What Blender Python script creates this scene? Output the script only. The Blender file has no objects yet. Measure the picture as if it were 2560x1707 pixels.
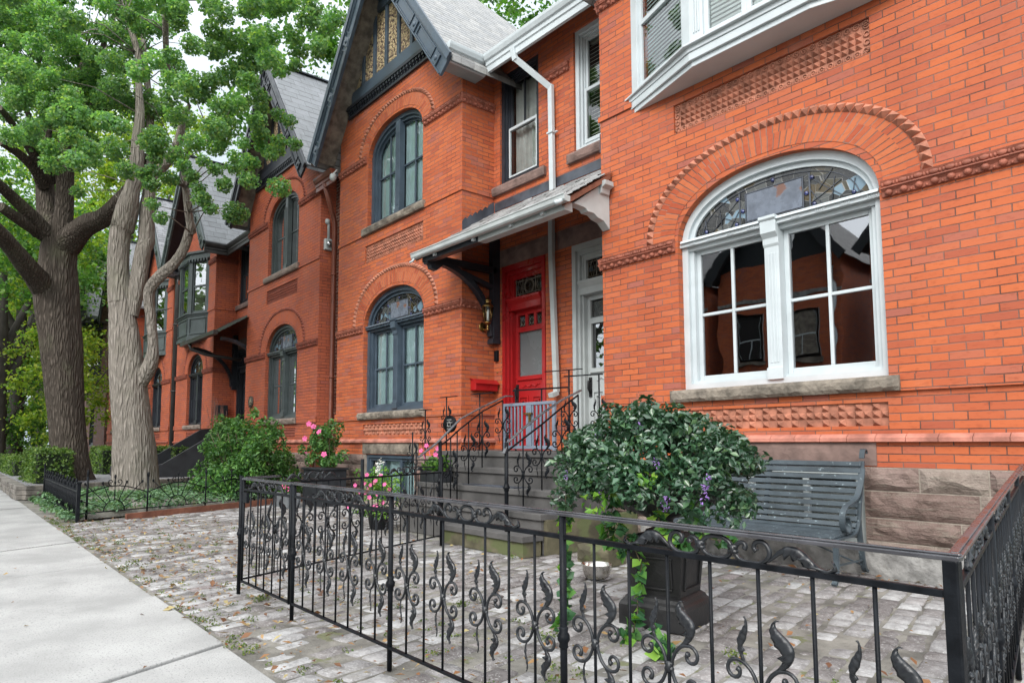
import bpy, bmesh, math, random
import numpy as np
from mathutils import Vector, Matrix
from mathutils.geometry import tessellate_polygon

SC = bpy.context.scene
COL = SC.collection
R = math.radians
PI = math.pi
random.seed(11)
rng = np.random.default_rng(11)

# ------------------------------------------------------------------ camera
YAW, PITCH = 0.678034, 0.086485          # forward measured from -X towards +Y, and upward
cam = bpy.data.cameras.new("camera")
cam.sensor_width = 36.0
cam.lens = 24.0
cam.shift_x = 60.0 / 2560.0
cam.shift_y = (960.0 - 853.5) / 2560.0
cam.clip_start = 0.05
cam.clip_end = 600.0
co = bpy.data.objects.new("camera", cam)
COL.objects.link(co)
co.location = (0, 0, 1.15)
_fh = Vector((-math.cos(YAW), math.sin(YAW), 0))
_r = Vector((math.sin(YAW), math.cos(YAW), 0))
_f = _fh * math.cos(PITCH) + Vector((0, 0, 1)) * math.sin(PITCH)
_u = -_fh * math.sin(PITCH) + Vector((0, 0, 1)) * math.cos(PITCH)
co.rotation_euler = Matrix((_r, _u, -_f)).transposed().to_euler()
SC.camera = co

# ------------------------------------------------------------------ light
SUN_EL, SUN_AZ = R(37), R(152)           # overcast: one broad soft sun high over the street
world = bpy.data.worlds.new("World")
SC.world = world
world.use_nodes = True
wn, wl = world.node_tree.nodes, world.node_tree.links
wn.clear()
w_out = wn.new("ShaderNodeOutputWorld")
w_bg = wn.new("ShaderNodeBackground")
w_sky = wn.new("ShaderNodeTexSky")
w_sky.sky_type = 'NISHITA'
w_sky.sun_disc = False
w_sky.sun_elevation = SUN_EL
w_sky.sun_rotation = SUN_AZ
w_sky.air_density = 1.0
w_sky.dust_density = 3.0
# thin bright cloud cover mixed over the clear sky
w_tc = wn.new("ShaderNodeTexCoord")
w_no = wn.new("ShaderNodeTexNoise")
w_no.inputs["Scale"].default_value = 2.2
w_no.inputs["Detail"].default_value = 5
w_rmp = wn.new("ShaderNodeMapRange")
w_rmp.inputs[1].default_value = 0.3
w_rmp.inputs[2].default_value = 0.7
w_rmp.inputs[3].default_value = 0.72
w_rmp.inputs[4].default_value = 0.97
w_mix = wn.new("ShaderNodeMix")
w_mix.data_type = 'RGBA'
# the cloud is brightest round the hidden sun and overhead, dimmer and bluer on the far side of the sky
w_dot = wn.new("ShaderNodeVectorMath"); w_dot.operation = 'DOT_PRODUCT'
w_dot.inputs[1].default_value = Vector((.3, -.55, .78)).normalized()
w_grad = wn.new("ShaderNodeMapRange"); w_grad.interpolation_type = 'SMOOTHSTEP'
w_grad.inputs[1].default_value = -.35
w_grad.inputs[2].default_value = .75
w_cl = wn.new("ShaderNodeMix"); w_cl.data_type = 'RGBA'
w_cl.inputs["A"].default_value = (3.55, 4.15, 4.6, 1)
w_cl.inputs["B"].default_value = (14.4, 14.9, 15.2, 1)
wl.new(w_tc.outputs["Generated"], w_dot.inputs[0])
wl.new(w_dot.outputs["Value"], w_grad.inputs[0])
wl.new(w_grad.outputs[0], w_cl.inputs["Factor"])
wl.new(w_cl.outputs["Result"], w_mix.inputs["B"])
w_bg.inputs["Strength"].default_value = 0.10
wl.new(w_tc.outputs["Generated"], w_no.inputs["Vector"])
wl.new(w_no.outputs["Fac"], w_rmp.inputs[0])
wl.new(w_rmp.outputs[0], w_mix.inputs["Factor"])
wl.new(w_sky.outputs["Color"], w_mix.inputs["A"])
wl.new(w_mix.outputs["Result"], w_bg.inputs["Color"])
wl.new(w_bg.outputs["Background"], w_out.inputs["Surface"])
sl = bpy.data.lights.new("sun", 'SUN')
sl.energy = 1.3
sl.angle = R(24)
sl.color = (1.0, 0.965, 0.92)
so = bpy.data.objects.new("sun", sl)
COL.objects.link(so)
_d = Vector((math.sin(SUN_AZ) * math.cos(SUN_EL), math.cos(SUN_AZ) * math.cos(SUN_EL), math.sin(SUN_EL)))
so.rotation_euler = _d.to_track_quat('Z', 'Y').to_euler()
so.location = (0, -12, 20)

SC.view_settings.view_transform = 'Standard'
SC.view_settings.look = 'None'
SC.view_settings.exposure = 1.0
SC.view_settings.gamma = 1.0
SC.view_settings.use_curve_mapping = False
SC.cycles.use_denoising = True
SC.cycles.max_bounces = 8
SC.cycles.transparent_max_bounces = 16
SC.cycles.caustics_reflective = False
SC.cycles.caustics_refractive = False

# ------------------------------------------------------------------ materials
class NT:
    def __init__(s, name):
        s.m = bpy.data.materials.new(name)
        s.m.use_nodes = True
        s.t = s.m.node_tree
        s.t.nodes.clear()
        s.out = s.t.nodes.new("ShaderNodeOutputMaterial")
    def n(s, typ, _set=None, **inp):
        nd = s.t.nodes.new("ShaderNode" + typ)
        if _set:
            for k, v in _set.items():
                setattr(nd, k, v)
        for k, v in inp.items():
            key = int(k[1:]) if k[0] == 'i' and k[1:].isdigit() else k.replace('_', ' ')
            s.put(nd.inputs[key], v)
        return nd
    def put(s, sock, v):
        if isinstance(v, bpy.types.NodeSocket):
            s.t.links.new(v, sock)
        elif isinstance(v, (tuple, list)) and len(v) == 3 and sock.type == 'RGBA':
            sock.default_value = (*v, 1)
        else:
            sock.default_value = v
    def math(s, op, a, b=0.0, c=0.0):
        return s.n("Math", {'operation': op}, i0=a, i1=b, i2=c).outputs[0]
    def mix(s, f, a, b, mode='MIX'):
        nd = s.n("Mix", {'data_type': 'RGBA', 'blend_type': mode})
        s.put(nd.inputs["Factor"], f); s.put(nd.inputs["A"], a); s.put(nd.inputs["B"], b)
        return nd.outputs["Result"]
    def ramp(s, f, stops, interp='LINEAR'):
        nd = s.n("ValToRGB", Fac=f)
        cr = nd.color_ramp
        cr.interpolation = interp
        while len(cr.elements) < len(stops):
            cr.elements.new(0.5)
        for e, (p, c) in zip(cr.elements, stops):
            e.position = p
            e.color = (*c, 1)
        return nd.outputs["Color"]
    def noise(s, vec, scale, detail=4, rough=.55):
        return s.n("TexNoise", Vector=vec, Scale=scale, Detail=detail, Roughness=rough).outputs["Fac"]
    def smooth(s, v, lo, hi, a=0.0, b=1.0):
        nd = s.n("MapRange", {'interpolation_type': 'SMOOTHSTEP'}, i0=v, i1=lo, i2=hi, i3=a, i4=b)
        return nd.outputs[0]
    def bump(s, h, dist=.01, strength=1.0, normal=None):
        nd = s.n("Bump", Height=h, Distance=dist, Strength=strength)
        if normal is not None:
            s.put(nd.inputs["Normal"], normal)
        return nd.outputs["Normal"]
    def surf(s, sh):
        s.t.links.new(sh, s.out.inputs["Surface"])
        return s.m
    def pbr(s, color, rough=.6, normal=None, metal=0.0, spec=.5, **kw):
        nd = s.n("BsdfPrincipled")
        s.put(nd.inputs["Base Color"], color)
        s.put(nd.inputs["Roughness"], rough)
        nd.inputs["Metallic"].default_value = metal
        nd.inputs["Specular IOR Level"].default_value = spec
        if normal is not None:
            s.put(nd.inputs["Normal"], normal)
        for k, v in kw.items():
            s.put(nd.inputs[k.replace('_', ' ')], v)
        return nd.outputs["BSDF"]

def plain(name, c, rough=.55, var=.18, scale=6.0, bump=.0, bscale=60.0, metal=0.0, spec=.4, speck=None, coat=0.0):
    t = NT(name)
    tc = t.n("TexCoord").outputs["Object"]
    n1 = t.noise(tc, scale, 5)
    k = t.smooth(n1, .3, .7, 1 - var, 1 + var * .6)
    colr = t.mix(1.0, c, t.n("CombineColor", Red=k, Green=k, Blue=k).outputs[0], 'MULTIPLY')
    if speck:
        n3 = t.noise(tc, speck[1], 3)
        colr = t.mix(t.smooth(n3, speck[2], speck[2] + .06), colr, speck[0])
    nrm = None
    if bump:
        nrm = t.bump(t.noise(tc, bscale, 4), bump)
    rr = t.smooth(n1, .3, .7, max(.02, rough - .08), min(1, rough + .08))
    kw = {'Coat_Weight': coat} if coat else {}
    return t.surf(t.pbr(colr, rr, nrm, metal, spec, **kw))

def brick(name, tones, mortar, L=.248, Hc=.0705, joint=.0065, soot=.25, stretch=False):
    t = NT(name)
    uv = t.n("UVMap").outputs[0]
    tc = t.n("TexCoord").outputs["Object"]
    sx = t.n("SeparateXYZ", Vector=uv)
    wob = t.math('MULTIPLY', t.math('SUBTRACT', t.noise(tc, 3.0, 2), .5), .007)
    v = t.math('DIVIDE', t.math('ADD', sx.outputs[1], wob), Hc)
    row = t.math('FLOOR', v)
    fv = t.math('SUBTRACT', v, row)
    half = t.math('MULTIPLY', t.math('MODULO', t.math('ABSOLUTE', row), 2.0), .5)
    rj = t.n("TexWhiteNoise", {'noise_dimensions': '1D'}, W=row).outputs[0]
    half = t.math('ADD', half, t.math('MULTIPLY', t.math('SUBTRACT', rj, .5), .12))
    u = t.math('ADD', t.math('DIVIDE', sx.outputs[0], L), half)
    colm = t.math('FLOOR', u)
    fu = t.math('SUBTRACT', u, colm)
    cv = t.n("CombineXYZ", X=colm, Y=row).outputs[0]
    wn_ = t.n("TexWhiteNoise", {'noise_dimensions': '2D'}, Vector=cv)
    du = t.math('MULTIPLY', t.math('MINIMUM', fu, t.math('SUBTRACT', 1.0, fu)), L)
    dv = t.math('MULTIPLY', t.math('MINIMUM', fv, t.math('SUBTRACT', 1.0, fv)), Hc)
    d = t.math('MINIMUM', du, dv)
    edge = t.math('MULTIPLY', t.math('SUBTRACT', t.noise(tc, 55.0, 3), .5), .006)
    d = t.math('ADD', d, edge)
    face = t.smooth(d, joint * .45, joint * .95)
    base = t.ramp(wn_.outputs[0], tones)
    # streaks of darker burn inside single bricks, wide soot patches across the wall
    sv = t.n("Mapping", Vector=tc)
    sv.inputs["Scale"].default_value = (9, 9, 22)
    b2 = t.noise(sv.outputs[0], 1.6, 5)
    base = t.mix(t.smooth(b2, .5, .78, 0, .55), base, t.mix(1.0, base, (.55, .46, .46), 'MULTIPLY'))
    lg = t.noise(tc, .55, 4)
    base = t.mix(t.smooth(lg, .46, .72, 0, soot), base, t.mix(1.0, base, (.5, .42, .4), 'MULTIPLY'))
    pale = t.noise(tc, 1.7, 6, .7)
    base = t.mix(t.smooth(pale, .55, .82, 0, .35), base, (.52, .25, .16))
    mcol = t.mix(t.smooth(t.noise(tc, 2.3, 3), .4, .65), mortar, tuple(c * .45 for c in mortar))
    col = t.mix(face, mcol, base)
    h = t.math('ADD', t.math('MULTIPLY', face, 1.0), t.math('MULTIPLY', t.noise(tc, 70.0, 4), .30))
    h = t.math('ADD', h, t.math('MULTIPLY', wn_.outputs[0], .35))
    return t.surf(t.pbr(col, t.smooth(wn_.outputs[0], 0, 1, .62, .85), t.bump(h, .004, .8), spec=.3))

TONES_BRIGHT = [(0, (.34, .082, .042)), (.15, (.40, .093, .038)), (.45, (.45, .11, .041)), (.75, (.485, .125, .046)), (.93, (.39, .115, .066)), (1, (.33, .105, .075))]
TONES_DEEP = [(0, (.34, .088, .05)), (.5, (.43, .106, .052)), (.85, (.46, .118, .055)), (1, (.34, .098, .07))]
TONES_DARK = [(0, (.09, .028, .02)), (1, (.17, .05, .035))]
TONES_BROWN = [(0, (.10, .05, .04)), (.5, (.14, .065, .05)), (1, (.18, .09, .075))]
M = {}
M['brick'] = brick('orange_red_brick', TONES_BRIGHT, (.21, .105, .08))
M['iron_leaf'] = plain('worn_black_iron_leaf', (.012, .0145, .018), .34, .4, 14, .0012, 90, spec=.5)
M['brick_deep'] = brick('deep_red_brick', TONES_DEEP, (.16, .06, .04), soot=.4)
M['brick_dark'] = brick('dark_common_brick', TONES_DARK, (.4, .33, .27), L=.225, Hc=.076, joint=.011)
M['brick_brown'] = brick('brown_brick', TONES_BROWN, (.2, .15, .13))
M['brick_arch'] = brick('arch_brick', [(0, (.36, .07, .027)), (.5, (.44, .11, .042)), (1, (.47, .135, .056))], (.27, .15, .115), L=.5, Hc=.0705, joint=.008)
M['brick_arch_deep'] = brick('arch_brick_deep', [(0, (.36, .088, .046)), (.5, (.43, .105, .05)), (1, (.45, .115, .054))], (.17, .06, .04), L=.5, Hc=.0705, joint=.007)
M['terracotta'] = plain('terracotta', (.30, .098, .062), .7, .3, 9, .003, 80)
M['terracotta_deep'] = plain('dark_terracotta', (.25, .07, .045), .75, .3, 9, .003, 80)
M['terra_pale'] = plain('worn_terracotta', (.40, .165, .105), .75, .4, 7, .003, 70)
M['chamfer'] = plain('chamfered_belt_brick', (.42, .17, .125), .75, .4, 5, .003, 60)
M['sandstone'] = plain('brown_sandstone', (.215, .155, .135), .92, .5, 4, .012, 28)
M['greystone'] = plain('grey_weathered_stone', (.19, .165, .135), .9, .5, 6, .012, 26)
M['lintel'] = plain('purple_brown_stone', (.185, .125, .108), .9, .35, 5, .006, 20)
M['limestone'] = plain('pale_footing_stone', (.26, .255, .245), .95, .4, 8, .012, 30)
M['mortar'] = plain('stone_mortar', (.3, .26, .22), .95, .2, 12)
M['white_paint'] = plain('white_paint', (.49, .54, .56), .42, .08, 3, .0008, 40)
M['grey_paint'] = plain('pale_grey_paint', (.42, .455, .455), .45, .12, 3, .001, 40)
M['slate_paint'] = plain('slate_blue_paint', (.055, .078, .105), .38, .22, 4, .0008, 40)
M['black_paint'] = plain('blue_black_paint', (.022, .026, .034), .4, .3, 4, .0008, 40)
M['green_black'] = plain('grey_green_paint', (.062, .078, .08), .42, .25, 4, .0008, 40)
M['red_paint'] = plain('red_door_paint', (.33, .011, .013), .32, .14, 3, .0006, 30, coat=.2)
M['iron'] = plain('black_painted_iron', (.0075, .009, .0115), .42, .4, 14, .0012, 90, spec=.12)
M['iron_rust'] = plain('rusty_iron', (.07, .045, .035), .7, .5, 8, .001, 90)
M['rail_worn'] = plain('worn_iron_rail', (.055, .056, .064), .28, .4, 7, .001, 60, spec=.7, speck=((.07, .03, .028), 5, .62))
M['rail_bright'] = plain('polished_worn_rail', (.075, .077, .085), .22, .4, 7, .001, 60, spec=.9)
M['steel'] = plain('brushed_steel', (.62, .6, .56), .28, .1, 20, metal=1.0)
M['brass'] = plain('old_brass', (.38, .25, .09), .35, .3, 20, metal=1.0)
M['bluegrey_gate'] = plain('blue_grey_gate_paint', (.17, .205, .26), .45, .15, 5)
M['step_stone'] = plain('dark_step_stone', (.088, .085, .083), .8, .3, 3, .003, 35, speck=((.24, .23, .22), 3.5, .68))
M['moss_stone'] = plain('mossy_stone', (.11, .10, .062), .95, .5, 3, .006, 20, speck=((.1, .115, .05), 2.6, .5))
M['concrete'] = plain('sidewalk_concrete', (.345, .344, .338), .92, .2, 1.6, .003, 110, speck=((.25, .25, .245), 75, .57))
M['asphalt'] = plain('asphalt', (.05, .05, .052), .9, .2, 3, .004, 90)
M['soil'] = plain('joint_soil', (.185, .175, .155), 1, .5, 3, .01, 40, speck=((.13, .135, .075), 5, .6))
M['ground'] = plain('earth', (.10, .095, .06), 1, .4, 1.2, .02, 20, speck=((.05, .075, .025), 3, .5))
M['gravel'] = plain('grey_gravel', (.2, .2, .21), .95, .4, 25, .02, 45, speck=((.36, .36, .37), 60, .55))
M['gutter_brown'] = plain('brown_gutter', (.16, .045, .025), .4, .25, 6)
M['gutter_dark'] = plain('dark_gutter', (.035, .033, .032), .4, .3, 6)
M['lead_flash'] = plain('lead_flashing', (.06, .068, .085), .42, .5, 3, .004, 6)
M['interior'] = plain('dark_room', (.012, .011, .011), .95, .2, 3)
M['curtain'] = plain('pale_teal_curtain', (.58, .80, .82), .9, .1, 3)
M['curtain_white'] = plain('white_lace_curtain', (.62, .63, .60), .95, .15, 6)
M['sheer'] = plain('white_roller_blind', (.82, .83, .80), .9, .04, 3)
M['blind'] = plain('cream_blind_slat', (.74, .74, .66), .6, .1, 4)
M['blind_green'] = plain('grey_green_blind_slat', (.72, .80, .76), .6, .1, 4)
M['wood_brown'] = plain('timber_edging', (.2, .08, .05), .8, .4, 5)
M['cast_black'] = plain('black_cast_iron', (.008, .008, .009), .5, .5, 6, .003, 30, spec=.5, speck=((.05, .045, .035), 3, .66))
M['bench_paint'] = plain('grey_green_bench_paint', (.05, .066, .078), .45, .25, 5, .0015, 60, speck=((.2, .25, .27), 26, .64))
M['bulb'] = plain('white_lamp_glass', (.8, .8, .76), .2, .05, 5)
M['slatebox'] = plain('dark_planter', (.02, .022, .026), .55, .3, 5)
M['greybox'] = plain('grey_planter', (.13, .14, .15), .7, .25, 5)
M['petal_pink'] = plain('pink_petal', (.66, .11, .30), .6, .25, 20)
M['petal_violet'] = plain('violet_petal', (.42, .24, .66), .6, .3, 20)
M['petal_white'] = plain('white_petal', (.78, .78, .72), .6, .15, 20)

def glass(name, tint=(.86, .93, .93), refl=1.5, rough=.015):
    t = NT(name)
    tc = t.n("TexCoord").outputs["Object"]
    nrm = t.bump(t.noise(tc, 1.6, 2), .006, .35)
    fr = t.n("Fresnel", IOR=1.5, Normal=nrm).outputs[0]
    fac = t.math('MINIMUM', t.math('ADD', t.math('MULTIPLY', fr, refl), .02), 1.0)
    g = t.n("BsdfGlossy", Color=(.95, .97, 1), Roughness=rough, Normal=nrm).outputs[0]
    tr = t.n("BsdfTransparent", Color=tint).outputs[0]
    ms = t.n("MixShader", Fac=fac)
    t.t.links.new(tr, ms.inputs[1]); t.t.links.new(g, ms.inputs[2])
    return t.surf(ms.outputs[0])
M['glass'] = glass('window_glass', (.93, .97, .97), refl=1.2)
M['glass_dark'] = glass('reflective_window_glass', (.6, .6, .6), 6.0)
M['frost'] = plain('frosted_glass', (.13, .15, .155), .25, .1, 2, spec=.6)

def stained(name, cells=13.0, dark=.5):
    t = NT(name)
    tc = t.n("TexCoord").outputs["Object"]
    mp = t.n("Mapping", Vector=tc)
    mp.inputs["Scale"].default_value = (1, 0.001, 1.25)
    e = t.n("TexVoronoi", {'feature': 'DISTANCE_TO_EDGE'}, Vector=mp.outputs[0], Scale=cells, Randomness=.75)
    c = t.n("TexVoronoi", Vector=mp.outputs[0], Scale=cells, Randomness=.75)
    sep = t.n("SeparateColor", Color=c.outputs["Color"])
    colr = t.ramp(sep.outputs[0], [(0, (.008, .009, .008)), (.3, (.035, .03, .010)), (.48, (.012, .012, .011)), (.64, (.06, .065, .062)), (.78, (.05, .034, .008)), (.9, (.14, .22, .28)), (1, (.01, .012, .05))], 'CONSTANT')
    lead = t.smooth(e.outputs[0], .006, .016, .75, 0)
    colr = t.mix(lead, t.mix(1.0, colr, (dark, dark, dark), 'MULTIPLY') if dark < 1 else colr, (.2, .2, .19))
    h = t.math('ADD', lead, t.math('MULTIPLY', t.noise(tc, 60, 3), .4))
    return t.surf(t.pbr(colr, .12, t.bump(h, .003, .6), spec=.6))
M['stained'] = stained('leaded_coloured_glass', 6.5, 1.0)
M['stained_dark'] = stained('dark_leaded_glass', 12.0, .3)
M['opal'] = plain('painted_opal_glass', (.12, .14, .175), .25, .25, 9, .001, 30, speck=((.15, .08, .06), 4.5, .57))

def stonemat(name, tones):
    t = NT(name)
    g = t.n("NewGeometry")
    tc = t.n("TexCoord").outputs["Object"]
    colr = t.ramp(g.outputs["Random Per Island"], tones)
    n = t.noise(tc, 7, 7, .65)
    mp = t.n("Mapping", Vector=tc)
    mp.inputs["Scale"].default_value = (4, 4, 26)
    bed = t.noise(mp.outputs[0], 1.6, 5)
    colr = t.mix(t.smooth(n, .42, .66, 0, .7), colr, t.mix(1.0, colr, (.62, .6, .58), 'MULTIPLY'))
    colr = t.mix(t.smooth(bed, .5, .72, 0, .4), colr, (.25, .235, .19))
    h = t.math('ADD', t.math('MULTIPLY', bed, .7), t.math('ADD', n, t.math('MULTIPLY', t.noise(tc, 55, 4), .45)))
    return t.surf(t.pbr(colr, .95, t.bump(h, .022, 1.0), spec=.2))
M['sandstone'] = stonemat('brown_sandstone', [(0, (.15, .105, .09)), (.35, (.225, .165, .145)), (.7, (.26, .215, .185)), (1, (.20, .125, .11))])
def slates(name, c0, c1, W=.3, Hc=.2, line=.012, rough=.42):
    t = NT(name)
    uv = t.n("UVMap").outputs[0]
    tc = t.n("TexCoord").outputs["Object"]
    sx = t.n("SeparateXYZ", Vector=uv)
    v = t.math('DIVIDE', sx.outputs[1], Hc)
    row = t.math('FLOOR', v)
    fv = t.math('SUBTRACT', v, row)
    rj = t.n("TexWhiteNoise", {'noise_dimensions': '1D'}, W=row).outputs[0]
    u = t.math('ADD', t.math('DIVIDE', sx.outputs[0], W), t.math('ADD', t.math('MULTIPLY', t.math('MODULO', t.math('ABSOLUTE', row), 2.0), .5), t.math('MULTIPLY', rj, .3)))
    cm = t.math('FLOOR', u)
    fu = t.math('SUBTRACT', u, cm)
    r = t.n("TexWhiteNoise", {'noise_dimensions': '2D'}, Vector=t.n("CombineXYZ", X=cm, Y=row).outputs[0]).outputs[0]
    colr = t.mix(r, c0, c1)
    colr = t.mix(t.smooth(t.noise(tc, 5, 5), .42, .7, 0, .5), colr, t.mix(1.0, colr, (.5, .5, .48), 'MULTIPLY'))
    cut = t.math('ADD', fv, t.math('MULTIPLY', t.math('SUBTRACT', r, .5), .12))
    low = t.smooth(t.math('MULTIPLY', cut, Hc), 0, line)
    du = t.math('MULTIPLY', t.math('MINIMUM', fu, t.math('SUBTRACT', 1.0, fu)), W)
    ln = t.math('MULTIPLY', low, t.smooth(du, .001, .005))
    colr = t.mix(ln, (.02, .02, .022), colr)
    h = t.math('ADD', t.math('MULTIPLY', t.math('SUBTRACT', 1.0, fv), .7), t.math('ADD', t.math('MULTIPLY', ln, .5), t.math('MULTIPLY', t.math('ADD', r, t.noise(tc, 30, 3)), .3)))
    return t.surf(t.pbr(colr, t.smooth(r, 0, 1, rough - .1, rough + .15), t.bump(h, .012, .8), spec=.6))
M['slate'] = slates('grey_slates', (.10, .11, .12), (.19, .20, .215), .36, .24, .022)
M['shingle'] = slates('pale_weathered_shingles', (.20, .20, .20), (.33, .328, .32), .26, .115, .03)
M['shingle_dark'] = slates('grey_shingles', (.15, .155, .17), (.26, .265, .285), .24, .13, .016)

def roughcast(name):
    t = NT(name)
    tc = t.n("TexCoord").outputs["Object"]
    vo = t.n("TexVoronoi", Vector=tc, Scale=26.0)
    sep = t.n("SeparateColor", Color=vo.outputs["Color"])
    colr = t.ramp(sep.outputs[0], [(0, (.30, .22, .13)), (.45, (.44, .35, .2)), (.75, (.16, .11, .08)), (1, (.06, .045, .04))])
    h = t.math('SUBTRACT', 1.0, vo.outputs["Distance"])
    return t.surf(t.pbr(colr, .9, t.bump(h, .03, 1.0)))
M['roughcast'] = roughcast('pebbled_roughcast')

def bark(name, c0, c1, sc=1.0):
    t = NT(name)
    tc = t.n("TexCoord").outputs["Object"]
    mp = t.n("Mapping", Vector=tc)
    mp.inputs["Scale"].default_value = (17 * sc, 17 * sc, 2.6 * sc)
    no = t.noise(mp.outputs[0], 2.3, 8, .62)
    vo = t.n("TexVoronoi", {'feature': 'DISTANCE_TO_EDGE'}, Vector=t.mix(.30, mp.outputs[0], t.n("TexNoise", Vector=mp.outputs[0], Scale=.5, Detail=4.0).outputs["Color"]), Scale=1.5)
    fis = t.smooth(vo.outputs[0], .0, .34)
    k = t.math('MULTIPLY', t.math('ADD', t.math('MULTIPLY', fis, .7), .3), t.smooth(no, .25, .75, .35, 1))
    colr = t.mix(k, c0, c1)
    colr = t.mix(t.smooth(t.noise(tc, 1.1, 3), .52, .7, 0, .35), colr, (.15, .16, .10))
    h = t.math('ADD', t.math('MULTIPLY', fis, .9), t.math('MULTIPLY', no, .8))
    return t.surf(t.pbr(colr, .95, t.bump(h, .035, 1.0), spec=.15))
M['bark_pale'] = bark('pale_grey_bark', (.20, .18, .155), (.38, .345, .305), .9)
M['bark_dark'] = bark('dark_furrowed_bark', (.045, .037, .03), (.165, .14, .118), 1.0)
M['bark_far'] = plain('far_bark', (.05, .045, .04), .95, .3, 3)

def leafmat(name, stops, transl=.35, rough=.45, spec=.4):
    t = NT(name)
    g = t.n("NewGeometry")
    colr = t.ramp(g.outputs["Random Per Island"], stops)
    tc = t.n("TexCoord").outputs["Object"]
    big = t.noise(tc, .8, 3)
    k = t.smooth(big, .3, .7, .72, 1.2)
    colr = t.mix(1.0, colr, t.n("CombineColor", Red=k, Green=k, Blue=k).outputs[0], 'MULTIPLY')
    p = t.pbr(colr, rough, spec=spec)
    tl = t.n("BsdfTranslucent", Color=t.mix(1.0, colr, (1.5, 1.6, .7), 'MULTIPLY')).outputs[0]
    ms = t.n("MixShader", Fac=transl)
    t.t.links.new(p, ms.inputs[1]); t.t.links.new(tl, ms.inputs[2])
    return t.surf(ms.outputs[0])
M['leaf_ginkgo'] = leafmat('ginkgo_leaf', [(0, (.10, .22, .11)), (.4, (.15, .30, .13)), (.8, (.20, .36, .13)), (1, (.33, .46, .12))], .5, .38, .5)
M['leaf_dark'] = leafmat('dark_crown_leaf', [(0, (.045, .13, .05)), (.5, (.085, .20, .06)), (1, (.18, .32, .06))], .5)
M['leaf_yellow'] = leafmat('sunlit_maple_leaf', [(0, (.10, .20, .03)), (.5, (.19, .30, .04)), (1, (.32, .36, .05))], .55)
M['leaf_mid'] = leafmat('mid_green_leaf', [(0, (.04, .12, .025)), (.5, (.08, .20, .04)), (1, (.15, .28, .05))], .45)
M['leaf_hedge'] = leafmat('box_hedge_leaf', [(0, (.045, .10, .02)), (.5, (.09, .17, .035)), (1, (.18, .26, .055))], .3)
M['leaf_shrub'] = leafmat('shrub_leaf', [(0, (.035, .10, .03)), (.5, (.075, .19, .05)), (1, (.15, .29, .07))], .32)
M['leaf_urn'] = leafmat('dark_glossy_leaf', [(0, (.018, .052, .027)), (.5, (.034, .088, .046)), (.85, (.055, .125, .062)), (1, (.10, .18, .075))], .15, .3, .8)
M['leaf_ivy'] = leafmat('bright_ivy_leaf', [(0, (.05, .15, .03)), (.5, (.12, .28, .04)), (1, (.25, .42, .06))], .35)
M['leaf_ivy_dark'] = leafmat('dark_ivy_leaf', [(0, (.02, .07, .03)), (.6, (.04, .12, .04)), (1, (.1, .24, .05))], .25)
M['leaf_cover'] = leafmat('ground_cover_leaf', [(0, (.055, .125, .065)), (.5, (.12, .235, .12)), (1, (.21, .33, .18))], .25)
M['weed'] = leafmat('olive_weed_leaf', [(0, (.05, .09, .025)), (.5, (.10, .15, .035)), (1, (.2, .22, .06))], .3)
M['leaf_fall'] = leafmat('fallen_leaf', [(0, (.10, .045, .025)), (.4, (.22, .10, .04)), (.75, (.30, .2, .09)), (1, (.34, .29, .13))], .1)
M['stem'] = plain('plant_stem', (.09, .07, .04), .8, .3, 10)

def settmat():
    t = NT('stone_setts')
    g = t.n("NewGeometry")
    colr = t.ramp(g.outputs["Random Per Island"], [(0, (.155, .142, .14)), (.3, (.215, .20, .196)), (.62, (.29, .282, .282)), (.8, (.34, .335, .335)), (.95, (.41, .41, .41)), (1, (.22, .188, .185))])
    tc = t.n("TexCoord").outputs["Object"]
    n = t.noise(tc, 14, 6, .65)
    colr = t.mix(t.smooth(n, .38, .66, 0, .75), colr, t.mix(1.0, colr, (.55, .53, .52), 'MULTIPLY'))
    colr = t.mix(t.smooth(t.noise(tc, 70, 3), .56, .66, 0, .35), colr, (.56, .56, .55))
    colr = t.mix(t.smooth(t.noise(tc, 1.3, 4), .58, .75, 0, .25), colr, (.2, .2, .14))
    h = t.math('ADD', n, t.math('MULTIPLY', t.noise(tc, 60, 4), .5))
    return t.surf(t.pbr(colr, .88, t.bump(h, .012, .9), spec=.25))
M['sett'] = settmat()

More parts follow.
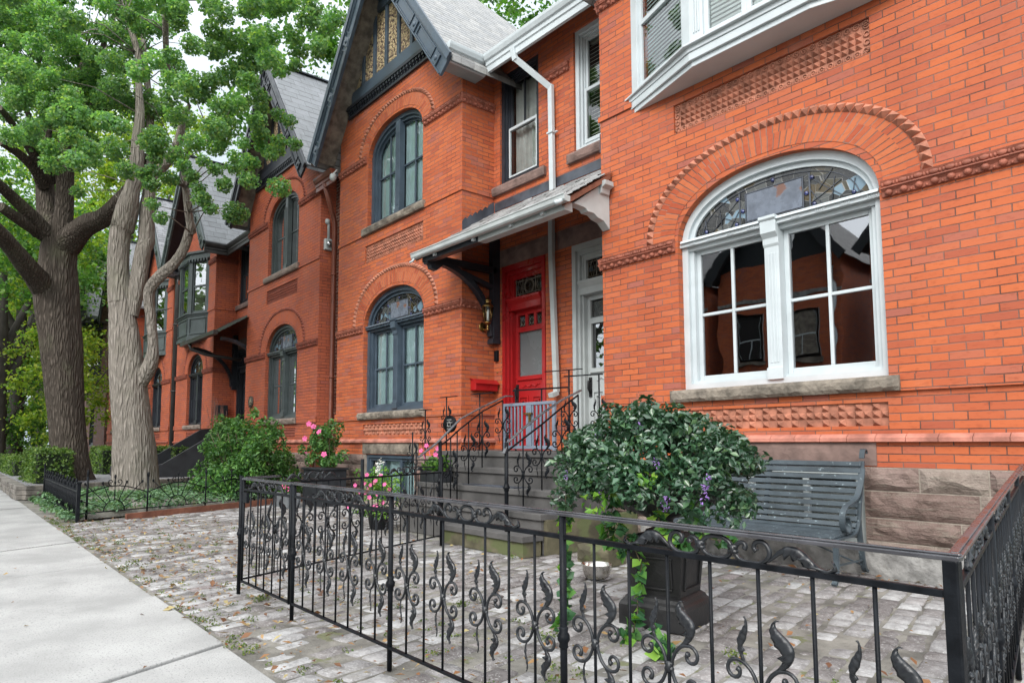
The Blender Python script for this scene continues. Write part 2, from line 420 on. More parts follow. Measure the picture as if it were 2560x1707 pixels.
# ------------------------------------------------------------------ mesh helpers
class MB:
    def __init__(s):
        s.v, s.f, s.uv, s.sm = [], [], {}, set()
    def face(s, pts, uv=None, smooth=False):
        b = len(s.v)
        s.v.extend([tuple(p) for p in pts])
        s.f.append(tuple(range(b, b + len(pts))))
        if uv: s.uv[len(s.f) - 1] = uv
        if smooth: s.sm.add(len(s.f) - 1)
    def add(s, verts, faces, smooth=False):
        b = len(s.v)
        s.v.extend([tuple(p) for p in verts])
        for f in faces:
            s.f.append(tuple(b + i for i in f))
            if smooth: s.sm.add(len(s.f) - 1)
    def box(s, x0, x1, y0, y1, z0, z1):
        if x0 > x1: x0, x1 = x1, x0
        if y0 > y1: y0, y1 = y1, y0
        if z0 > z1: z0, z1 = z1, z0
        v = [(x0, y0, z0), (x1, y0, z0), (x1, y1, z0), (x0, y1, z0), (x0, y0, z1), (x1, y0, z1), (x1, y1, z1), (x0, y1, z1)]
        s.add(v, [(0, 3, 2, 1), (4, 5, 6, 7), (0, 1, 5, 4), (1, 2, 6, 5), (2, 3, 7, 6), (3, 0, 4, 7)])
    def obox(s, c, ax, ay, az):
        c, ax, ay, az = map(Vector, (c, ax, ay, az))
        v = [c + ax * i + ay * j + az * k for k in (-1, 1) for i, j in ((-1, -1), (1, -1), (1, 1), (-1, 1))]
        s.add(v, [(0, 3, 2, 1), (4, 5, 6, 7), (0, 1, 5, 4), (1, 2, 6, 5), (2, 3, 7, 6), (3, 0, 4, 7)])
    def bar(s, a, b, w, h=None, up=(0, 0, 1)):
        a, b = Vector(a), Vector(b)
        d = (b - a)
        t = d.normalized()
        u = Vector(up)
        side = t.cross(u)
        if side.length < 1e-4: side = t.cross(Vector((1, 0, 0)))
        side.normalize()
        u = side.cross(t)
        s.obox((a + b) / 2, d / 2, side * (w / 2), u * ((h or w) / 2))
    def prism(s, poly, axis, a, b):
        # poly in the two remaining axes order: x:(y,z) y:(x,z) z:(x,y)
        def P(p, t):
            return {'x': (t, p[0], p[1]), 'y': (p[0], t, p[1]), 'z': (p[0], p[1], t)}[axis]
        n = len(poly)
        s.add([P(p, a) for p in poly] + [P(p, b) for p in poly],
              [tuple(range(n)), tuple(range(2 * n - 1, n - 1, -1))] + [(i, n + i, n + (i + 1) % n, (i + 1) % n) for i in range(n)])
    def tube(s, pts, r, seg=6, caps=True, flat=None):
        pts = [Vector(p) for p in pts]
        n = len(pts)
        rr = r if isinstance(r, (list, tuple)) else [r] * n
        verts = []
        prev = None
        for i, p in enumerate(pts):
            t = (pts[min(i + 1, n - 1)] - pts[max(i - 1, 0)])
            if t.length < 1e-9: t = Vector((0, 0, 1))
            t.normalize()
            if prev is None:
                ref = Vector((0, 1, 0)) if abs(t.y) < .9 else Vector((1, 0, 0))
                a = (ref - t * ref.dot(t)).normalized()
            else:
                a = (prev - t * prev.dot(t))
                a = a.normalized() if a.length > 1e-6 else t.orthogonal().normalized()
            prev = a
            b = t.cross(a)
            for k in range(seg):
                g = 2 * PI * k / seg + PI / seg
                fa = flat if flat else 1.0
                verts.append(p + a * (math.cos(g) * rr[i] * fa) + b * (math.sin(g) * rr[i]))
        faces = [(i * seg + k, i * seg + (k + 1) % seg, (i + 1) * seg + (k + 1) % seg, (i + 1) * seg + k) for i in range(n - 1) for k in range(seg)]
        if caps:
            faces += [tuple(range(seg - 1, -1, -1)), tuple((n - 1) * seg + k for k in range(seg))]
        s.add(verts, faces, True)
    def lathe(s, prof, c=(0, 0, 0), seg=20, lobes=0, amp=0.0, caps=True):
        verts = []
        for (r, z) in prof:
            for k in range(seg):
                g = 2 * PI * k / seg
                q = r * (1 + amp * math.cos(lobes * g)) if lobes else r
                verts.append((c[0] + q * math.cos(g), c[1] + q * math.sin(g), c[2] + z))
        n = len(prof)
        faces = [(i * seg + k, i * seg + (k + 1) % seg, (i + 1) * seg + (k + 1) % seg, (i + 1) * seg + k) for i in range(n - 1) for k in range(seg)]
        if caps:
            faces += [tuple(range(seg - 1, -1, -1)), tuple((n - 1) * seg + k for k in range(seg))]
        s.add(verts, faces, True)
    def ball(s, c, rx, ry, rz, seg=8, rings=5):
        prof = []
        verts = [(c[0], c[1], c[2] - rz)]
        for i in range(1, rings):
            a = -PI / 2 + PI * i / rings
            for k in range(seg):
                g = 2 * PI * k / seg
                verts.append((c[0] + rx * math.cos(a) * math.cos(g), c[1] + ry * math.cos(a) * math.sin(g), c[2] + rz * math.sin(a)))
        verts.append((c[0], c[1], c[2] + rz))
        f = [(0, 1 + (k + 1) % seg, 1 + k) for k in range(seg)]
        for i in range(rings - 2):
            for k in range(seg):
                f.append((1 + i * seg + k, 1 + i * seg + (k + 1) % seg, 1 + (i + 1) * seg + (k + 1) % seg, 1 + (i + 1) * seg + k))
        L = len(verts) - 1
        o = 1 + (rings - 2) * seg
        f += [(L, o + k, o + (k + 1) % seg) for k in range(seg)]
        s.add(verts, f, True)
    def build(s, name, m, parent=None, bevel=0.0, world_off=None):
        off = Vector((0, 0, 0))
        p = parent
        while p is not None:
            off += p.location
            p = p.parent
        me = bpy.data.meshes.new(name)
        me.from_pydata([(x - off.x, y - off.y, z - off.z) for x, y, z in s.v], [], s.f)
        me.materials.append(m)
        uvl = me.uv_layers.new(name="UVMap").data
        for pi, pl in enumerate(me.polygons):
            if pi in s.uv:
                for li, q in zip(pl.loop_indices, s.uv[pi]):
                    uvl[li].uv = q
                continue
            nx, ny, nz = (abs(c) for c in pl.normal)
            for li in pl.loop_indices:
                x, y, z = s.v[me.loops[li].vertex_index]
                uvl[li].uv = (x, y) if nz > max(nx, ny) else ((x, z) if ny >= nx else (y, z))
        for i in s.sm:
            me.polygons[i].use_smooth = True
        o = bpy.data.objects.new(name, me)
        COL.objects.link(o)
        if parent is not None: o.parent = parent
        if bevel:
            b = o.modifiers.new("bevel", 'BEVEL')
            b.width = bevel; b.segments = 2; b.limit_method = 'ANGLE'; b.angle_limit = R(40)
        return o

def tag(o, label=None, cat=None, group=None, kind=None):
    if label: o["label"] = label
    if cat: o["category"] = cat
    if group: o["group"] = group
    if kind: o["kind"] = kind
    return o
def thing(name, label, cat, loc, group=None):
    o = bpy.data.objects.new(name, None)
    o.empty_display_size = .2
    COL.objects.link(o)
    o.location = loc
    return tag(o, label, cat, group)

def rock(mb, x0, x1, z0, z1, yf, depth, bulge=.035, seed=0, cell=.05, pitch=True):
    """a rock-faced block: a split, uneven front that dips to its joints"""
    rd = random.Random(seed)
    nx = max(4, int(abs(x1 - x0) / cell)); nz = max(4, int((z1 - z0) / cell))
    ph = [(rd.uniform(3, 8), rd.uniform(3, 10), rd.uniform(0, 6), 1.0) for _ in range(3)] + [(rd.uniform(10, 22), rd.uniform(14, 40), rd.uniform(0, 6), .5) for _ in range(3)]
    tilt, roll = rd.uniform(-.5, .5), rd.uniform(-.35, .35)
    ledge = rd.uniform(.25, .75)
    v = []
    for j in range(nz + 1):
        for i in range(nx + 1):
            fx, fz = i / nx, j / nz
            e = min(1, min(fx, 1 - fx) * nx / 1.1) * min(1, min(fz, 1 - fz) * nz / 1.3)
            e = e ** .7
            X = x0 + (x1 - x0) * fx; Z = z0 + (z1 - z0) * fz
            h = sum(a * math.sin(p * X + q * Z + o) for p, q, o, a in ph) / 4
            st = .35 if fz + .12 * math.sin(9 * X + seed) > ledge else -.1
            k = .62 + tilt * (fz - .5) + roll * (fx - .5) + .45 * h + st * .6
            y = yf - e * bulge * max(.12, k) - e * rd.uniform(0, bulge * .30)
            v.append((X + (rd.uniform(-1, 1) * cell * .18 if 0 < i < nx else 0), y, Z + (rd.uniform(-1, 1) * cell * .2 if 0 < j < nz else 0)))
    W = nx + 1
    f = []
    for j in range(nz):
        for i in range(nx):
            a, b, c, d = j * W + i, j * W + i + 1, (j + 1) * W + i + 1, (j + 1) * W + i
            f += [(a, b, c), (a, c, d)] if rd.random() < .5 else [(a, b, d), (b, c, d)]
    mb.add(v, f)
    y1 = yf + depth
    mb.face([(x0, yf, z1), (x1, yf, z1), (x1, y1, z1), (x0, y1, z1)])
    mb.face([(x0, yf, z0), (x0, y1, z0), (x1, y1, z0), (x1, yf, z0)])
    mb.face([(x0, yf, z0), (x0, yf, z1), (x0, y1, z1), (x0, y1, z0)])
    mb.face([(x1, yf, z0), (x1, y1, z0), (x1, y1, z1), (x1, yf, z1)])

def leaves(name, blobs, n, size, m, parent=None, up=.5, seed=1, shell=.35, flat=1.0, wide=.8, soft=False):
    """many small folded leaves scattered through a set of blobs (x, y, z, r)"""
    g = np.random.default_rng(seed)
    B = np.array(blobs, float)
    w = B[:, 3] ** 2; w /= w.sum()
    idx = g.choice(len(B), n, p=w)
    d = g.normal(size=(n, 3)); d /= np.linalg.norm(d, axis=1)[:, None]
    rad = np.abs(g.normal(0, .72, n)) + .08 if soft else (shell + (1 - shell) * g.random(n) ** .5)
    pos = B[idx, :3] + d * (B[idx, 3] * rad)[:, None] * np.array([1, 1, flat])
    nor = g.normal(size=(n, 3)) * (1 - up) + np.array([0, 0, 1.0]) * up + d * .35
    nor /= np.linalg.norm(nor, axis=1)[:, None]
    a = np.cross(nor, g.normal(size=(n, 3))); a /= np.linalg.norm(a, axis=1)[:, None]
    b = np.cross(nor, a)
    sz = size * g.uniform(.65, 1.3, n)[:, None]
    fold = nor * sz * .16
    v = np.empty((n, 4, 3))
    v[:, 0] = pos - a * sz * .55
    v[:, 1] = pos + b * sz * wide * .5 + fold
    v[:, 2] = pos + a * sz * .55 - fold
    v[:, 3] = pos - b * sz * wide * .5 + fold
    return leafmesh(name, v, m, parent)

def leafmesh(name, v, m, parent=None):
    n = len(v)
    off = Vector((0, 0, 0)); p = parent
    while p is not None:
        off += p.location; p = p.parent
    v = v - np.array(off)
    me = bpy.data.meshes.new(name)
    me.vertices.add(n * 4)
    me.vertices.foreach_set("co", v.reshape(-1))
    me.loops.add(n * 6); me.polygons.add(n * 2)
    q = np.arange(n)[:, None] * 4
    li = (q + np.array([0, 1, 2, 0, 2, 3])).reshape(-1)
    me.loops.foreach_set("vertex_index", li.astype(np.int32))
    me.polygons.foreach_set("loop_start", np.arange(0, n * 6, 3, dtype=np.int32))
    me.update(calc_edges=True)
    me.validate()
    me.materials.append(m)
    o = bpy.data.objects.new(name, me)
    COL.objects.link(o)
    if parent is not None: o.parent = parent
    return o
# ------------------------------------------------------------------ house builder
YF, YR = 6.5, 7.18
Z_BASE, Z_FOUND, Z_EAVE = 0.0, 0.942, 7.28
APEX, SLOPE = 10.8, 1.36

def arc(xc, half, zs, b, n=28, p=2.15):
    o = []
    for i in range(n + 1):
        g = PI - PI * i / n
        c, s_ = math.cos(g), math.sin(g)
        o.append((xc + half * math.copysign(abs(c) ** (2 / p), c), zs + b * abs(s_) ** (2 / p)))
    return o
def arch_outline(xc, half, z0, zs, b, n=28):
    return [(xc - half, z0)] + arc(xc, half, zs, b, n) + [(xc + half, z0)]

def wall_sheet(mb, outer, holes, y, reveal=.15, back=None):
    """flat wall facing the street with openings and their brick reveals"""
    polys = [[Vector((p[0], p[1], 0)) for p in outer]] + [[Vector((p[0], p[1], 0)) for p in h] for h in holes]
    flat = [p for q in polys for p in q]
    for t in tessellate_polygon(polys):
        a, b, c = (flat[i] for i in t)
        if (b.x - a.x) * (c.y - a.y) - (b.y - a.y) * (c.x - a.x) < 0: b, c = c, b
        mb.face([(q.x, y, q.y) for q in (a, b, c)])
    for h in holes:
        for i in range(len(h)):
            p, q = h[i], h[(i + 1) % len(h)]
            mb.face([(p[0], y, p[1]), (q[0], y, q[1]), (q[0], y + reveal, q[1]), (p[0], y + reveal, p[1])])

def ring(mb, A, B, y0, y1, closed=True):
    n = len(A)
    for i in range(n if closed else n - 1):
        j = (i + 1) % n
        a, b, c, d = A[i], A[j], B[j], B[i]
        mb.face([(d[0], y0, d[1]), (c[0], y0, c[1]), (b[0], y0, b[1]), (a[0], y0, a[1])])
        mb.face([(d[0], y0, d[1]), (d[0], y1, d[1]), (c[0], y1, c[1]), (c[0], y0, c[1])])
        mb.face([(a[0], y0, a[1]), (b[0], y0, b[1]), (b[0], y1, b[1]), (a[0], y1, a[1])])
def rect(x0, x1, z0, z1):
    return [(x0, z0), (x0, z1), (x1, z1), (x1, z0)]
def rring(mb, x0, x1, z0, z1, w, y0, y1):
    ring(mb, rect(x0, x1, z0, z1), rect(x0 + w, x1 - w, z0 + w, z1 - w), y0, y1)

def curtain(name, x0, x1, z0, z1, y, m, parent, amp=.018, n=60):
    mb = MB()
    ph = random.uniform(0, 6)
    pts = [(x0 + (x1 - x0) * i / n, y + amp * math.sin(i * .9 + ph) + amp * .7 * math.sin(i * .37 + ph)) for i in range(n + 1)]
    for a, b in zip(pts, pts[1:]):
        mb.face([(a[0], a[1], z0), (b[0], b[1], z0), (b[0], b[1], z1), (a[0], a[1], z1)], smooth=True)
    return mb.build(name, m, parent)
def slat_blind(x0, x1, z0, z1, y, m, parent, step=.06):
    mb = MB()
    z = z0
    while z < z1:
        mb.obox(((x0 + x1) / 2, y, z), ((x1 - x0) / 2, 0, 0), (0, .022, .017), (0, -.0012, .0016))
        z += step
    mb.box(x0, x1, y - .02, y + .02, z1 - .05, z1)
    return mb.build('slat_blind', m, parent)
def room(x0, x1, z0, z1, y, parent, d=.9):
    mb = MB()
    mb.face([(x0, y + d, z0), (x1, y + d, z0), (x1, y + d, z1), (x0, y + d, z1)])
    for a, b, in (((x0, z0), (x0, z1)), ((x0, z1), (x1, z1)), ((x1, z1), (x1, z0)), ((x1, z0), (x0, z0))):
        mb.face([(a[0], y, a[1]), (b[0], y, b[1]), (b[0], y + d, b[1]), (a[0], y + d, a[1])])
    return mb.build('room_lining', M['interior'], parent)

def sash(x0, x1, z0, z1, y, paint, parent, cols=2, rows=2, gl='glass', stile=.05, low=.085, arched=None):
    mb = MB()
    mb.box(x0, x0 + stile, y, y + .045, z0, z1)
    mb.box(x1 - stile, x1, y, y + .045, z0, z1)
    mb.box(x0 + stile, x1 - stile, y, y + .045, z0, z0 + low)
    mb.box(x0 + stile, x1 - stile, y, y + .045, z1 - .05, z1)
    for c in range(1, cols):
        x = x0 + stile + (x1 - x0 - 2 * stile) * c / cols
        mb.box(x - .017, x + .017, y + .006, y + .04, z0 + low, z1 - .05)
    for r in range(1, rows):
        z = z0 + low + (z1 - .05 - z0 - low) * r / rows
        xs = [x0 + stile] + [x0 + stile + (x1 - x0 - 2 * stile) * c / cols for c in range(1, cols)] + [x1 - stile]
        for a, b in zip(xs, xs[1:]):
            mb.box(a + (.017 if a != xs[0] else 0), b - (.017 if b != xs[-1] else 0), y + .004, y + .042, z - .017, z + .017)
    o = mb.build('sash', paint, parent, .006)
    g = MB()
    g.face([(x0 + .03, y + .024, z0 + .03), (x1 - .03, y + .024, z0 + .03), (x1 - .03, y + .024, z1 - .03), (x0 + .03, y + .024, z1 - .03)])
    g.build('pane', M[gl], parent)
    return o

def sill_stone(x0, x1, zt, y, m, parent, seed, h=.135):
    mb = MB()
    rock(mb, x0, x1, zt - h, zt, YF - .06, .25, .035, seed, .035)
    return mb.build('sill', m, parent)

def arch_window(house, xc, half, z0, zs, b, paint, gl='glass', leaded=True, drape=None, frame_y=.12, simple=False, rows=2, top='stained', transom=True):
    """wide window with a bowed head: casing, transom bar, fluted mullion, two sashes"""
    y = YF + frame_y
    mb = MB()
    A = arch_outline(xc, half + .02, z0, zs, b + .02)
    B = arch_outline(xc, half - .075, z0 + .07, zs, b - .085)
    C = arch_outline(xc, half - .125, z0 + .1, zs, b - .14)
    ring(mb, A, B, y, y + .16)
    ring(mb, B, C, y + .045, y + .16)
    w = mb.build('window', paint, house, .006)
    xa, xb = xc - half + .125, xc + half - .125
    mull = .078
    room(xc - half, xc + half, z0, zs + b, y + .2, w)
    zt = zs
    if transom:
        t = MB()
        t.box(xc - half - .005, xc + half + .005, y - .045, y + .12, zs - .03, zs + .012)
        t.prism([(y - .075, zs + .012), (y - .06, zs + .045), (y + .12, zs + .045), (y + .12, zs + .012)], 'x', xc - half + .02, xc + half - .02)
        t.box(xc - half + .07, xc + half - .07, y + .02, y + .12, zs - .075, zs - .03)
        if not simple:
            x = xc - half + .12
            while x < xc + half - .1:
                for k in range(5):
                    t.box(x + k * .018, x + k * .018 + .01, y - .054, y - .045, zs - .022, zs + .006)
                x += .24
        t.build('transom_bar', paint, w, .004)
        zt = zs - .075
        # coloured leaded light filling the bowed head
        s_ = MB()
        pts = arc(xc, half - .11, zs + .04, b - .165, 24)
        pts = [p for p in pts]
        s_.face([(p[0], y + .075, p[1]) for p in pts][::-1])
        s_.build('leaded_light', M['stained' if top == 'stained' else 'stained_dark'], w)
        ld = MB()
        for k in (.88, .97):
            q = arc(xc, (half - .11) * k, zs + .045, (b - .165) * k, 20)
            ld.tube([(p[0], y + .07, p[1]) for p in q], .005, 4)
        ld.box(xa, xb, y + .066, y + .074, zs + .05, zs + .06)
        if not simple:
            hw, hz = half * .29, (b - .16) * .72
            for sx in (-1, 1):
                ld.box(xc + sx * hw - .006, xc + sx * hw + .006, y + .064, y + .072, zs + .05, zs + .05 + hz)
                ld.box(xc + sx * hw * 1.22 - .008, xc + sx * hw * 1.22 + .008, y + .064, y + .072, zs + .05, zs + .05 + hz * 1.06)
            ld.box(xc - hw, xc + hw, y + .064, y + .072, zs + .095, zs + .105)
            ld.box(xc - hw, xc + hw, y + .064, y + .072, zs + .045 + hz, zs + .055 + hz)
            for sx in (-1, 1):
                for (fx, fz, gx, gz) in ((1.25, .9, 2.3, .12), (1.25, .2, 2.2, .62), (1.9, .1, 2.0, .75), (2.5, .1, 2.6, .55), (1.5, .5, 1.95, .98), (1.25, .55, 1.6, .1)):
                    ld.tube([(xc + sx * hw * fx, y + .068, zs + .05 + hz * fz), (xc + sx * hw * gx, y + .068, zs + .05 + hz * gz)], .0045, 4)
            op = MB()
            op.box(xc - hw + .012, xc + hw - .012, y + .0665, y + .0705, zs + .112, zs + .04 + hz)
            op.build('painted_panel', M['opal'], w)
            jw = MB()
            for sx, fz in ((-1.11, .5), (1.11, .5), (0, 1.16), (0, .04), (-1.3, .9), (1.3, .9), (-1.35, .15), (1.35, .15), (2.55, .18), (-2.55, .18)):
                jw.ball((xc + sx * hw, y + .064, zs + .05 + hz * fz), .022, .014, .022, 8, 6)
            jw.build('glass_jewel', JEWEL, w)
        ld.build('leading', M['lead_flash'], w)
    # mullion with a bracket head
    m_ = MB()
    ztop = zt if transom else zs + b - .1
    m_.box(xc - mull, xc + mull, y - .012, y + .11, z0 + .05, ztop + (.09 if transom else 0))
    m_.box(xc - mull - .006, xc + mull + .006, y - .03, y - .012, z0 + .05, z0 + .17)
    if transom and not simple:
        m_.prism([(y - .012, zs - .25), (y - .028, zs - .22), (y - .03, zs - .16), (y - .075, zs - .11), (y - .08, zs + .012), (y - .012, zs + .012)], 'x', xc - mull - .006, xc + mull + .006)
        m_.prism([(y - .08, zs + .012), (y - .1, zs + .03), (y - .1, zs + .06), (y - .03, zs + .06), (y - .03, zs + .012)], 'x', xc - mull - .012, xc + mull + .012)
    if not simple:
        for k in (-.034, 0, .034):
            m_.box(xc + k - .009, xc + k + .009, y - .02, y - .012, z0 + .22, ztop - .24)
    m_.build('mullion', paint, w, .004)
    if transom:
        for (a, c) in ((xa, xc - mull), (xc + mull, xb)):
            sash(a, c, z0 + .075, zt, y + .095, paint, w, 2 if not simple or rows == 2 else 1, rows, gl)
            if drape: curtain('curtain', a + .01, c - .01, z0 + .1, zt, y + .165, M[drape], w, .009)
    else:
        # tall paired lights under the bow
        mb = MB()
        P = arch_outline(xc, half - .125, z0 + .1, zs, b - .14, 28)
        Q = arch_outline(xc, half - .165, z0 + .18, zs, b - .18, 28)
        ring(mb, P, Q, y + .095, y + .14)
        for sx in (-1, 1):
            xm = xc + sx * (mull + (half - .165 - mull) * .5)
            zz = zs + (b - .18) * (1 - abs((xm - xc) / (half - .165)) ** 2.15) ** (1 / 2.15)
            if rows > 1 or not simple: mb.box(xm - .017, xm + .017, y + .1, y + .136, z0 + .18, zz)
            x_ = sorted((xc + sx * mull, xc + sx * (half - .165)))
            zm = z0 + .18 + (zs + b - .18 - z0 - .18) * .5
            mb.box(x_[0], x_[1], y + .097, y + .139, zm - .017, zm + .017)
        mb.build('sash', paint, w, .005)
        g = MB()
        pts = arch_outline(xc, half - .14, z0 + .12, zs, b - .155, 24)
        g.face([(p[0], y + .118, p[1]) for p in pts][::-1])
        g.build('pane', M[gl], w)
        if drape:
            curtain('curtain', xa, xc - .03, z0 + .1, zs + b * .8, y + .165, M[drape], w, .009)
            curtain('curtain', xc + .03, xb, z0 + .1, zs + b * .8, y + .165, M[drape], w, .009)
    return w

def arch_band(house, xc, half, zs, b, m, dog, w1=.235, w2=.10, dogw=.105, foot=None, seed=0):
    """two rings of standing bricks round a bowed head and a strip of nail-head pyramids outside"""
    y = YF
    mb = MB()
    n = 56
    def pts(d): return arc(xc, half + d, zs, b + d * .86, n)
    # moulded soffit brick
    A, B = pts(.0), pts(.035)
    ring(mb, B, A, y + .035, y + .12, False)
    acc = 0.0
    rows = [(.035, .035 + w1, .0), (.035 + w1, .035 + w1 + w2 + .03, .35)]
    for (d0, d1, ph) in rows:
        P, Q = pts(d0), pts(d1)
        acc = 0
        for i in range(n):
            L = math.hypot(Q[i + 1][0] - Q[i][0], Q[i + 1][1] - Q[i][1])
            f = [(P[i][0], y - .005, P[i][1]), (P[i + 1][0], y - .005, P[i + 1][1]), (Q[i + 1][0], y - .005, Q[i + 1][1]), (Q[i][0], y - .005, Q[i][1])]
            wd = d1 - d0
            mb.face(f, uv=[(.02 + ph, acc), (.02 + ph, acc + L), (.02 + ph + min(.46, wd), acc + L), (.02 + ph + min(.46, wd), acc)])
            acc += L
    d1 = rows[1][1]
    Q = pts(d1)
    P = pts(.035)
    for i in range(n):
        for S in (P,):
            mb.face([(S[i][0], y - .005, S[i][1]), (S[i + 1][0], y - .005, S[i + 1][1]), (S[i + 1][0], y + .04, S[i + 1][1]), (S[i][0], y + .04, S[i][1])])
    mb.build('brick_arch', m, house)
    # nail-heads
    dg = MB()
    a, c = arc(xc, half + d1 + .008, zs, b + (d1 + .008) * .86, 240), arc(xc, half + d1 + dogw, zs, b + (d1 + dogw) * .86, 240)
    s_ = [0]
    for i in range(240):
        s_.append(s_[-1] + math.hypot(c[i + 1][0] - c[i][0], c[i + 1][1] - c[i][1]))
    N = int(s_[-1] / .088)
    def at(L, t):
        i = 0
        while i < 239 and s_[i + 1] < t: i += 1
        k = (t - s_[i]) / max(1e-9, s_[i + 1] - s_[i])
        return (L[i][0] + (L[i + 1][0] - L[i][0]) * k, L[i][1] + (L[i + 1][1] - L[i][1]) * k)
    for k in range(N):
        t0, t1 = s_[-1] * (k + .05) / N, s_[-1] * (k + .95) / N
        q = [at(a, t0), at(a, t1), at(c, t1), at(c, t0)]
        m0 = (sum(p[0] for p in q) / 4, sum(p[1] for p in q) / 4)
        tip = (m0[0], y - .055, m0[1])
        qq = [(p[0], y - .002, p[1]) for p in q]
        for i in range(4):
            dg.face([qq[i], qq[(i + 1) % 4], tip])
    dg.build('nail_head_moulding', dog, house)
    return half + d1 + dogw

def string_course(house, segs, z0, h, m, fine=True, depth=.0):
    """moulded terracotta band: leaf relief above, egg row below; segs = [(p0, p1, outward)]"""
    for (p0, p1, o) in segs:
        mb = MB()
        a, b, n = Vector((p0[0], p0[1], 0)), Vector((p1[0], p1[1], 0)), Vector((o[0], o[1], 0))
        L = (b - a).length
        t = (b - a) / L
        prof = [(0, 0), (.022, .006), (.03, .3 * h), (.05, .44 * h), (.062, .47 * h), (.062, .54 * h), (.038, .58 * h), (.045, .75 * h), (.06, .96 * h), (.045, h), (0, h)]
        for (q0, r0), (q1, r1) in zip(prof, prof[1:]):
            f = [a + n * q0, b + n * q0, b + n * q1, a + n * q1]
            zz = [z0 + r0, z0 + r0, z0 + r1, z0 + r1]
            mb.face([(f[i].x, f[i].y, zz[i]) for i in range(4)])
        for e in (a, b):
            mb.face([(e.x + n.x * q, e.y + n.y * q, z0 + r) for q, r in prof])
        N = max(2, int(L / .112))
        for k in range(N):
            c = a + t * (L * (k + .5) / N)
            e = c + n * .03
            rx, ry = (.034, .03) if abs(n.y) > .5 else (.03, .034)
            mb.ball((e.x, e.y, z0 + .23 * h), rx, ry, .2 * h, 7, 5)
            if fine:
                g = c + t * (L * .5 / N) + n * .034
                mb.ball((g.x, g.y, z0 + .1 * h), .012, .012, .014, 6, 4)
                e = c + n * .044
                ra, rb = (.042, .014) if abs(n.y) > .5 else (.014, .042)
                mb.ball((e.x, e.y, z0 + .76 * h), ra, rb, .17 * h, 8, 5)
                for sx in (-1, 1):
                    e2 = c + t * sx * .046 + n * .046
                    mb.ball((e2.x, e2.y, z0 + .72 * h), .012, .012, .13 * h, 6, 4)
        mb.build('string_course', m, house)

def tile_panel(house, x0, x1, z0, z1, m, kind, border=True, y=YF):
    mb = MB()
    yb = y + .03
    mb.face([(x0, yb, z0), (x1, yb, z0), (x1, yb, z1), (x0, yb, z1)])
    bw = .075 if border else 0
    if border:
        N = int((x1 - x0) / .08)
        for zc in (z0 + .035, z1 - .035):
            for k in range(N):
                xx = x0 + (x1 - x0) * (k + .5) / N
                mb.tube([(xx + .026 * math.cos(g), yb - .006, zc + .026 * math.sin(g)) for g in [i * PI / 4 for i in range(9)]], .008, 4, False)
                mb.ball((xx, yb - .003, zc), .012, .012, .012, 6, 4)
        for xx in (x0 + .035, x1 - .035):
            for k in range(int((z1 - z0) / .08)):
                zc = z0 + .04 + k * .08
                mb.tube([(xx + .026 * math.cos(g), yb - .006, zc + .026 * math.sin(g)) for g in [i * PI / 4 for i in range(9)]], .008, 4, False)
    rows = 3
    ch = (z1 - z0 - 2 * bw) / rows
    N = int((x1 - x0 - 2 * bw) / (ch * 1.04))
    cw = (x1 - x0 - 2 * bw) / N
    for r in range(rows):
        for k in range(N):
            if kind == 'check' and r != 1 and k % 2 == 0: continue
            xa, za = x0 + bw + k * cw, z0 + bw + r * ch
            e = .003
            if kind == 'boss':
                if r != 1 and k % 2 == 0: continue
                mb.ball((xa + cw / 2, yb - .005, za + ch / 2), cw * .42, .035, ch * .42, 8, 5)
                continue
            q = [(xa + e, yb - .002, za + e), (xa + cw - e, yb - .002, za + e), (xa + cw - e, yb - .002, za + ch - e), (xa + e, yb - .002, za + ch - e)]
            tip = (xa + cw / 2, yb - .045, za + ch / 2)
            for i in range(4): mb.face([q[i], q[(i + 1) % 4], tip])
    return mb.build('terracotta_panel', m, house)

def roof_slope(mb, xc, half, side, y0, y1, hip=None, thick=.07):
    """one slope of a steep gable roof with its own uv (u along ridge, v up the slope)"""
    x1 = xc + side * half
    z1 = APEX - SLOPE * half
    L = math.hypot(half, APEX - z1)
    yh, yd = (y1, 0) if hip is None else hip
    P = [(x1, y0, z1), (x1, (yh + yd) if hip else y1, z1), (xc, yh, APEX), (xc, y0, APEX)]
    uv = [(y0, 0), ((yh + yd) if hip else y1, 0), (yh, L), (y0, L)]
    if side < 0: P, uv = P[::-1], uv[::-1]
    mb.face(P, uv)
    Q = [(p[0], p[1], p[2] - thick * 1.4) for p in P]
    mb.face(Q[::-1])
    mb.face([(x1, y0, z1), (xc, y0, APEX), (xc, y0, APEX - .1), (x1, y0, z1 - .1)])
    mb.face([(x1, y0, z1), (x1, y0, z1 - .1), (x1, P[1][1] if side > 0 else P[2][1], z1 - .1), (x1, P[1][1] if side > 0 else P[2][1], z1)])

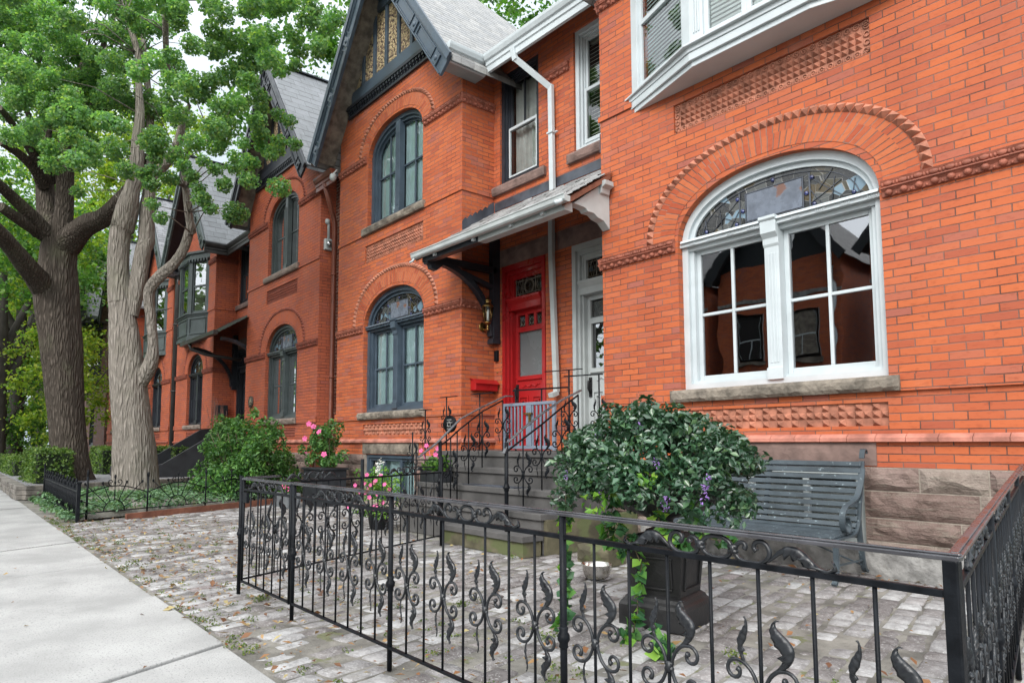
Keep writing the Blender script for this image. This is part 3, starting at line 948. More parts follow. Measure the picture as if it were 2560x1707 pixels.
def bargeboard(house, xc, half, y, m, w=.36):
    nrm = Vector((SLOPE, 0, 1)).normalized()
    for side in (-1, 1):
        mb = MB()
        d = Vector((side, 0, -SLOPE)).normalized()
        n = Vector((-side * nrm.x, 0, -nrm.z))       # inwards, under the roof
        a = Vector((xc, 0, APEX - .03))
        Ltot = half * math.sqrt(1 + SLOPE ** 2) - .02
        def slab(s0, s1, t0, t1, y0, y1):
            q = [a + d * s0 + n * t0, a + d * s1 + n * t0, a + d * s1 + n * t1, a + d * s0 + n * t1]
            if side < 0: q = q[::-1]
            mb.prism([(p.x, p.z) for p in q], 'y', y0, y1)
        slab(0 if side > 0 else .0, Ltot, 0, w, y, y + .05)
        slab(0, Ltot + .02, -.05, .07, y - .045, y - .001)
        slab(0, Ltot + .02, .07, .10, y - .02, y - .001)
        slab(.1, Ltot - .03, w - .03, w - .004, y - .022, y - .001)
        s0 = Ltot - .22
        k = 0
        while s0 > .3:
            # square rosette block, then a long sunk panel shown by its raised rim
            slab(s0 - .17, s0, .13, w - .04, y - .03, y - .001)
            q = a + d * (s0 - .085) + n * (.13 + (w - .17) / 2)
            mb.ball((q.x, y - .032, q.z), .045, .018, .045, 8, 5)
            e = s0 - .25
            f = max(e - .78, .12)
            for (u0, u1, t0, t1) in ((f, e, .125, .145), (f, e, w - .06, w - .04), (f, f + .02, .145, w - .06), (e - .02, e, .145, w - .06)):
                slab(u0, u1, t0, t1, y - .02, y - .001)
            s0 = f - .08
            k += 1
        mb.build('bargeboard', m, house, .004)

def gable_front(house, xc, xl, xr, m, zband=8.02, paint=None, y=YF, brick_infill=False):
    """dentilled beam, timber studs and pebbled panels under the roof point"""
    half_at = lambda z: (APEX - .12 - z) / SLOPE
    if not brick_infill:
        h = half_at(zband + .2)
        mb = MB()
        mb.box(xc - h, xc + h, y - .10, y + .05, zband + .135, zband + .2)
        mb.box(xc - h, xc + h, y - .05, y + .05, zband - .03, zband + .02)
        mb.box(xc - h, xc + h, y - .03, y + .05, zband + .02, zband + .135)
        x = xc - h + .05
        while x < xc + h - .05:
            mb.box(x, x + .055, y - .085, y - .03, zband + .075, zband + .135)
            mb.box(x + .012, x + .043, y - .065, y - .03, zband + .025, zband + .075)
            x += .105
        mb.build('dentil_band', M['black_paint'] if paint is None else paint[1], house)
        pnt = paint[0]
        f = MB()
        z0 = zband + .2
        h0 = half_at(z0 + .3)
        f.box(xc - half_at(z0 + .27) , xc + half_at(z0 + .27), y - .07, y + .05, z0, z0 + .27)
        z1 = z0 + .27
        n = 9
        hh = half_at(z1)
        step = .46
        k = -int(hh / step)
        x = xc + k * step - step / 2
        xs = []
        while x < xc + hh:
            zt = APEX - .12 - abs(x - xc) * SLOPE
            if zt > z1 + .08:
                f.box(x - .045, x + .045, y - .065, y + .03, z1, min(zt, z1 + 1.25))
                xs.append(x)
            x += step
        zc = z1 + 1.25
        if half_at(zc) > .1:
            f.box(xc - half_at(zc + .2), xc + half_at(zc + .2), y - .09, y + .05, zc, zc + .2)
            f.box(xc - half_at(zc + .28), xc + half_at(zc + .28), y - .13, y + .05, zc + .201, zc + .26)
        f.build('gable_timber', pnt, house, .005)
        p = MB()
        p.prism([(xc - half_at(z0), z0), (xc + half_at(z0), z0), (xc, APEX - .12)], 'y', y - .022, y + .06)
        p.build('roughcast_panel', M['roughcast'], house)
        # soffit boards under the overhang
    s_ = MB()
    for side in (-1, 1):
        x1 = xc + side * 2.5
        s_.face([(xc, y - .5, APEX - .2), (x1, y - .5, APEX - .2 - SLOPE * 2.5), (x1, y, APEX - .2 - SLOPE * 2.5), (xc, y, APEX - .2)])
    s_.build('eaves_boards', M['greystone'] if not brick_infill else M['black_paint'], house)

def foundation(house, xl, xr, openings, m, seed, ret=None, y=YF):
    """rock-faced stone courses, skipping basement openings (x0, x1, z0, z1)"""
    rd = random.Random(seed)
    sides = {}
    zs = [.0, .30, .50, .735, Z_FOUND]
    for j in range(len(zs) - 1):
        spans = [(xl, xr)]
        for (a, b, c, d) in openings:
            if zs[j] < d - .02 and zs[j + 1] > c + .02:
                spans = [s for (p, q) in spans for s in ((p, a), (b, q)) if s[1] - s[0] > .05]
        for k_, (p, q) in enumerate(spans):
            mb = sides.setdefault(k_, MB())
            x = p
            while x < q - .01:
                L = rd.uniform(.35, .95)
                e = min(q, x + L)
                if q - e < .25: e = q
                rock(mb, x + .006, e - .006, zs[j] + .006, zs[j + 1] - .006, y - .045, .1, .045, rd.randint(0, 9999), .055)
                x = e
    for mb in sides.values(): mb.build('foundation_stones', m, house)
    b = MB()
    b.box(xl + .004, xr - .004, y - .04, y + .06, 0, Z_FOUND - .003)
    if openings:
        b = MB()
        xs = xl
        for (a, c, z0, z1) in sorted(openings):
            b.box(xs, a, y - .04, y + .06, 0, Z_FOUND - .003)
            b.box(a, c, y - .04, y + .06, 0, z0)
            xs = c
        b.box(xs, xr, y - .04, y + .06, 0, Z_FOUND - .003)
    b.build('mortar_bed', M['mortar'], house)

JEWEL = plain('blue_glass_jewel', (.02, .03, .12), .08, .5, 9, spec=.9)

def double_hung(house, x0, x1, z0, z1, y, paint, gl='glass', back=None, white_lower=False, name='window', halves=(2, 2)):
    mb = MB()
    rring(mb, x0, x1, z0, z1, .07, y - .03, y + .14)
    rring(mb, x0 + .07, x1 - .07, z0 + .07, z1 - .07, .035, y + .01, y + .14)
    rring(mb, x0 + .105, x1 - .105, z0 + .105, z1 - .105, .02, y + .045, y + .14)
    w = mb.build(name, paint, house, .005)
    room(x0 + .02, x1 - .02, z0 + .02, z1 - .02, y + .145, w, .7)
    zm = (z0 + z1) / 2
    sash(x0 + .125, x1 - .125, zm - .02, z1 - .125, y + .06, paint, w, halves[0], 1, gl, .045, .05)
    if white_lower:
        sash(x0 + .125, x1 - .125, z0 + .125, zm + .02, y + .02, M['white_paint'], w, 1, 1, gl, .025, .03)
    else:
        sash(x0 + .125, x1 - .125, z0 + .125, zm + .02, y + .02, paint, w, halves[1], 1, gl, .045, .06)
    if back == 'blind': slat_blind(x0 + .13, x1 - .13, z0 + .13, z1 - .13, y + .18, M['blind'], w)
    elif back: curtain('curtain', x0 + .13, x1 - .13, z0 + .13, z1 - .13, y + .2, M[back], w)
    return w

def panel_door(house, x0, x1, z0, ztop, zleaf, y, paint, kind, hinge_left=True):
    """front door in a deep moulded case with a leaded light above"""
    mb = MB()
    ring(mb, [(x0, z0), (x0, ztop), (x1, ztop), (x1, z0)], [(x0 + .07, z0), (x0 + .07, ztop - .09), (x1 - .07, ztop - .09), (x1 - .07, z0)], y - .05, y + .2, False)
    ring(mb, [(x0 + .07, z0), (x0 + .07, ztop - .09), (x1 - .07, ztop - .09), (x1 - .07, z0)], [(x0 + .11, z0), (x0 + .11, ztop - .15), (x1 - .11, ztop - .15), (x1 - .11, z0)], y - .0, y + .2, False)
    ring(mb, [(x0 + .11, z0), (x0 + .11, ztop - .15), (x1 - .11, ztop - .15), (x1 - .11, z0)], [(x0 + .14, z0), (x0 + .14, ztop - .19), (x1 - .14, ztop - .19), (x1 - .14, z0)], y + .05, y + .2, False)
    mb.box(x0 + .13, x1 - .13, y - .02, y + .2, zleaf + .0, zleaf + .16)
    mb.prism([(y - .02, zleaf + .1), (y - .07, zleaf + .16), (y - .07, zleaf + .2), (y + .1, zleaf + .2), (y + .1, zleaf + .1)], 'x', x0 + .12, x1 - .12)
    case = mb.build('door_case', paint, house, .005)
    t = MB()
    rring(t, x0 + .14, x1 - .14, zleaf + .2, ztop - .19, .04, y + .06, y + .12)
    t.build('transom_sash', paint, case)
    g = MB()
    xa, xb, za, zb = x0 + .18, x1 - .18, zleaf + .24, ztop - .23
    g.face([(xa, y + .1, za), (xb, y + .1, za), (xb, y + .1, zb), (xa, y + .1, zb)])
    g.build('leaded_light', M['stained_dark'], case)
    l = MB()
    xm, zm, rr = (xa + xb) / 2, (za + zb) / 2, (zb - za) * .4
    l.tube([(xm + rr * math.cos(i * PI / 12), y + .094, zm + rr * math.sin(i * PI / 12)) for i in range(25)], .006, 4)
    l.tube([(xm + rr * .82 * math.cos(i * PI / 12), y + .094, zm + rr * .82 * math.sin(i * PI / 12)) for i in range(25)], .004, 4)
    for sx in (-1, 1):
        for k in (.46, .95):
            xx = xm + sx * (xb - xa) / 2 * k
            l.box(xx - .005, xx + .005, y + .09, y + .098, za, zb)
        xx = xm + sx * (xb - xa) / 2 * .7
        l.tube([(xx, y + .094, za), (xx + .05, y + .094, zm), (xx, y + .094, zb), (xx - .05, y + .094, zm), (xx, y + .094, za)], .004, 4)
    l.box(xa, xb, y + .09, y + .098, za + .03, za + .038); l.box(xa, xb, y + .09, y + .098, zb - .038, zb - .03)
    l.build('leading', M['greystone'], case)
    room(x0 + .1, x1 - .1, z0, ztop - .1, y + .24, case, .3)
    # the leaf
    xa, xb = x0 + .14, x1 - .14
    yd = y + .12
    zg = zleaf - 1.06           # bottom of the big glass
    zt = zleaf - .29 if kind == 'red' else zleaf - .36
    d = MB()
    d.box(xa, xb, yd, yd + .05, z0, zg - .04)
    d.box(xa, xa + .06, yd, yd + .05, zg - .04, zleaf)
    d.box(xb - .06, xb, yd, yd + .05, zg - .04, zleaf)
    d.box(xa + .06, xb - .06, yd, yd + .05, zleaf - .07, zleaf)
    d.box(xa + .06, xb - .06, yd, yd + .05, zt - .03, zt + .03)
    n = 3 if kind == 'red' else 2
    for k in range(1, n):
        xx = xa + .06 + (xb - xa - .12) * k / n
        d.box(xx - .028, xx + .028, yd, yd + .05, zt + .03, zleaf - .07)
    rring(d, xa + .06, xb - .06, zg - .04, zt - .03, .03, yd - .02, yd + .02)
    d.prism([(yd, zg - .09), (yd - .03, zg - .075), (yd - .03, zg - .045), (yd, zg - .03)], 'x', xa + .06, xb - .06)
    # carved swag and fielded panels
    xm = (xa + xb) / 2
    d.tube([(xm + s_ * .2, yd - .006, zg - .17 + .02 * math.sin(s_ * 9)) for s_ in [i / 10 - 1 for i in range(21)]], .012, 5)
    for k in range(-3, 4): d.ball((xm + k * .045, yd, zg - .17), .02, .016, .016, 7, 4)
    for sx in (-1, 1):
        x_ = sorted((xm + sx * .045, xm + sx * ((xb - xa) / 2 - .1)))
        zh = max(z0 + .25, zg - .33)
        rring(d, x_[0], x_[1], z0 + .16, zh, .03, yd - .02, yd + .01)
        rring(d, x_[0] + .06, x_[1] - .06, z0 + .22, zh - .06, .025, yd - .028, yd + .01)
    door = d.build('door', paint, house, .005)
    g = MB()
    g.face([(xa + .07, yd + .03, zg - .03), (xb - .07, yd + .03, zg - .03), (xb - .07, yd + .03, zt - .04), (xa + .07, yd + .03, zt - .04)])
    g.build('pane', M['frost'] if kind == 'red' else M['glass_dark'], door)
    g = MB()
    for k in range(n):
        a = xa + .06 + (xb - xa - .12) * k / n
        b = xa + .06 + (xb - xa - .12) * (k + 1) / n
        g.face([(a + .02, yd + .03, zt + .02), (b - .02, yd + .03, zt + .02), (b - .02, yd + .03, zleaf - .09), (a + .02, yd + .03, zleaf - .09)])
    g.build('small_leaded_pane', M['stained_dark'], door)
    if kind == 'red':
        l = MB()
        for k in range(n):
            a = xa + .06 + (xb - xa - .12) * (k + .5) / n
            zc = (zt + zleaf - .07) / 2
            l.tube([(a + .055 * math.cos(i * PI / 4), yd + .026, zc + .055 * math.sin(i * PI / 4)) for i in range(9)], .005, 4)
            for i in range(4):
                g_ = i * PI / 2 + PI / 4
                l.tube([(a + .03 * math.cos(g_), yd + .026, zc + .03 * math.sin(g_)), (a + .11 * math.cos(g_), yd + .026, zc + .12 * math.sin(g_))], .004, 4)
        l.build('leading', M['greystone'], door)
    hd = MB()
    xh = xa + .055 if hinge_left else xb - .055
    hd.box(xh - .026, xh + .026, yd - .02, yd, zg - .42, zg - .14)
    hd.tube([(xh, yd - .01, zg - .18), (xh, yd - .06, zg - .2), (xh, yd - .065, zg - .3), (xh, yd - .02, zg - .37)], .012, 6)
    hd.build('handle', M['cast_black'], door)
    return door
# ------------------------------------------------------------------ the row of houses
def blocks_along(mb, a, b, o, z0, z1, out, step=.248, jt=.005, chamfer=True):
    """a course of proud moulded bricks from a to b (xy), pushed out along o"""
    A, B, n = Vector((*a, 0)), Vector((*b, 0)), Vector((*o, 0))
    L = (B - A).length
    t = (B - A) / L
    N = max(1, round(L / step))
    for k in range(N):
        p, q = A + t * (L * k / N + jt / 2), A + t * (L * (k + 1) / N - jt / 2)
        if chamfer: prof = [(-.01, z0), (out, z0), (out, z0 + (z1 - z0) * .5), (.004, z1), (-.01, z1)]
        else: prof = [(-.01, z0), (out, z0), (out, z1), (-.01, z1)]
        v = [p + n * d + Vector((0, 0, z)) for d, z in prof] + [q + n * d + Vector((0, 0, z)) for d, z in prof]
        m = len(prof)
        mb.add(v, [tuple(range(m)), tuple(range(2 * m - 1, m - 1, -1))] + [(i, m + i, m + (i + 1) % m, (i + 1) % m) for i in range(m)])

def row_house(spec):
    XL, XR, xw, hw = spec['XL'], spec['XR'], spec['xw'], spec['hw']
    bm, am, tm = spec['brick'], spec['arch'], spec['terra']
    paint = spec['paint']
    rec = spec['recess']                    # 'R' or 'L': which side holds the doors
    xi = XR if rec == 'R' else XL           # inner corner
    xp = spec['party']                      # party line in the recess
    fine = spec.get('fine', True)
    xc = (XL + XR) / 2
    H = thing('brick_house', spec['label'], 'house', (xc, YF, 0), 'brick row houses')
    zlo, zap = 3.41, 8.1 if not spec.get('bay') or True else 8.1
    b_lo = .67
    holes = [arch_outline(xw, hw, 1.745, zlo, b_lo)[::-1]]
    pl = spec.get('panel_lo', (xw - hw - .0, xw + hw - .02))
    holes.append([(pl[0], 1.305), (pl[1], 1.305), (pl[1], 1.515), (pl[0], 1.515)])
    up = spec['up']
    pu = spec.get('panel_up')
    if pu: holes.append([(pu[0], 4.735), (pu[1], 4.735), (pu[1], 5.075), (pu[0], 5.075)])
    if up == 'arch':
        xu, hu, zu, bu = spec['xu'], spec['hu'], 6.83, .60
        holes.append(arch_outline(xu, hu, 5.43, zu, bu)[::-1])
    else:
        b0, b1, zb0, zb1 = spec['bay']
        holes.append([(b0 + .25, zb0 + .1), (b1 - .25, zb0 + .1), (b1 - .25, 7.1), (b0 + .25, 7.1)])
    ht = lambda z: (APEX - .16 - z) / SLOPE
    ztop = spec.get('ztop', 8.1)
    outer = [(XL, Z_FOUND), (XR, Z_FOUND), (XR, APEX - .16 - SLOPE * (XR - xc)), (xc + ht(ztop), ztop), (xc - ht(ztop), ztop), (XL, APEX - .16 - SLOPE * (xc - XL))]
    wb = MB()
    wall_sheet(wb, outer, holes, YF)
    zt = APEX - .2 - SLOPE * (XR - xc)
    # side faces: the return into the porch recess, and the long side wall
    xo = XL if rec == 'R' else XR
    q = [(xi, YF, 0), (xi, YR, 0), (xi, YR, zt + .3), (xi, YF, zt)]
    wb.face(q if rec == 'R' else q[::-1])
    q = [(xo, YF, 0), (xo, YF, zt), (xo, 15, zt), (xo, 15, 0)]
    wb.face(q if rec == 'R' else q[::-1])
    # recessed porch wall
    x0, x1 = sorted((xi, xp))
    dr = spec['door']
    rw = spec['rwin']
    rh = []
    if dr: rh.append([(dr[0] - .01, 1.0), (dr[1] + .01, 1.0), (dr[1] + .01, 4.06), (dr[0] - .01, 4.06)])
    if rw: rh.append([(rw[0] - .01, rw[2]), (rw[1] + .01, rw[2]), (rw[1] + .01, rw[3]), (rw[0] - .01, rw[3])])
    wall_sheet(wb, [(x0, 0), (x1, 0), (x1, 7.6), (x0, 7.6)], rh, YR, .2)
    wb.build('brick_wall', bm, H)
    # projecting brick bands
    def band(*q):
        mb = MB(); mb.box(*q); mb.build('brick_band', bm, H)
    sx0, sx1 = xw - hw - .11, xw + hw + .1
    for a, b in ((XL - (.03 if rec == 'L' else 0), sx0), (sx1, XR + (.03 if rec == 'R' else 0))):
        band(a, b, YF - .03, YF + .01, 1.604, 1.745)
    su = (spec['xu'] - spec['hu'] - .15, spec['xu'] + spec['hu'] + .1) if up == 'arch' else (spec['bay'][0], spec['bay'][1])
    for a, b in ((XL - (.022 if rec == 'L' else 0), su[0]), (su[1], XR + (.022 if rec == 'R' else 0))):
        band(a, b, YF - .022, YF + .01, 5.296, 5.367)
    d = 1 if rec == 'R' else -1
    xs = sorted((xi - .01 * d, xi + .03 * d)); band(xs[0], xs[1], YF + .0105, YR, 1.604, 1.745)
    xs = sorted((xi - .01 * d, xi + .022 * d)); band(xs[0], xs[1], YF + .0105, YR, 5.296, 5.367)
    mb = MB()
    blocks_along(mb, (XL, YF), (XR, YF), (0, -1), 1.165, 1.235, .05)
    blocks_along(mb, (xi, YF), (xi, YR), (d, 0), 1.165, 1.235, .05)
    mb.build('chamfered_belt', M['chamfer'] if fine else tm, H)
    # foundation and basement opening
    base = spec.get('basement')
    foundation(H, XL, XR, [base] if base else [], spec['stone'], spec['seed'])
    lt = spec.get('lintel')
    if lt:
        l = MB()
        rock(l, lt[0], lt[1], .952, 1.158, YF - .012, .1, .012 if spec['seed'] == 2 else .022, spec['seed'] + 70, .05)
        l.build('basement_lintel', M['lintel'] if spec['seed'] == 2 else M['greystone'], H)
    if base:
        f = MB()
        rring(f, base[0], base[1], base[2], base[3], .06, YF + .03, YF + .12)
        rring(f, base[0] + .06, base[1] - .06, base[2] + .06, base[3] - .06, .05, YF + .06, YF + .12)
        n = max(2, int((base[1] - base[0]) / .5))
        for k in range(1, n):
            x = base[0] + (base[1] - base[0]) * k / n
            f.box(x - .03, x + .03, YF + .055, YF + .118, base[2] + .11, base[3] - .11)
        w = f.build('basement_window', spec.get('bpaint', paint), H, .004)
        g = MB()
        g.face([(base[0] + .09, YF + .1, base[2] + .09), (base[1] - .09, YF + .1, base[2] + .09), (base[1] - .09, YF + .1, base[3] - .09), (base[0] + .09, YF + .1, base[3] - .09)])
        g.build('pane', M['glass'], w)
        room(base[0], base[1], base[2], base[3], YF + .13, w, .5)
        curtain('curtain', base[0] + .1, base[1] - .1, base[2] + .1, base[3] - .1, YF + .19, M[spec['drape'] or 'curtain_white'], w)
    # ground floor window
    arch_window(H, xw, hw, 1.745, zlo, b_lo, paint, spec['glass'], True, spec['drape'], .09, not fine, spec.get('rows', 2), 'stained')
    sill_stone(sx0, sx1, 1.742, 0, spec['sill'], H, spec['seed'] + 11)
    foot = arch_band(H, xw, hw, zlo + .08, b_lo - .055, am, tm if not fine else spec.get('dog', tm), .2, .07, .1)
    # string courses
    segs = [((XL, YF), (xw - hw - .03, YF), (0, -1)), ((xw + hw + .03, YF), (XR, YF), (0, -1)), ((xi, YF - .03), (xi, YR), (d, 0))]
    string_course(H, segs, 3.335, .15, tm, fine)
    if up == 'arch':
        s2 = [((XL, YF), (xu - hu - .05, YF), (0, -1)), ((xu + hu + .05, YF), (XR, YF), (0, -1)), ((xi, YF - .03), (xi, YR), (d, 0))]
    else:
        s2 = [((XL, YF), (spec['bay'][0], YF), (0, -1)), ((spec['bay'][1], YF), (XR, YF), (0, -1)), ((xi, YF - .03), (xi, YR), (d, 0))]
    px = dr and (dr[1] if rec == 'R' else dr[0])
    if dr and fine:
        a, b = sorted((px + .02 * d, xp))
        s2.append(((a, YR), (b, YR), (0, -1)))
    string_course(H, s2, 6.79, .15, tm, fine)
    tile_panel(H, pl[0], pl[1], 1.305, 1.515, tm if not fine else spec.get('tile', tm), spec.get('tilekind', 'check'), False)
    if pu: tile_panel(H, pu[0], pu[1], 4.735, 5.075, tm if not fine else spec.get('tile', tm), 'full', True)
    # upper floor
    if up == 'arch':
        arch_window(H, xu, hu, 5.43, zu, bu, paint, spec['uglass'], False, spec['udrape'], .09, not fine, 2, transom=False)
        sill_stone(su[0], su[1], 5.432, 0, spec['sill'], H, spec['seed'] + 31, .14)
        arch_band(H, xu, hu, zu + .07, bu - .06, am, tm if not fine else spec.get('dog', tm), .17, .05, .09)
    # roof
    rf = MB()
    roof_slope(rf, xc, 2.62, 1, 6.0, 14.5, spec.get('hip'))
    roof_slope(rf, xc, 2.62, -1, 6.0, 14.5, spec.get('hip'))
    r = rf.build('roof', spec['roof'], H)
    cp = MB()
    for sx in (-1, 1):
        cp.bar((xc + sx * .06, 6.0, APEX - .02), (xc + sx * .06, spec['hip'][0] if spec.get('hip') else 14.5, APEX - .02), .14, .03, (sx * .3, 0, 1))
    cp.build('ridge_cap', M['lead_flash'], r)
    bargeboard(H, xc, 2.62, 5.96, paint if not spec.get('bargepaint') else spec['bargepaint'])
    gable_front(H, xc, XL, XR, tm, 8.02, spec['gable'], YF, spec.get('gablebrick', False))
    if rw:
        double_hung(H, rw[0], rw[1], rw[2], rw[3], YR + .06, rw[4], rw[5], rw[6], rw[7])
        s_ = MB()
        a, b = (x0, min(x1, rw[1] + .18)) if rec == 'R' else (max(x0, rw[0] - .12), x1)
        rock(s_, a, b, rw[2] - .145, rw[2] - .002, YR - .06, .2, .025, spec['seed'] + 5, .035)
        s_.build('sill', M['lintel'], H)
    if dr:
        l = MB()
        rock(l, x0 + .01, x1 - .005, 4.065, 4.35, YR - .004, .1, .012, spec['seed'] + 9, .07)
        l.build('door_lintel', M['lintel'], H)
        panel_door(H, dr[0], dr[1], 1.045, 4.055, 3.30, YR + .04, dr[2], dr[3], True)
    return H

def bay_window(H, b0, b1, f0, f1, yfr, zs0, zs1, ztop, paint, glassn, lower, back, sheer=False):
    """canted timber bay: b0,b1 where it meets the wall, f0,f1 front corners"""
    plan = [(b0, YF), (f0, yfr), (f1, yfr), (b1, YF)]
    def grow(e):
        return [(b0 - e * 1.6, YF), (f0 - e * .5, yfr - e), (f1 + e * .5, yfr - e), (b1 + e * 1.6, YF)]
    mb = MB()
    mb.prism(grow(.03), 'z', zs1 - .10, zs1)
    mb.prism(grow(.075), 'z', zs1 - .045, zs1 - .02)
    if lower:
        mb.prism(grow(-.0), 'z', zs0, zs1 - .10)
        mb.prism(grow(.035), 'z', zs0 - .06, zs0 + .05)
        segs = [(plan[0], plan[1]), (plan[1], plan[2]), (plan[2], plan[3])]
        for a, b in segs:
            A, B = Vector((*a, 0)), Vector((*b, 0))
            t = (B - A).normalized(); n = Vector((t.y, -t.x, 0))
            L = (B - A).length
            for (u0, u1, w0, w1) in ((.07, L - .07, zs0 + .13, zs0 + .17), (.07, L - .07, zs1 - .2, zs1 - .16), (.07, .11, zs0 + .17, zs1 - .2), (L - .11, L - .07, zs0 + .17, zs1 - .2)):
                p, q = A + t * u0 + n * .002, A + t * u1 + n * .002
                mb.add([p + Vector((0, 0, w0)), q + Vector((0, 0, w0)), q + Vector((0, 0, w1)), p + Vector((0, 0, w1)), p + n * .025 + Vector((0, 0, w0)), q + n * .025 + Vector((0, 0, w0)), q + n * .025 + Vector((0, 0, w1)), p + n * .025 + Vector((0, 0, w1))],
                       [(4, 5, 6, 7), (0, 1, 5, 4), (1, 2, 6, 5), (2, 3, 7, 6), (3, 0, 4, 7)])
    else:
        mb.prism(grow(.015), 'z', zs1 - .19, zs1 - .10)
        mb.prism(grow(-.02), 'z', zs1 - .25, zs1 - .19)
    bay = mb.build('bay_window', paint, H, .006)
    mb = MB()
    mb.prism(grow(.02), 'z', ztop - .22, ztop)
    mb.prism(grow(.08), 'z', ztop - .05, ztop + .03)
    if lower:
        for a, b in ((plan[0], plan[1]), (plan[1], plan[2]), (plan[2], plan[3])):
            A, B = Vector((*a, 0)), Vector((*b, 0))
            t = (B - A).normalized(); n = Vector((t.y, -t.x, 0)); L = (B - A).length
            k = .05
            while k < L:
                c = A + t * k + n * .045
                mb.obox((c.x, c.y, ztop - .27), t * .03, n * .03, (0, 0, .045)); k += .13
    mb.build('cornice', paint, bay, .006)
    segs = [(plan[0], plan[1]), (plan[1], plan[2]), (plan[2], plan[3])]
    fr = MB(); gl = MB(); bl = MB()
    for si, (a, b) in enumerate(segs):
        A, B = Vector((*a, 0)), Vector((*b, 0))
        t = (B - A).normalized(); n = Vector((t.y, -t.x, 0)); L = (B - A).length
        inn = -n
        z0, z1 = zs1 + .001, ztop - .22
        def slab(u0, u1, w0, w1, d0, d1):
            p = [A + t * u0 + inn * d0, A + t * u1 + inn * d0, A + t * u1 + inn * d1, A + t * u0 + inn * d1]
            fr.add([q + Vector((0, 0, w0)) for q in p] + [q + Vector((0, 0, w1)) for q in p], [(0, 3, 2, 1), (4, 5, 6, 7), (0, 1, 5, 4), (1, 2, 6, 5), (2, 3, 7, 6), (3, 0, 4, 7)])
        pw = .13 if si != 1 else .16
        slab(0, pw, z0, z1, 0, .1); slab(L - pw, L, z0, z1, 0, .1)
        if si == 1 and not lower:
            for e in (0.03, L - .13):
                for k in range(3): slab(e + .02 + k * .03, e + .035 + k * .03, z0 + .1, z1 - .1, -.012, -.001)
        nl = 1 if si != 1 else (2 if L > 1.2 else 1)
        for k in range(nl):
            u0 = pw + (L - 2 * pw) * k / nl; u1 = pw + (L - 2 * pw) * (k + 1) / nl
            slab(u0, u0 + .055, z0, z1, .03, .09); slab(u1 - .055, u1, z0, z1, .03, .09)
            slab(u0 + .055, u1 - .055, z0, z0 + .08, .03, .09); slab(u0 + .055, u1 - .055, z1 - .07, z1, .03, .09)
            zm = (z0 + z1) / 2
            slab(u0 + .055, u1 - .055, zm - .03, zm + .03, .028, .088)
            g = [A + t * u0 + inn * .06, A + t * u1 + inn * .06]
            gl.face([(g[0].x, g[0].y, z0), (g[1].x, g[1].y, z0), (g[1].x, g[1].y, z1), (g[0].x, g[0].y, z1)])
            z = z0 + .09
            while z < z1 - .05:
                c = A + t * ((u0 + u1) / 2) + inn * .088
                bl.obox((c.x, c.y, z), t * ((u1 - u0) / 2 - .03), inn * .010 + Vector((0, 0, .022)), Vector((0, 0, .0016)))
                z += .05
    fr.build('bay_sash', paint, bay, .004)
    gl.build('pane', M[glassn], bay)
    if sheer:
        sh = MB(); A, B = Vector((*plan[1], 0)), Vector((*plan[2], 0))
        sh.box(A.x + .1, B.x - .1, A.y + .095, A.y + .1, zs1 + .05, ztop - .2)
        sh.build('roller_blind', M['sheer'], bay)
    if back: bl.build('slat_blind', M[back], bay)
    rm = MB()
    rm.face([(b0, YF + .6, zs1), (b1, YF + .6, zs1), (b1, YF + .6, ztop), (b0, YF + .6, ztop)])
    rm.box(b0 + .1, b1 - .1, YF - .0, YF + .59, zs1 - .04, zs1 + .004)
    rm.build('room_lining', M['interior'], bay)
    return bay

NAVY, SLP = M['black_paint'], M['slate_paint']
HM = row_house(dict(XL=-13.16, XR=-8.75, xw=-10.93, hw=1.08, recess='R', party=-7.245, up='arch', xu=-10.93, hu=1.0,
    panel_lo=(-11.98, -9.76), panel_up=(-12.0, -9.895), brick=M['brick'], arch=M['brick_arch'], terra=M['terracotta'], tile=M['terra_pale'], dog=M['terra_pale'], tilekind='boss',
    paint=SLP, glass='glass', uglass='glass', drape='curtain', udrape='curtain', sill=M['greystone'], stone=M['sandstone'], roof=M['shingle'],
    gable=(SLP, NAVY), seed=1, basement=(-11.86, -10.05, .12, .94), lintel=(-11.97, -9.98), hip=(7.5, 5.5), bargepaint=SLP,
    door=(-8.53, -7.51, M['red_paint'], 'red'), rwin=(-8.58, -7.64, 5.455, 7.39, NAVY, 'glass', 'curtain_white', True),
    label='orange-red brick house with red front door, slate-blue trim and pale pebbled gable'))
HR = row_house(dict(XL=-5.74, XR=-1.1, xw=-3.525, hw=1.08, recess='L', party=-7.245, up='bay', bay=(-5.22, -1.72, 5.29, 7.1),
    panel_lo=(-4.63, -2.46), panel_up=(-4.615, -2.46), brick=M['brick'], arch=M['brick_arch'], terra=M['terracotta'], tile=M['terra_pale'], dog=M['terra_pale'], tilekind='check',
    paint=M['white_paint'], glass='glass_dark', drape=None, sill=M['greystone'], stone=M['sandstone'], roof=M['shingle'],
    gable=(SLP, NAVY), seed=2, basement=(-4.4, -2.68, .18, .93), lintel=(-4.6, -2.575), bpaint=M['grey_paint'],
    door=(-6.93, -5.91, M['grey_paint'], 'pale'), rwin=(-6.85, -5.9, 5.45, 7.35, M['white_paint'], 'glass', 'blind', False),
    label='orange-red brick house with white bowed window and white bay above the bench'))
bay_window(HR, -5.22, -1.72, -4.13, -2.83, 6.14, 5.2, 5.46, 7.35, M['white_paint'], 'glass', False, 'blind_green', True)
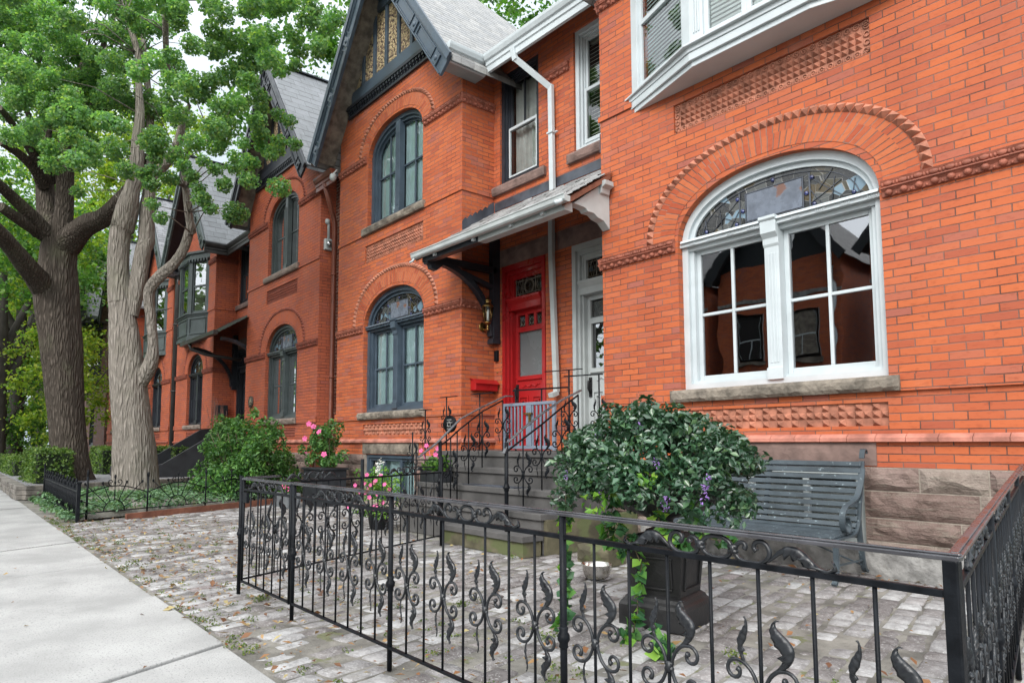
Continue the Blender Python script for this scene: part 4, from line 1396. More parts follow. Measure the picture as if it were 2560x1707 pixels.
HN = row_house(dict(XL=-18.65, XR=-14.1, xw=-16.22, hw=1.0, recess='L', party=-20.11, up='arch', xu=-16.27, hu=.96,
    panel_lo=(-17.15, -15.25), panel_up=(-17.27, -15.3), brick=M['brick_deep'], arch=M['brick_arch_deep'], terra=M['terracotta_deep'], tilekind='full',
    paint=M['green_black'], glass='glass_dark', uglass='glass_dark', drape='curtain_white', udrape=None, sill=M['sandstone'], stone=M['sandstone'], roof=M['slate'],
    gable=(NAVY, NAVY), seed=3, bargepaint=M['black_paint'], fine=True, rows=2,
    door=(-19.8, -18.85, NAVY, 'pale'), rwin=(-19.75, -18.8, 5.45, 7.3, NAVY, 'glass_dark', None, False),
    label='deep red brick house with round emblem plaque and shrub in front'))
HO = row_house(dict(XL=-25.7, XR=-21.57, xw=-23.42, hw=.86, recess='R', party=-20.11, up='bay', bay=(-24.75, -22.25, 4.5, 7.1),
    panel_lo=(-24.2, -22.7), brick=M['brick_deep'], arch=M['brick_arch_deep'], terra=M['terracotta_deep'], tilekind='full',
    paint=NAVY, glass='glass_dark', drape='curtain_white', sill=M['sandstone'], stone=M['sandstone'], roof=M['slate'], bargepaint=M['green_black'],
    gable=(NAVY, NAVY), seed=4, fine=False, gablebrick=True, ztop=9.2,
    door=(-21.35, -20.4, NAVY, 'pale'), rwin=(-21.4, -20.45, 5.45, 7.3, NAVY, 'glass_dark', None, False),
    label='deep red brick house with dark canted bay behind the pale tree'))
bay_window(HO, -24.75, -22.25, -24.2, -23.05, 6.12, 4.5, 5.32, 7.3, M['green_black'], 'glass_dark', True, 'blind')
HQ = row_house(dict(XL=-30.7, XR=-26.45, xw=-28.5, hw=.86, recess='L', party=-32.1, up='bay', bay=(-29.7, -27.3, 4.5, 7.1),
    panel_lo=(-29.3, -27.7), brick=M['brick_deep'], arch=M['brick_arch_deep'], terra=M['terracotta_deep'], tilekind='full',
    paint=NAVY, glass='glass_dark', drape=None, sill=M['sandstone'], stone=M['sandstone'], roof=M['shingle_dark'], bargepaint=M['green_black'],
    gable=(NAVY, NAVY), seed=5, fine=False, gablebrick=True, ztop=9.2, door=None, rwin=None,
    label='red brick house with dark bay left of the dark downpipe'))
bay_window(HQ, -29.7, -27.3, -29.1, -27.95, 6.12, 4.5, 5.32, 7.3, M['green_black'], 'glass_dark', True, None)
HS = row_house(dict(XL=-37.9, XR=-33.5, xw=-35.7, hw=.9, recess='R', party=-32.1, up='arch', xu=-35.7, hu=.9,
    panel_lo=(-36.5, -34.9), brick=M['brick_deep'], arch=M['brick_arch_deep'], terra=M['terracotta_deep'], tilekind='full',
    paint=NAVY, glass='glass_dark', uglass='glass_dark', drape=None, udrape=None, sill=M['sandstone'], stone=M['sandstone'], roof=M['shingle_dark'], bargepaint=M['green_black'],
    gable=(NAVY, NAVY), seed=6, fine=False, door=None, rwin=None,
    label='red brick house mostly hidden behind the pale tree trunk'))

# dark brick slips closing the narrow gaps between the pairs
for (a, b, y, name, lab) in ((-14.1, -13.16, 6.87, 'gap_wall', 'dark brick wall set back behind the brown downpipe'), (-26.45, -25.7, 7.2, 'gap_wall', 'dark brick wall set back behind the black downpipe')):
    mb = MB()
    mb.box(a + .003, b - .003, y, y + .2, 0, 7.4)
    tag(mb.build(name, M['brick_dark']), lab, 'wall')

# the brown house further along
HB = thing('brown_house', 'brown brick house with black timber bay and blue-grey slate roof', 'house', (-42, YF, 0))
mb = MB()
wall_sheet(mb, [(-45.5, 0), (-38.6, 0), (-38.6, 7.6), (-45.5, 7.6)], [[(-42.9, 1.0), (-41.6, 1.0), (-41.6, 3.3), (-42.9, 3.3)]], YF)
mb.face([(-38.6, YF, 0), (-38.6, 15, 0), (-38.6, 15, 7.6), (-38.6, YF, 7.6)])
mb.build('brick_wall', M['brick_brown'], HB)
double_hung(HB, -42.9, -41.6, 1.0, 3.3, YF + .05, NAVY, 'glass_dark')
bay_window(HB, -44.4, -40.3, -43.8, -40.9, 5.7, 4.2, 5.0, 7.4, NAVY, 'glass_dark', True, None)
mb = MB()
for xg, w, ap in ((-43.4, 2.4, 11.6), (-40.4, 1.8, 10.9)):
    for s_ in (-1, 1):
        P = [(xg + s_ * w, 5.6, 7.5), (xg + s_ * w, 14, 7.5), (xg, 14, ap), (xg, 5.6, ap)]
        mb.face(P if s_ > 0 else P[::-1], [(0, 0), (8.4, 0), (8.4, 4.6), (0, 4.6)])
mb.build('roof', M['shingle_dark'], HB)
mb = MB()
for xg, w, ap in ((-43.4, 2.4, 11.6), (-40.4, 1.8, 10.9)):
    mb.prism([(xg - w, 7.45), (xg + w, 7.45), (xg, ap - .15)], 'y', 6.0, 6.1)
    for s_ in (-1, 1):
        mb.bar((xg + s_ * (w + .1), 5.55, 7.3), (xg, 5.55, ap - .1), .1, .32, (s_, 0, 1))
mb.build('gable_timber', M['green_black'], HB)
mb = MB()
mb.box(-45.6, -38.5, 5.45, 5.6, 7.35, 7.5)
mb.build('gutter', M['gutter_dark'], HB)
# ------------------------------------------------------------------ eaves, canopy and pipes of the front pair
def gutter_profile(mb, axis, a, b, c, z, out):
    """moulded box gutter with a fascia board below; c = wall-side coordinate, out = sign of the outer side"""
    p = [(c, z), (c, z - .30), (c + out * .05, z - .30), (c + out * .05, z - .205), (c + out * .07, z - .19), (c + out * .07, z - .13), (c + out * .10, z - .11), (c + out * .125, z - .05), (c + out * .13, z - .005), (c + out * .115, z)]
    if axis == 'y': mb.prism(p, 'y', a, b)
    else: mb.prism(p, 'x', a, b)
mb = MB()
gutter_profile(mb, 'x', -8.37, -5.75, 6.76, 7.5, -1)
gutter_profile(mb, 'y', 5.98, 6.76, -8.50, 7.5, 1)
G1 = mb.build('eaves_gutter', M['white_paint'], HM, .004)
mb = MB()
mb.face([(-8.749, YR - .001, 7.57), (-5.74, YR - .001, 7.57), (-5.74, 6.77, 7.24), (-8.749, 6.77, 7.24)])
mb.face([(-8.75, 6.02, 7.2), (-8.75, 6.77, 7.2), (-8.5, 6.77, 7.2), (-8.5, 6.02, 7.2)])
mb.build('soffit', plain('shaded_soffit_paint', (.3, .31, .31), .6, .2, 3), HM)  # grey darkened to put the shade under the eaves into the paint
mb = MB()
mb.face([(-8.6, 6.7, 7.46), (-5.85, 6.7, 7.46), (-5.85, 12, 10.6), (-8.6, 12, 10.6)], [(0, 0), (2.8, 0), (2.8, 6), (0, 6)])
mb.build('rear_roof', M['shingle'], HM)

DP = thing('downpipe', 'white square downpipe between the two upper porch windows', 'downpipe', (-7.27, 7.05, 4.7))
mb = MB()
mb.bar((-7.7, 6.7, 7.32), (-7.66, 6.72, 7.1), .085, .065, (0, -1, 0))
mb.bar((-7.67, 6.715, 7.14), (-7.27, 7.1, 6.62), .085, .065, (0, -1, 0))
mb.bar((-7.27, 7.1, 6.66), (-7.25, 7.1, 4.95), .085, .065, (0, -1, 0))
mb.build('pipe', M['white_paint'], DP, .006)
mb = MB()
mb.box(-7.32, -7.2, 7.05, 7.14, 5.88, 5.905); mb.ball((-7.17, 7.12, 5.89), .02, .03, .015)
mb.build('clip', M['white_paint'], DP)
DP2 = thing('downpipe', 'white square downpipe on the brick pier between the red and grey doors', 'downpipe', (-7.2, 7.1, 1.9))
mb = MB()
mb.bar((-7.27, 7.09, 4.7), (-7.27, 7.09, 3.9), .085, .065, (0, -1, 0))
mb.bar((-7.27, 7.09, 3.92), (-7.19, 7.09, 1.9), .085, .065, (0, -1, 0))
mb.build('pipe', M['grey_paint'], DP2, .006)
mb = MB()
mb.obox((-7.19, 7.03, 1.87), (.05, 0, 0), (0, .06, .02), (0, -.01, .03))
mb.build('spout', M['grey_paint'], DP2)

CP = thing('porch_canopy', 'slate canopy with white gutter over the red and grey front doors', 'canopy', (-7.2, 6.4, 4.2))
def zc(y): return 4.605 - .64 * (6.5 - y)
mb = MB()
rd = random.Random(5)
nrow = 13
ya, yb = 5.66, 7.17
for k in range(nrow):
    y0, y1 = ya + (yb - ya) * k / nrow, ya + (yb - ya) * (k + 1) / nrow
    xa, xb = (-8.84, -5.53) if y0 < 6.46 else (-8.74, -5.75)
    x = xa - rd.uniform(0, .2)
    while x < xb:
        w = rd.uniform(.2, .3)
        a, b = max(x, xa), min(x + w - .006, xb)
        if b - a > .03:
            e = rd.uniform(-.012, .012); t = rd.uniform(.010, .02)
            q = [(a, y0 - .02 + e, zc(y0 - .02) + t), (b, y0 - .02 + e, zc(y0 - .02) + t), (b, y1, zc(y1) + .003), (a, y1, zc(y1) + .003)]
            mb.face(q)
            mb.face([(a, y0 - .02 + e, zc(y0 - .02) - .002), (b, y0 - .02 + e, zc(y0 - .02) - .002), q[1], q[0]])
        x += w
mb.build('slate_roof', plain('canopy_slate', (.30, .30, .30), .5, .4, 3, .003, 40), CP)
mb = MB()
mb.face([(-8.82, ya, zc(ya) - .012), (-5.55, ya, zc(ya) - .012), (-5.55, 6.46, zc(6.46) - .012), (-8.82, 6.46, zc(6.46) - .012)])
mb.face([(-8.74, 6.46, zc(6.46) - .012), (-5.75, 6.46, zc(6.46) - .012), (-5.75, 7.17, zc(7.17) - .012), (-8.74, 7.17, zc(7.17) - .012)])
mb.prism([(ya, zc(ya) - .03), (6.46, zc(6.46) - .03), (6.46, zc(6.46) - .1), (ya, zc(ya) - .1)], 'x', -5.62, -5.55)
mb.prism([(ya, zc(ya) - .03), (6.46, zc(6.46) - .03), (6.46, zc(6.46) - .1), (ya, zc(ya) - .1)], 'x', -8.82, -8.76)
mb.build('boarding', M['wood_brown'], CP)
mb = MB()
mb.prism([(5.68, 4.065), (5.68, 4.0), (5.65, 3.985), (5.60, 3.99), (5.58, 4.01), (5.572, 4.055), (5.56, 4.066), (5.56, 4.076), (5.58, 4.072), (5.595, 4.06), (5.66, 4.06)], 'x', -8.84, -5.5)
mb.build('gutter', M['grey_paint'], CP, .003)
mb = MB()
mb.tube([(-8.78, 5.61, 4.0), (-8.82, 5.6, 3.96), (-8.86, 5.58, 3.945)], .018, 8)
mb.tube([(-5.56, 5.6, 4.01), (-5.57, 5.56, 3.98), (-5.575, 5.5, 3.96)], .03, 8)
for x in (-8.35, -7.4, -6.6, -6.0):
    mb.box(x, x + .05, 5.66, 5.72, 3.955, 3.998)
mb.build('gutter_spout', M['white_paint'], CP)
mb = MB()
mb.box(-8.7, -7.3, 5.70, 5.82, 3.93, 4.05)
mb.box(-8.68, -8.58, 5.82, 7.1, 3.95, 4.06)
# curved bracket with a drop post on the side wall
mb.box(-8.7, -8.58, 7.03, 7.17, 2.85, 4.55)
mb.box(-8.71, -8.57, 7.0, 7.17, 2.78, 2.86)
pts = [(5.85 + 1.1 * (1 - math.cos(g)) , 3.95 - 1.15 * math.sin(g)) for g in [i * PI / 2 / 10 for i in range(11)]]
pts = [(5.85 + 1.18 * math.sin(i * PI / 2 / 12), 2.9 + 1.08 * math.cos(i * PI / 2 / 12)) for i in range(13)]
for (a, b) in zip(pts, pts[1:]):
    mb.bar((-8.64, a[0], a[1]), (-8.64, b[0], b[1]), .09, .11, (1, 0, 0))
mb.bar((-8.64, 6.2, 3.92), (-8.64, 7.05, 3.72), .07, .1, (1, 0, 0))
mb.prism([(5.72, 3.93), (5.72, 3.9), (5.78, 3.9), (5.8, 3.84), (5.9, 3.82), (6.0, 3.9), (6.1, 4.0)], 'x', -8.69, -8.59)
mb.ball((-8.64, 6.98, 3.28), .05, .06, .07)
mb.build('bracket', M['black_paint'], CP, .005)
mb = MB()
mb.box(-7.3, -5.62, 5.70, 5.84, 3.93, 4.05)
mb.prism([(5.84, 4.04), (6.0, 4.03), (6.06, 4.02), (6.09, 3.99), (6.2, 3.99), (6.27, 3.95), (6.38, 3.93), (6.49, 3.84), (6.49, 4.5)], 'x', -5.72, -5.6)
mb.prism([(-5.72, 4.42), (-5.5, 4.42), (-5.5, 4.36), (-5.56, 4.33), (-5.57, 4.27), (-5.64, 4.24), (-5.72, 4.22)], 'y', 6.3, 6.46)
mb.build('bracket', M['grey_paint'], CP, .005)
mb = MB()
mb.face([(-8.72, YR - .012, zc(YR) + .01), (-5.76, YR - .012, zc(YR) + .01), (-5.76, YR - .012, 5.2), (-8.72, YR - .012, 5.2)])
st = []
y = 6.5
q = [(6.505, 4.66)]
while y < 7.12:
    q += [(y, zc(y) + .16), (y + .06, zc(y) + .24)]
    y += .105
q += [(7.17, zc(7.17) + .2), (7.17, zc(7.17) + .01), (6.505, zc(6.505) + .01)]
q = q[1:]
mb.prism(q, 'x', -8.748, -8.74)
mb.box(-5.757, -5.747, 6.5, 7.16, 4.9, 5.15)
mb.build('lead_flashing', M['lead_flash'], CP)

# small fittings hung on the walls
MBX = thing('mailbox', 'red metal mailbox on the brick return beside the red door', 'mailbox', (-8.66, 6.9, 2.0))
mb = MB()
mb.prism([(-8.748, 2.0), (-8.61, 2.0), (-8.6, 2.11), (-8.67, 2.18), (-8.748, 2.19)], 'y', 6.68, 7.14)
mb.build('box', M['red_paint'], MBX, .006)
mb = MB()
mb.prism([(-8.748, 2.197), (-8.665, 2.187), (-8.578, 2.112), (-8.582, 2.10), (-8.67, 2.176), (-8.748, 2.186)], 'y', 6.66, 7.16)
mb.build('lid', M['red_paint'], MBX)
LP = thing('wall_lantern', 'brass and glass coach lantern on the brick return beside the red door', 'wall lamp', (-8.66, 6.9, 3.1))
mb = MB()
mb.lathe([(.035, 0), (.055, .02), (.06, .028), (.02, .05), (.015, .06)], (-8.6, 6.92, 3.09), 12)
mb.lathe([(.10, .285), (.095, .30), (.055, .345), (.05, .375), (.065, .38), (.06, .40), (.02, .42), (.008, .46)], (-8.6, 6.92, 3.09), 12)
mb.tube([(-8.735, 6.92, 3.05), (-8.68, 6.92, 3.0), (-8.6, 6.92, 3.02), (-8.6, 6.92, 3.09)], .014, 8)
mb.ball((-8.6, 6.92, 3.01), .02, .02, .03)
for k in range(6):
    g = k * PI / 3
    mb.tube([(-8.6 + .052 * math.cos(g), 6.92 + .052 * math.sin(g), 3.14), (-8.6 + .085 * math.cos(g), 6.92 + .085 * math.sin(g), 3.38)], .006, 5)
mb.ball((-8.74, 6.92, 3.06), .012, .07, .08, 12, 8)
mb.build('lamp_frame', M['brass'], LP)
mb = MB()
mb.lathe([(.05, 3.14), (.082, 3.38)], (-8.6, 6.92, 0), 6, caps=False)
mb.build('lamp_glass', M['glass'], LP)
mb = MB()
mb.lathe([(.018, 3.14), (.022, 3.17), (.026, 3.3), (.02, 3.33)], (-8.6, 6.92, 0), 10)
mb.build('bulb', M['bulb'], LP)
DB = thing('doorbell', 'small black doorbell box on the porch wall left of the red door', 'doorbell', (-8.68, 7.16, 2.6))
mb = MB(); mb.box(-8.7, -8.62, 7.13, 7.179, 2.5, 2.68); mb.build('case', M['iron'], DB, .008)
mb = MB(); mb.ball((-8.66, 7.172, 2.32), .014, .01, .014); mb.build('push_button', M['brass'], DB)
PQ = thing('wall_plaque', 'small round bronze plaque on the deep red brick by the window', 'plaque', (-18.15, 6.48, 2.25))
mb = MB()
mb.tube([(-18.15, 6.499, 2.25), (-18.15, 6.47, 2.25)], .16, 20)
for k in range(20):
    g = k * PI / 10
    mb.ball((-18.15 + .145 * math.cos(g), 6.468, 2.25 + .145 * math.sin(g)), .014, .008, .014, 6, 4)
mb.build('disc', plain('bronze_plaque', (.07, .06, .045), .5, .3, 10), PQ)
mb = MB()
for (dx, dz, rx, rz) in ((0, .03, .06, .045), (-.06, -.01, .03, .03), (.06, -.01, .03, .03), (0, -.07, .07, .02), (0, .09, .02, .025)):
    mb.ball((-18.15 + dx, 6.468, 2.25 + dz), rx, .012, rz, 8, 5)
mb.build('emblem', plain('worn_bronze', (.2, .17, .11), .5, .3, 10), PQ)

def pipe_run(name, label, pts, r, m, clips=()):
    t = thing(name, label, 'downpipe', pts[-1])
    mb = MB(); mb.tube(pts, r, 10); mb.build('pipe', m, t)
    mb = MB()
    for (x, y, z) in clips: mb.tube([(x, y, z - .02), (x, y, z + .02)], r * 1.25, 10); mb.box(x - .09, x + .09, y + .02, y + .05, z - .015, z + .015)
    mb.build('clip', m, t)
    return t
pipe_run('downpipe', 'brown metal downpipe in the gap beside the deep red brick house', [(-13.62, 6.35, 6.85), (-13.8, 6.6, 6.4), (-13.84, 6.72, 6.1), (-13.84, 6.72, 1.55), (-13.86, 6.62, 1.42), (-14.0, 6.42, 1.3), (-14.02, 6.38, 1.15), (-14.02, 6.38, .05)], .055, M['gutter_brown'], [(-13.84, 6.72, 2.6), (-13.84, 6.72, 4.9), (-14.02, 6.38, .85)])
pipe_run('downpipe', 'wide black downpipe in the gap left of the dark bay', [(-26.0, 6.5, 7.2), (-26.0, 6.55, 6.9), (-26.0, 6.55, .1)], .12, M['gutter_dark'], [(-26.0, 6.55, 3), (-26, 6.55, 5.4)])
mb = MB(); gutter_profile(mb, 'x', -14.05, -13.2, 6.4, 7.05, -1)
mb.build('gutter', M['gutter_brown'], HN)
mb = MB(); gutter_profile(mb, 'x', -21.0, -18.6, 6.7, 7.2, -1); gutter_profile(mb, 'y', 5.98, 6.7, -21.1, 7.2, 1)
mb.build('gutter', M['gutter_dark'], HO)
mb = MB(); mb.face([(-21.1, 6.6, 7.18), (-18.6, 6.6, 7.18), (-18.6, 12, 10.4), (-21.1, 12, 10.4)], [(0, 0), (2.5, 0), (2.5, 6), (0, 6)])
mb.build('rear_roof', M['slate'], HO)
SLT = thing('security_light', 'white floodlight under the left eave of the slate-blue gable', 'floodlight', (-13.1, 6.3, 6.8))
mb = MB(); mb.lathe([(.03, 0), (.07, .05), (.075, .12), (.05, .16)], (-13.1, 6.3, 6.72), 12); mb.tube([(-13.1, 6.3, 6.88), (-13.12, 6.4, 7.0)], .02, 6)
mb.build('lamp_head', M['grey_paint'], SLT)
EM = thing('electric_meter', 'grey electric meter on the brown downpipe wall', 'meter', (-14.02, 6.66, 5.7))
mb = MB()
mb.box(-14.097, -14.0, 6.58, 6.76, 5.5, 5.75); mb.build('meter_box', M['grey_paint'], EM, .01)
mb = MB(); mb.tube([(-14.0, 6.67, 5.62), (-13.93, 6.67, 5.62)], .07, 14); mb.build('dial', M['glass_dark'], EM)
mb = MB(); mb.tube([(-14.04, 6.67, 5.75), (-14.04, 6.67, 6.1), (-14.02, 6.6, 6.2)], .03, 8); mb.ball((-14.04, 6.64, 6.15), .06, .06, .07); mb.build('service_mast', M['grey_paint'], EM)

CP2 = thing('porch_canopy', 'dark shingled canopy over the shadowed doorway in the deep red pair', 'canopy', (-20.1, 6.3, 4.2))
mb = MB()
for k in range(12):
    y0, y1 = 5.66 + 1.5 * k / 12, 5.66 + 1.5 * (k + 1) / 12
    xa, xb = (-21.72, -18.5) if y0 < 6.46 else (-21.56, -18.66)
    mb.face([(xa, y0 - .02, zc(y0 - .02) + .025), (xb, y0 - .02, zc(y0 - .02) + .025), (xb, y1, zc(y1) + .004), (xa, y1, zc(y1) + .004)])
    mb.face([(xa, y0 - .02, zc(y0 - .02)), (xb, y0 - .02, zc(y0 - .02)), (xb, y0 - .02, zc(y0 - .02) + .025), (xa, y0 - .02, zc(y0 - .02) + .025)])
mb.build('shingle_roof', M['gutter_dark'], CP2)
mb = MB()
mb.box(-21.72, -18.5, 5.56, 5.68, 4.04, 4.15)
mb.tube([(-20.9, 5.62, 4.05), (-20.9, 5.66, 3.9), (-20.7, 6.0, 3.75), (-20.2, 6.9, 3.6)], .05, 8)
mb.build('gutter', M['gutter_dark'], CP2)
for x in (-21.45, -18.85):
    mb = MB(); mb.box(x, x + .12, 7.03, 7.17, 2.8, 4.5)
    for (a, b) in zip(pts, pts[1:]): mb.bar((x + .06, a[0], a[1]), (x + .06, b[0], b[1]), .09, .11, (1, 0, 0))
    mb.build('bracket', M['black_paint'], CP2)
mb = MB(); mb.box(-21.5, -21.41, 6.6, 6.95, 2.0, 2.32); mb.box(-21.405, -21.39, 6.68, 6.87, 2.12, 2.2)
tag(mb.build('mailbox', M['slatebox'], None, .01), 'black letterbox on the shadowed brick return by the twiggy plant', 'mailbox')

# ------------------------------------------------------------------ stone steps
ST = thing('stone_steps', 'dark stone porch steps rising to the red and grey doors', 'steps', (-6.6, 5.3, 0))
TR = [(-6.65, -5.2, 4.63, .217), (-8.0, -5.2, 4.88, .42), (-8.0, -5.3, 5.16, .63), (-8.1, -5.4, 5.43, .84), (-8.35, -5.5, 5.70, 1.045)]
zb = 0
for i, (a, b, y, z) in enumerate(TR):
    yn = TR[i + 1][2] if i < 4 else 6.5
    mb = MB(); mb.box(a, b, y, yn + .04, z - .065, z); mb.build('tread', M['step_stone'], ST, .006)
    mb = MB(); mb.box(a + .025, b - .025, y + .03, yn + .05, 0 if i < 2 else .2, z - .066)
    mb.build('riser', M['moss_stone'] if i == 0 else M['step_stone'], ST)
mb = MB(); mb.box(-8.745, -5.745, 6.5, 7.17, .9, 1.045); mb.build('landing', M['step_stone'], ST)
for q in (-5.24, -8.03):
    mb = MB(); mb.box(q, q + .065, 4.95, 6.4, 0, .36); mb.build('side_wall', M['moss_stone'], ST)
MT = MB(); MT.box(-7.15, -6.1, 4.95, 5.12, .4215, .432)
tag(MT.build('step_mat', M['lead_flash']), 'dark rubber mat on the second porch step', 'mat')
MT = MB(); MT.box(-7.0, -6.0, 5.22, 5.4, .6315, .642)
tag(MT.build('step_mat', M['lead_flash']), 'dark rubber mat on the third porch step', 'mat')

# ------------------------------------------------------------------ wrought iron
def spiral(cx, cz, r0, a0, a1, turns_shrink=.28, n=16):
    return [(cx + (r0 * (1 - (1 - turns_shrink) * i / n)) * math.cos(a0 + (a1 - a0) * i / n), cz + (r0 * (1 - (1 - turns_shrink) * i / n)) * math.sin(a0 + (a1 - a0) * i / n)) for i in range(n + 1)]
def smooth_path(p, n=4):
    o = []
    for i in range(len(p) - 1):
        a, b, c, d = p[max(i - 1, 0)], p[i], p[i + 1], p[min(i + 2, len(p) - 1)]
        for k in range(n):
            t = k / n
            o.append(tuple(.5 * (2 * b[j] + (c[j] - a[j]) * t + (2 * a[j] - 5 * b[j] + 4 * c[j] - d[j]) * t * t + (3 * b[j] - a[j] - 3 * c[j] + d[j]) * t ** 3) for j in range(2)))
    return o + [p[-1]]
def leaf_shape(mb, outer, inner, to3, th=.0022, dome=.007):
    """an embossed leaf between a smooth outer edge and a scalloped inner edge, ribbed across"""
    n = len(outer)
    rows = []
    for i in range(n):
        (ax, az), (bx, bz) = outer[i], inner[i]
        rib = (.0034 if i % 3 == 0 else (-.0022 if i % 3 == 1 else .0006))
        w = math.hypot(ax - bx, az - bz)
        row = []
        for k in range(5):
            u = k / 4
            y = -th - (dome * min(1, w / .03) * math.sin(PI * (.15 + .7 * u)) + rib * min(1, w / .02))
            row.append((ax + (bx - ax) * u, y, az + (bz - az) * u))
        rows.append(row)
    b = len(mb.v)
    for r in rows: mb.v.extend(to3(*p) for p in r)
    for r in rows: mb.v.extend(to3(p[0], th, p[2]) for p in r)
    o = n * 5
    def q(*ix):
        mb.f.append(tuple(b + i for i in ix)); mb.sm.add(len(mb.f) - 1)
    for i in range(n - 1):
        for k in range(4):
            q(i * 5 + k, (i + 1) * 5 + k, (i + 1) * 5 + k + 1, i * 5 + k + 1)
            q(o + i * 5 + k, o + i * 5 + k + 1, o + (i + 1) * 5 + k + 1, o + (i + 1) * 5 + k)
        q(i * 5, o + i * 5, o + (i + 1) * 5, (i + 1) * 5)
        q(i * 5 + 4, (i + 1) * 5 + 4, o + (i + 1) * 5 + 4, o + i * 5 + 4)
LEAF_O = [(.052, .070), (.068, .080), (.084, .094), (.096, .113), (.1, .134), (.093, .153), (.078, .168), (.063, .179), (.051, .189), (.046, .199), (.050, .208), (.060, .210)]
LEAF_I = [(.046, .077), (.058, .090), (.066, .104), (.052, .112), (.068, .122), (.058, .132), (.045, .143), (.040, .156), (.033, .169), (.032, .184), (.036, .199), (.048, .212)]
TAIL_O = [(.052, -.070), (.068, -.082), (.082, -.098), (.088, -.116), (.082, -.134), (.070, -.148), (.060, -.160), (.055, -.172), (.056, -.184), (.066, -.190)]
TAIL_I = [(.046, -.077), (.056, -.090), (.062, -.102), (.046, -.108), (.060, -.120), (.048, -.130), (.040, -.142), (.038, -.158), (.040, -.176), (.056, -.196)]
def motif(mb, to3, s=1.0, seg=6):
    """four C scrolls bound round a bar, tall acanthus leaf up and down on the right, thin leaf on the left"""
    T = lambda pts, r: mb.tube([to3(x * s, 0, z * s) for x, z in pts], [q * s for q in r] if isinstance(r, list) else r * s, seg)
    for sx in (-1, 1):
        for sz in (-1, 1):
            stem_ = smooth_path([(.009, .0), (.013, .022), (.028, .052), (.050, .072), (.074, .078)], 3)
            curl = spiral(.080, .046, .032, R(95), R(-235), .3, 13)
            pts = [(x * sx, z * sz) for x, z in stem_[:-1] + curl]
            n = len(pts)
            T(pts, [.0062] * (n - 4) + [.0062, .0075, .0095, .0085])
    for z in (-.0085, .0085): T([(-.014, z), (.014, z)], .0075)
    T([(0, -.016), (0, .016)], .0125)
    X = lambda L: [(x * s, z * s) for x, z in smooth_path(L, 2)]
    leaf_shape(mb, X(LEAF_O), X(LEAF_I), to3)
    leaf_shape(mb, X(TAIL_O)[::-1], X(TAIL_I)[::-1], to3)
    thin = lambda L, kx, ox: [(-(ox + (x - .05) * kx), z * .97) for x, z in L]
    m_ = lambda P, Q, f: [(p[0] + (q[0] - p[0]) * f, p[1] + (q[1] - p[1]) * f) for p, q in zip(P, Q)]
    a, b = thin(LEAF_O, .5, .048), thin(LEAF_I, .5, .048)
    leaf_shape(mb, X(b), X(m_(b, a, .9)), to3, dome=.004)
    a, b = thin(TAIL_O, .4, .046), thin(TAIL_I, .4, .046)
    leaf_shape(mb, X(m_(a, b, .55)), X(a), to3, dome=.003)
def frieze(mb, to3, L, z0, seg=8):
    """three rings tied in a row with a curled acanthus leaf at each end"""
    h = .033
    c = L * .52
    rx, st = .052, .112
    ring_ = [(c + rx * math.cos(g), z0 + h * math.sin(g)) for g in [i * PI / 10 for i in range(21)]]
    mb.tube([to3(p[0], 0, p[1]) for p in ring_], .0072, seg)
    for k in (-1, 1):
        x = c + k * st
        # a U slung between two inward curls
        up = [(-.020, .004), (-.016, .014), (-.024, .022), (-.038, .018), (-.048, .006), (-.050, -.010), (-.036, -.027), (-.006, -.034), (.028, -.031), (.052, -.016), (.058, .004), (.048, .024), (.030, .031), (.014, .024), (.010, .010), (.018, .002)]
        pts = smooth_path([(x + k * q[0], z0 + q[1]) for q in up], 3)
        n = len(pts)
        mb.tube([to3(p[0], 0, p[1]) for p in pts], [.009, .0085, .008] + [.0072] * (n - 6) + [.008, .0085, .009], seg)
    for k in (-.5, .5):
        x = c + k * st
        for dz in (-.007, .007): mb.tube([to3(x - .014, -.002, z0 + dz), to3(x + .014, -.002, z0 + dz)], .0085, 6)
        mb.tube([to3(x, -.001, z0 - .012), to3(x, -.001, z0 + .012)], .011, 6)
    for sx in (-1, 1):
        O = [(.165, -.020), (.185, .000), (.205, .018), (.228, .028), (.252, .026), (.274, .014), (.292, -.004), (.310, -.018), (.330, -.024), (.348, -.016), (.350, -.004), (.342, .002)]
        I = [(.168, -.026), (.190, -.010), (.210, .002), (.216, -.012), (.232, .004), (.240, -.014), (.254, -.004), (.268, -.022), (.300, -.026), (.330, -.034), (.358, -.024), (.348, -.004)]
        A = smooth_path([(c + sx * x, z0 + z) for x, z in O], 2); B = smooth_path([(c + sx * x, z0 + z) for x, z in I], 2)
        if sx > 0: leaf_shape(mb, A, B, to3, dome=.009)
        else: leaf_shape(mb, B, A, to3, dome=.009)

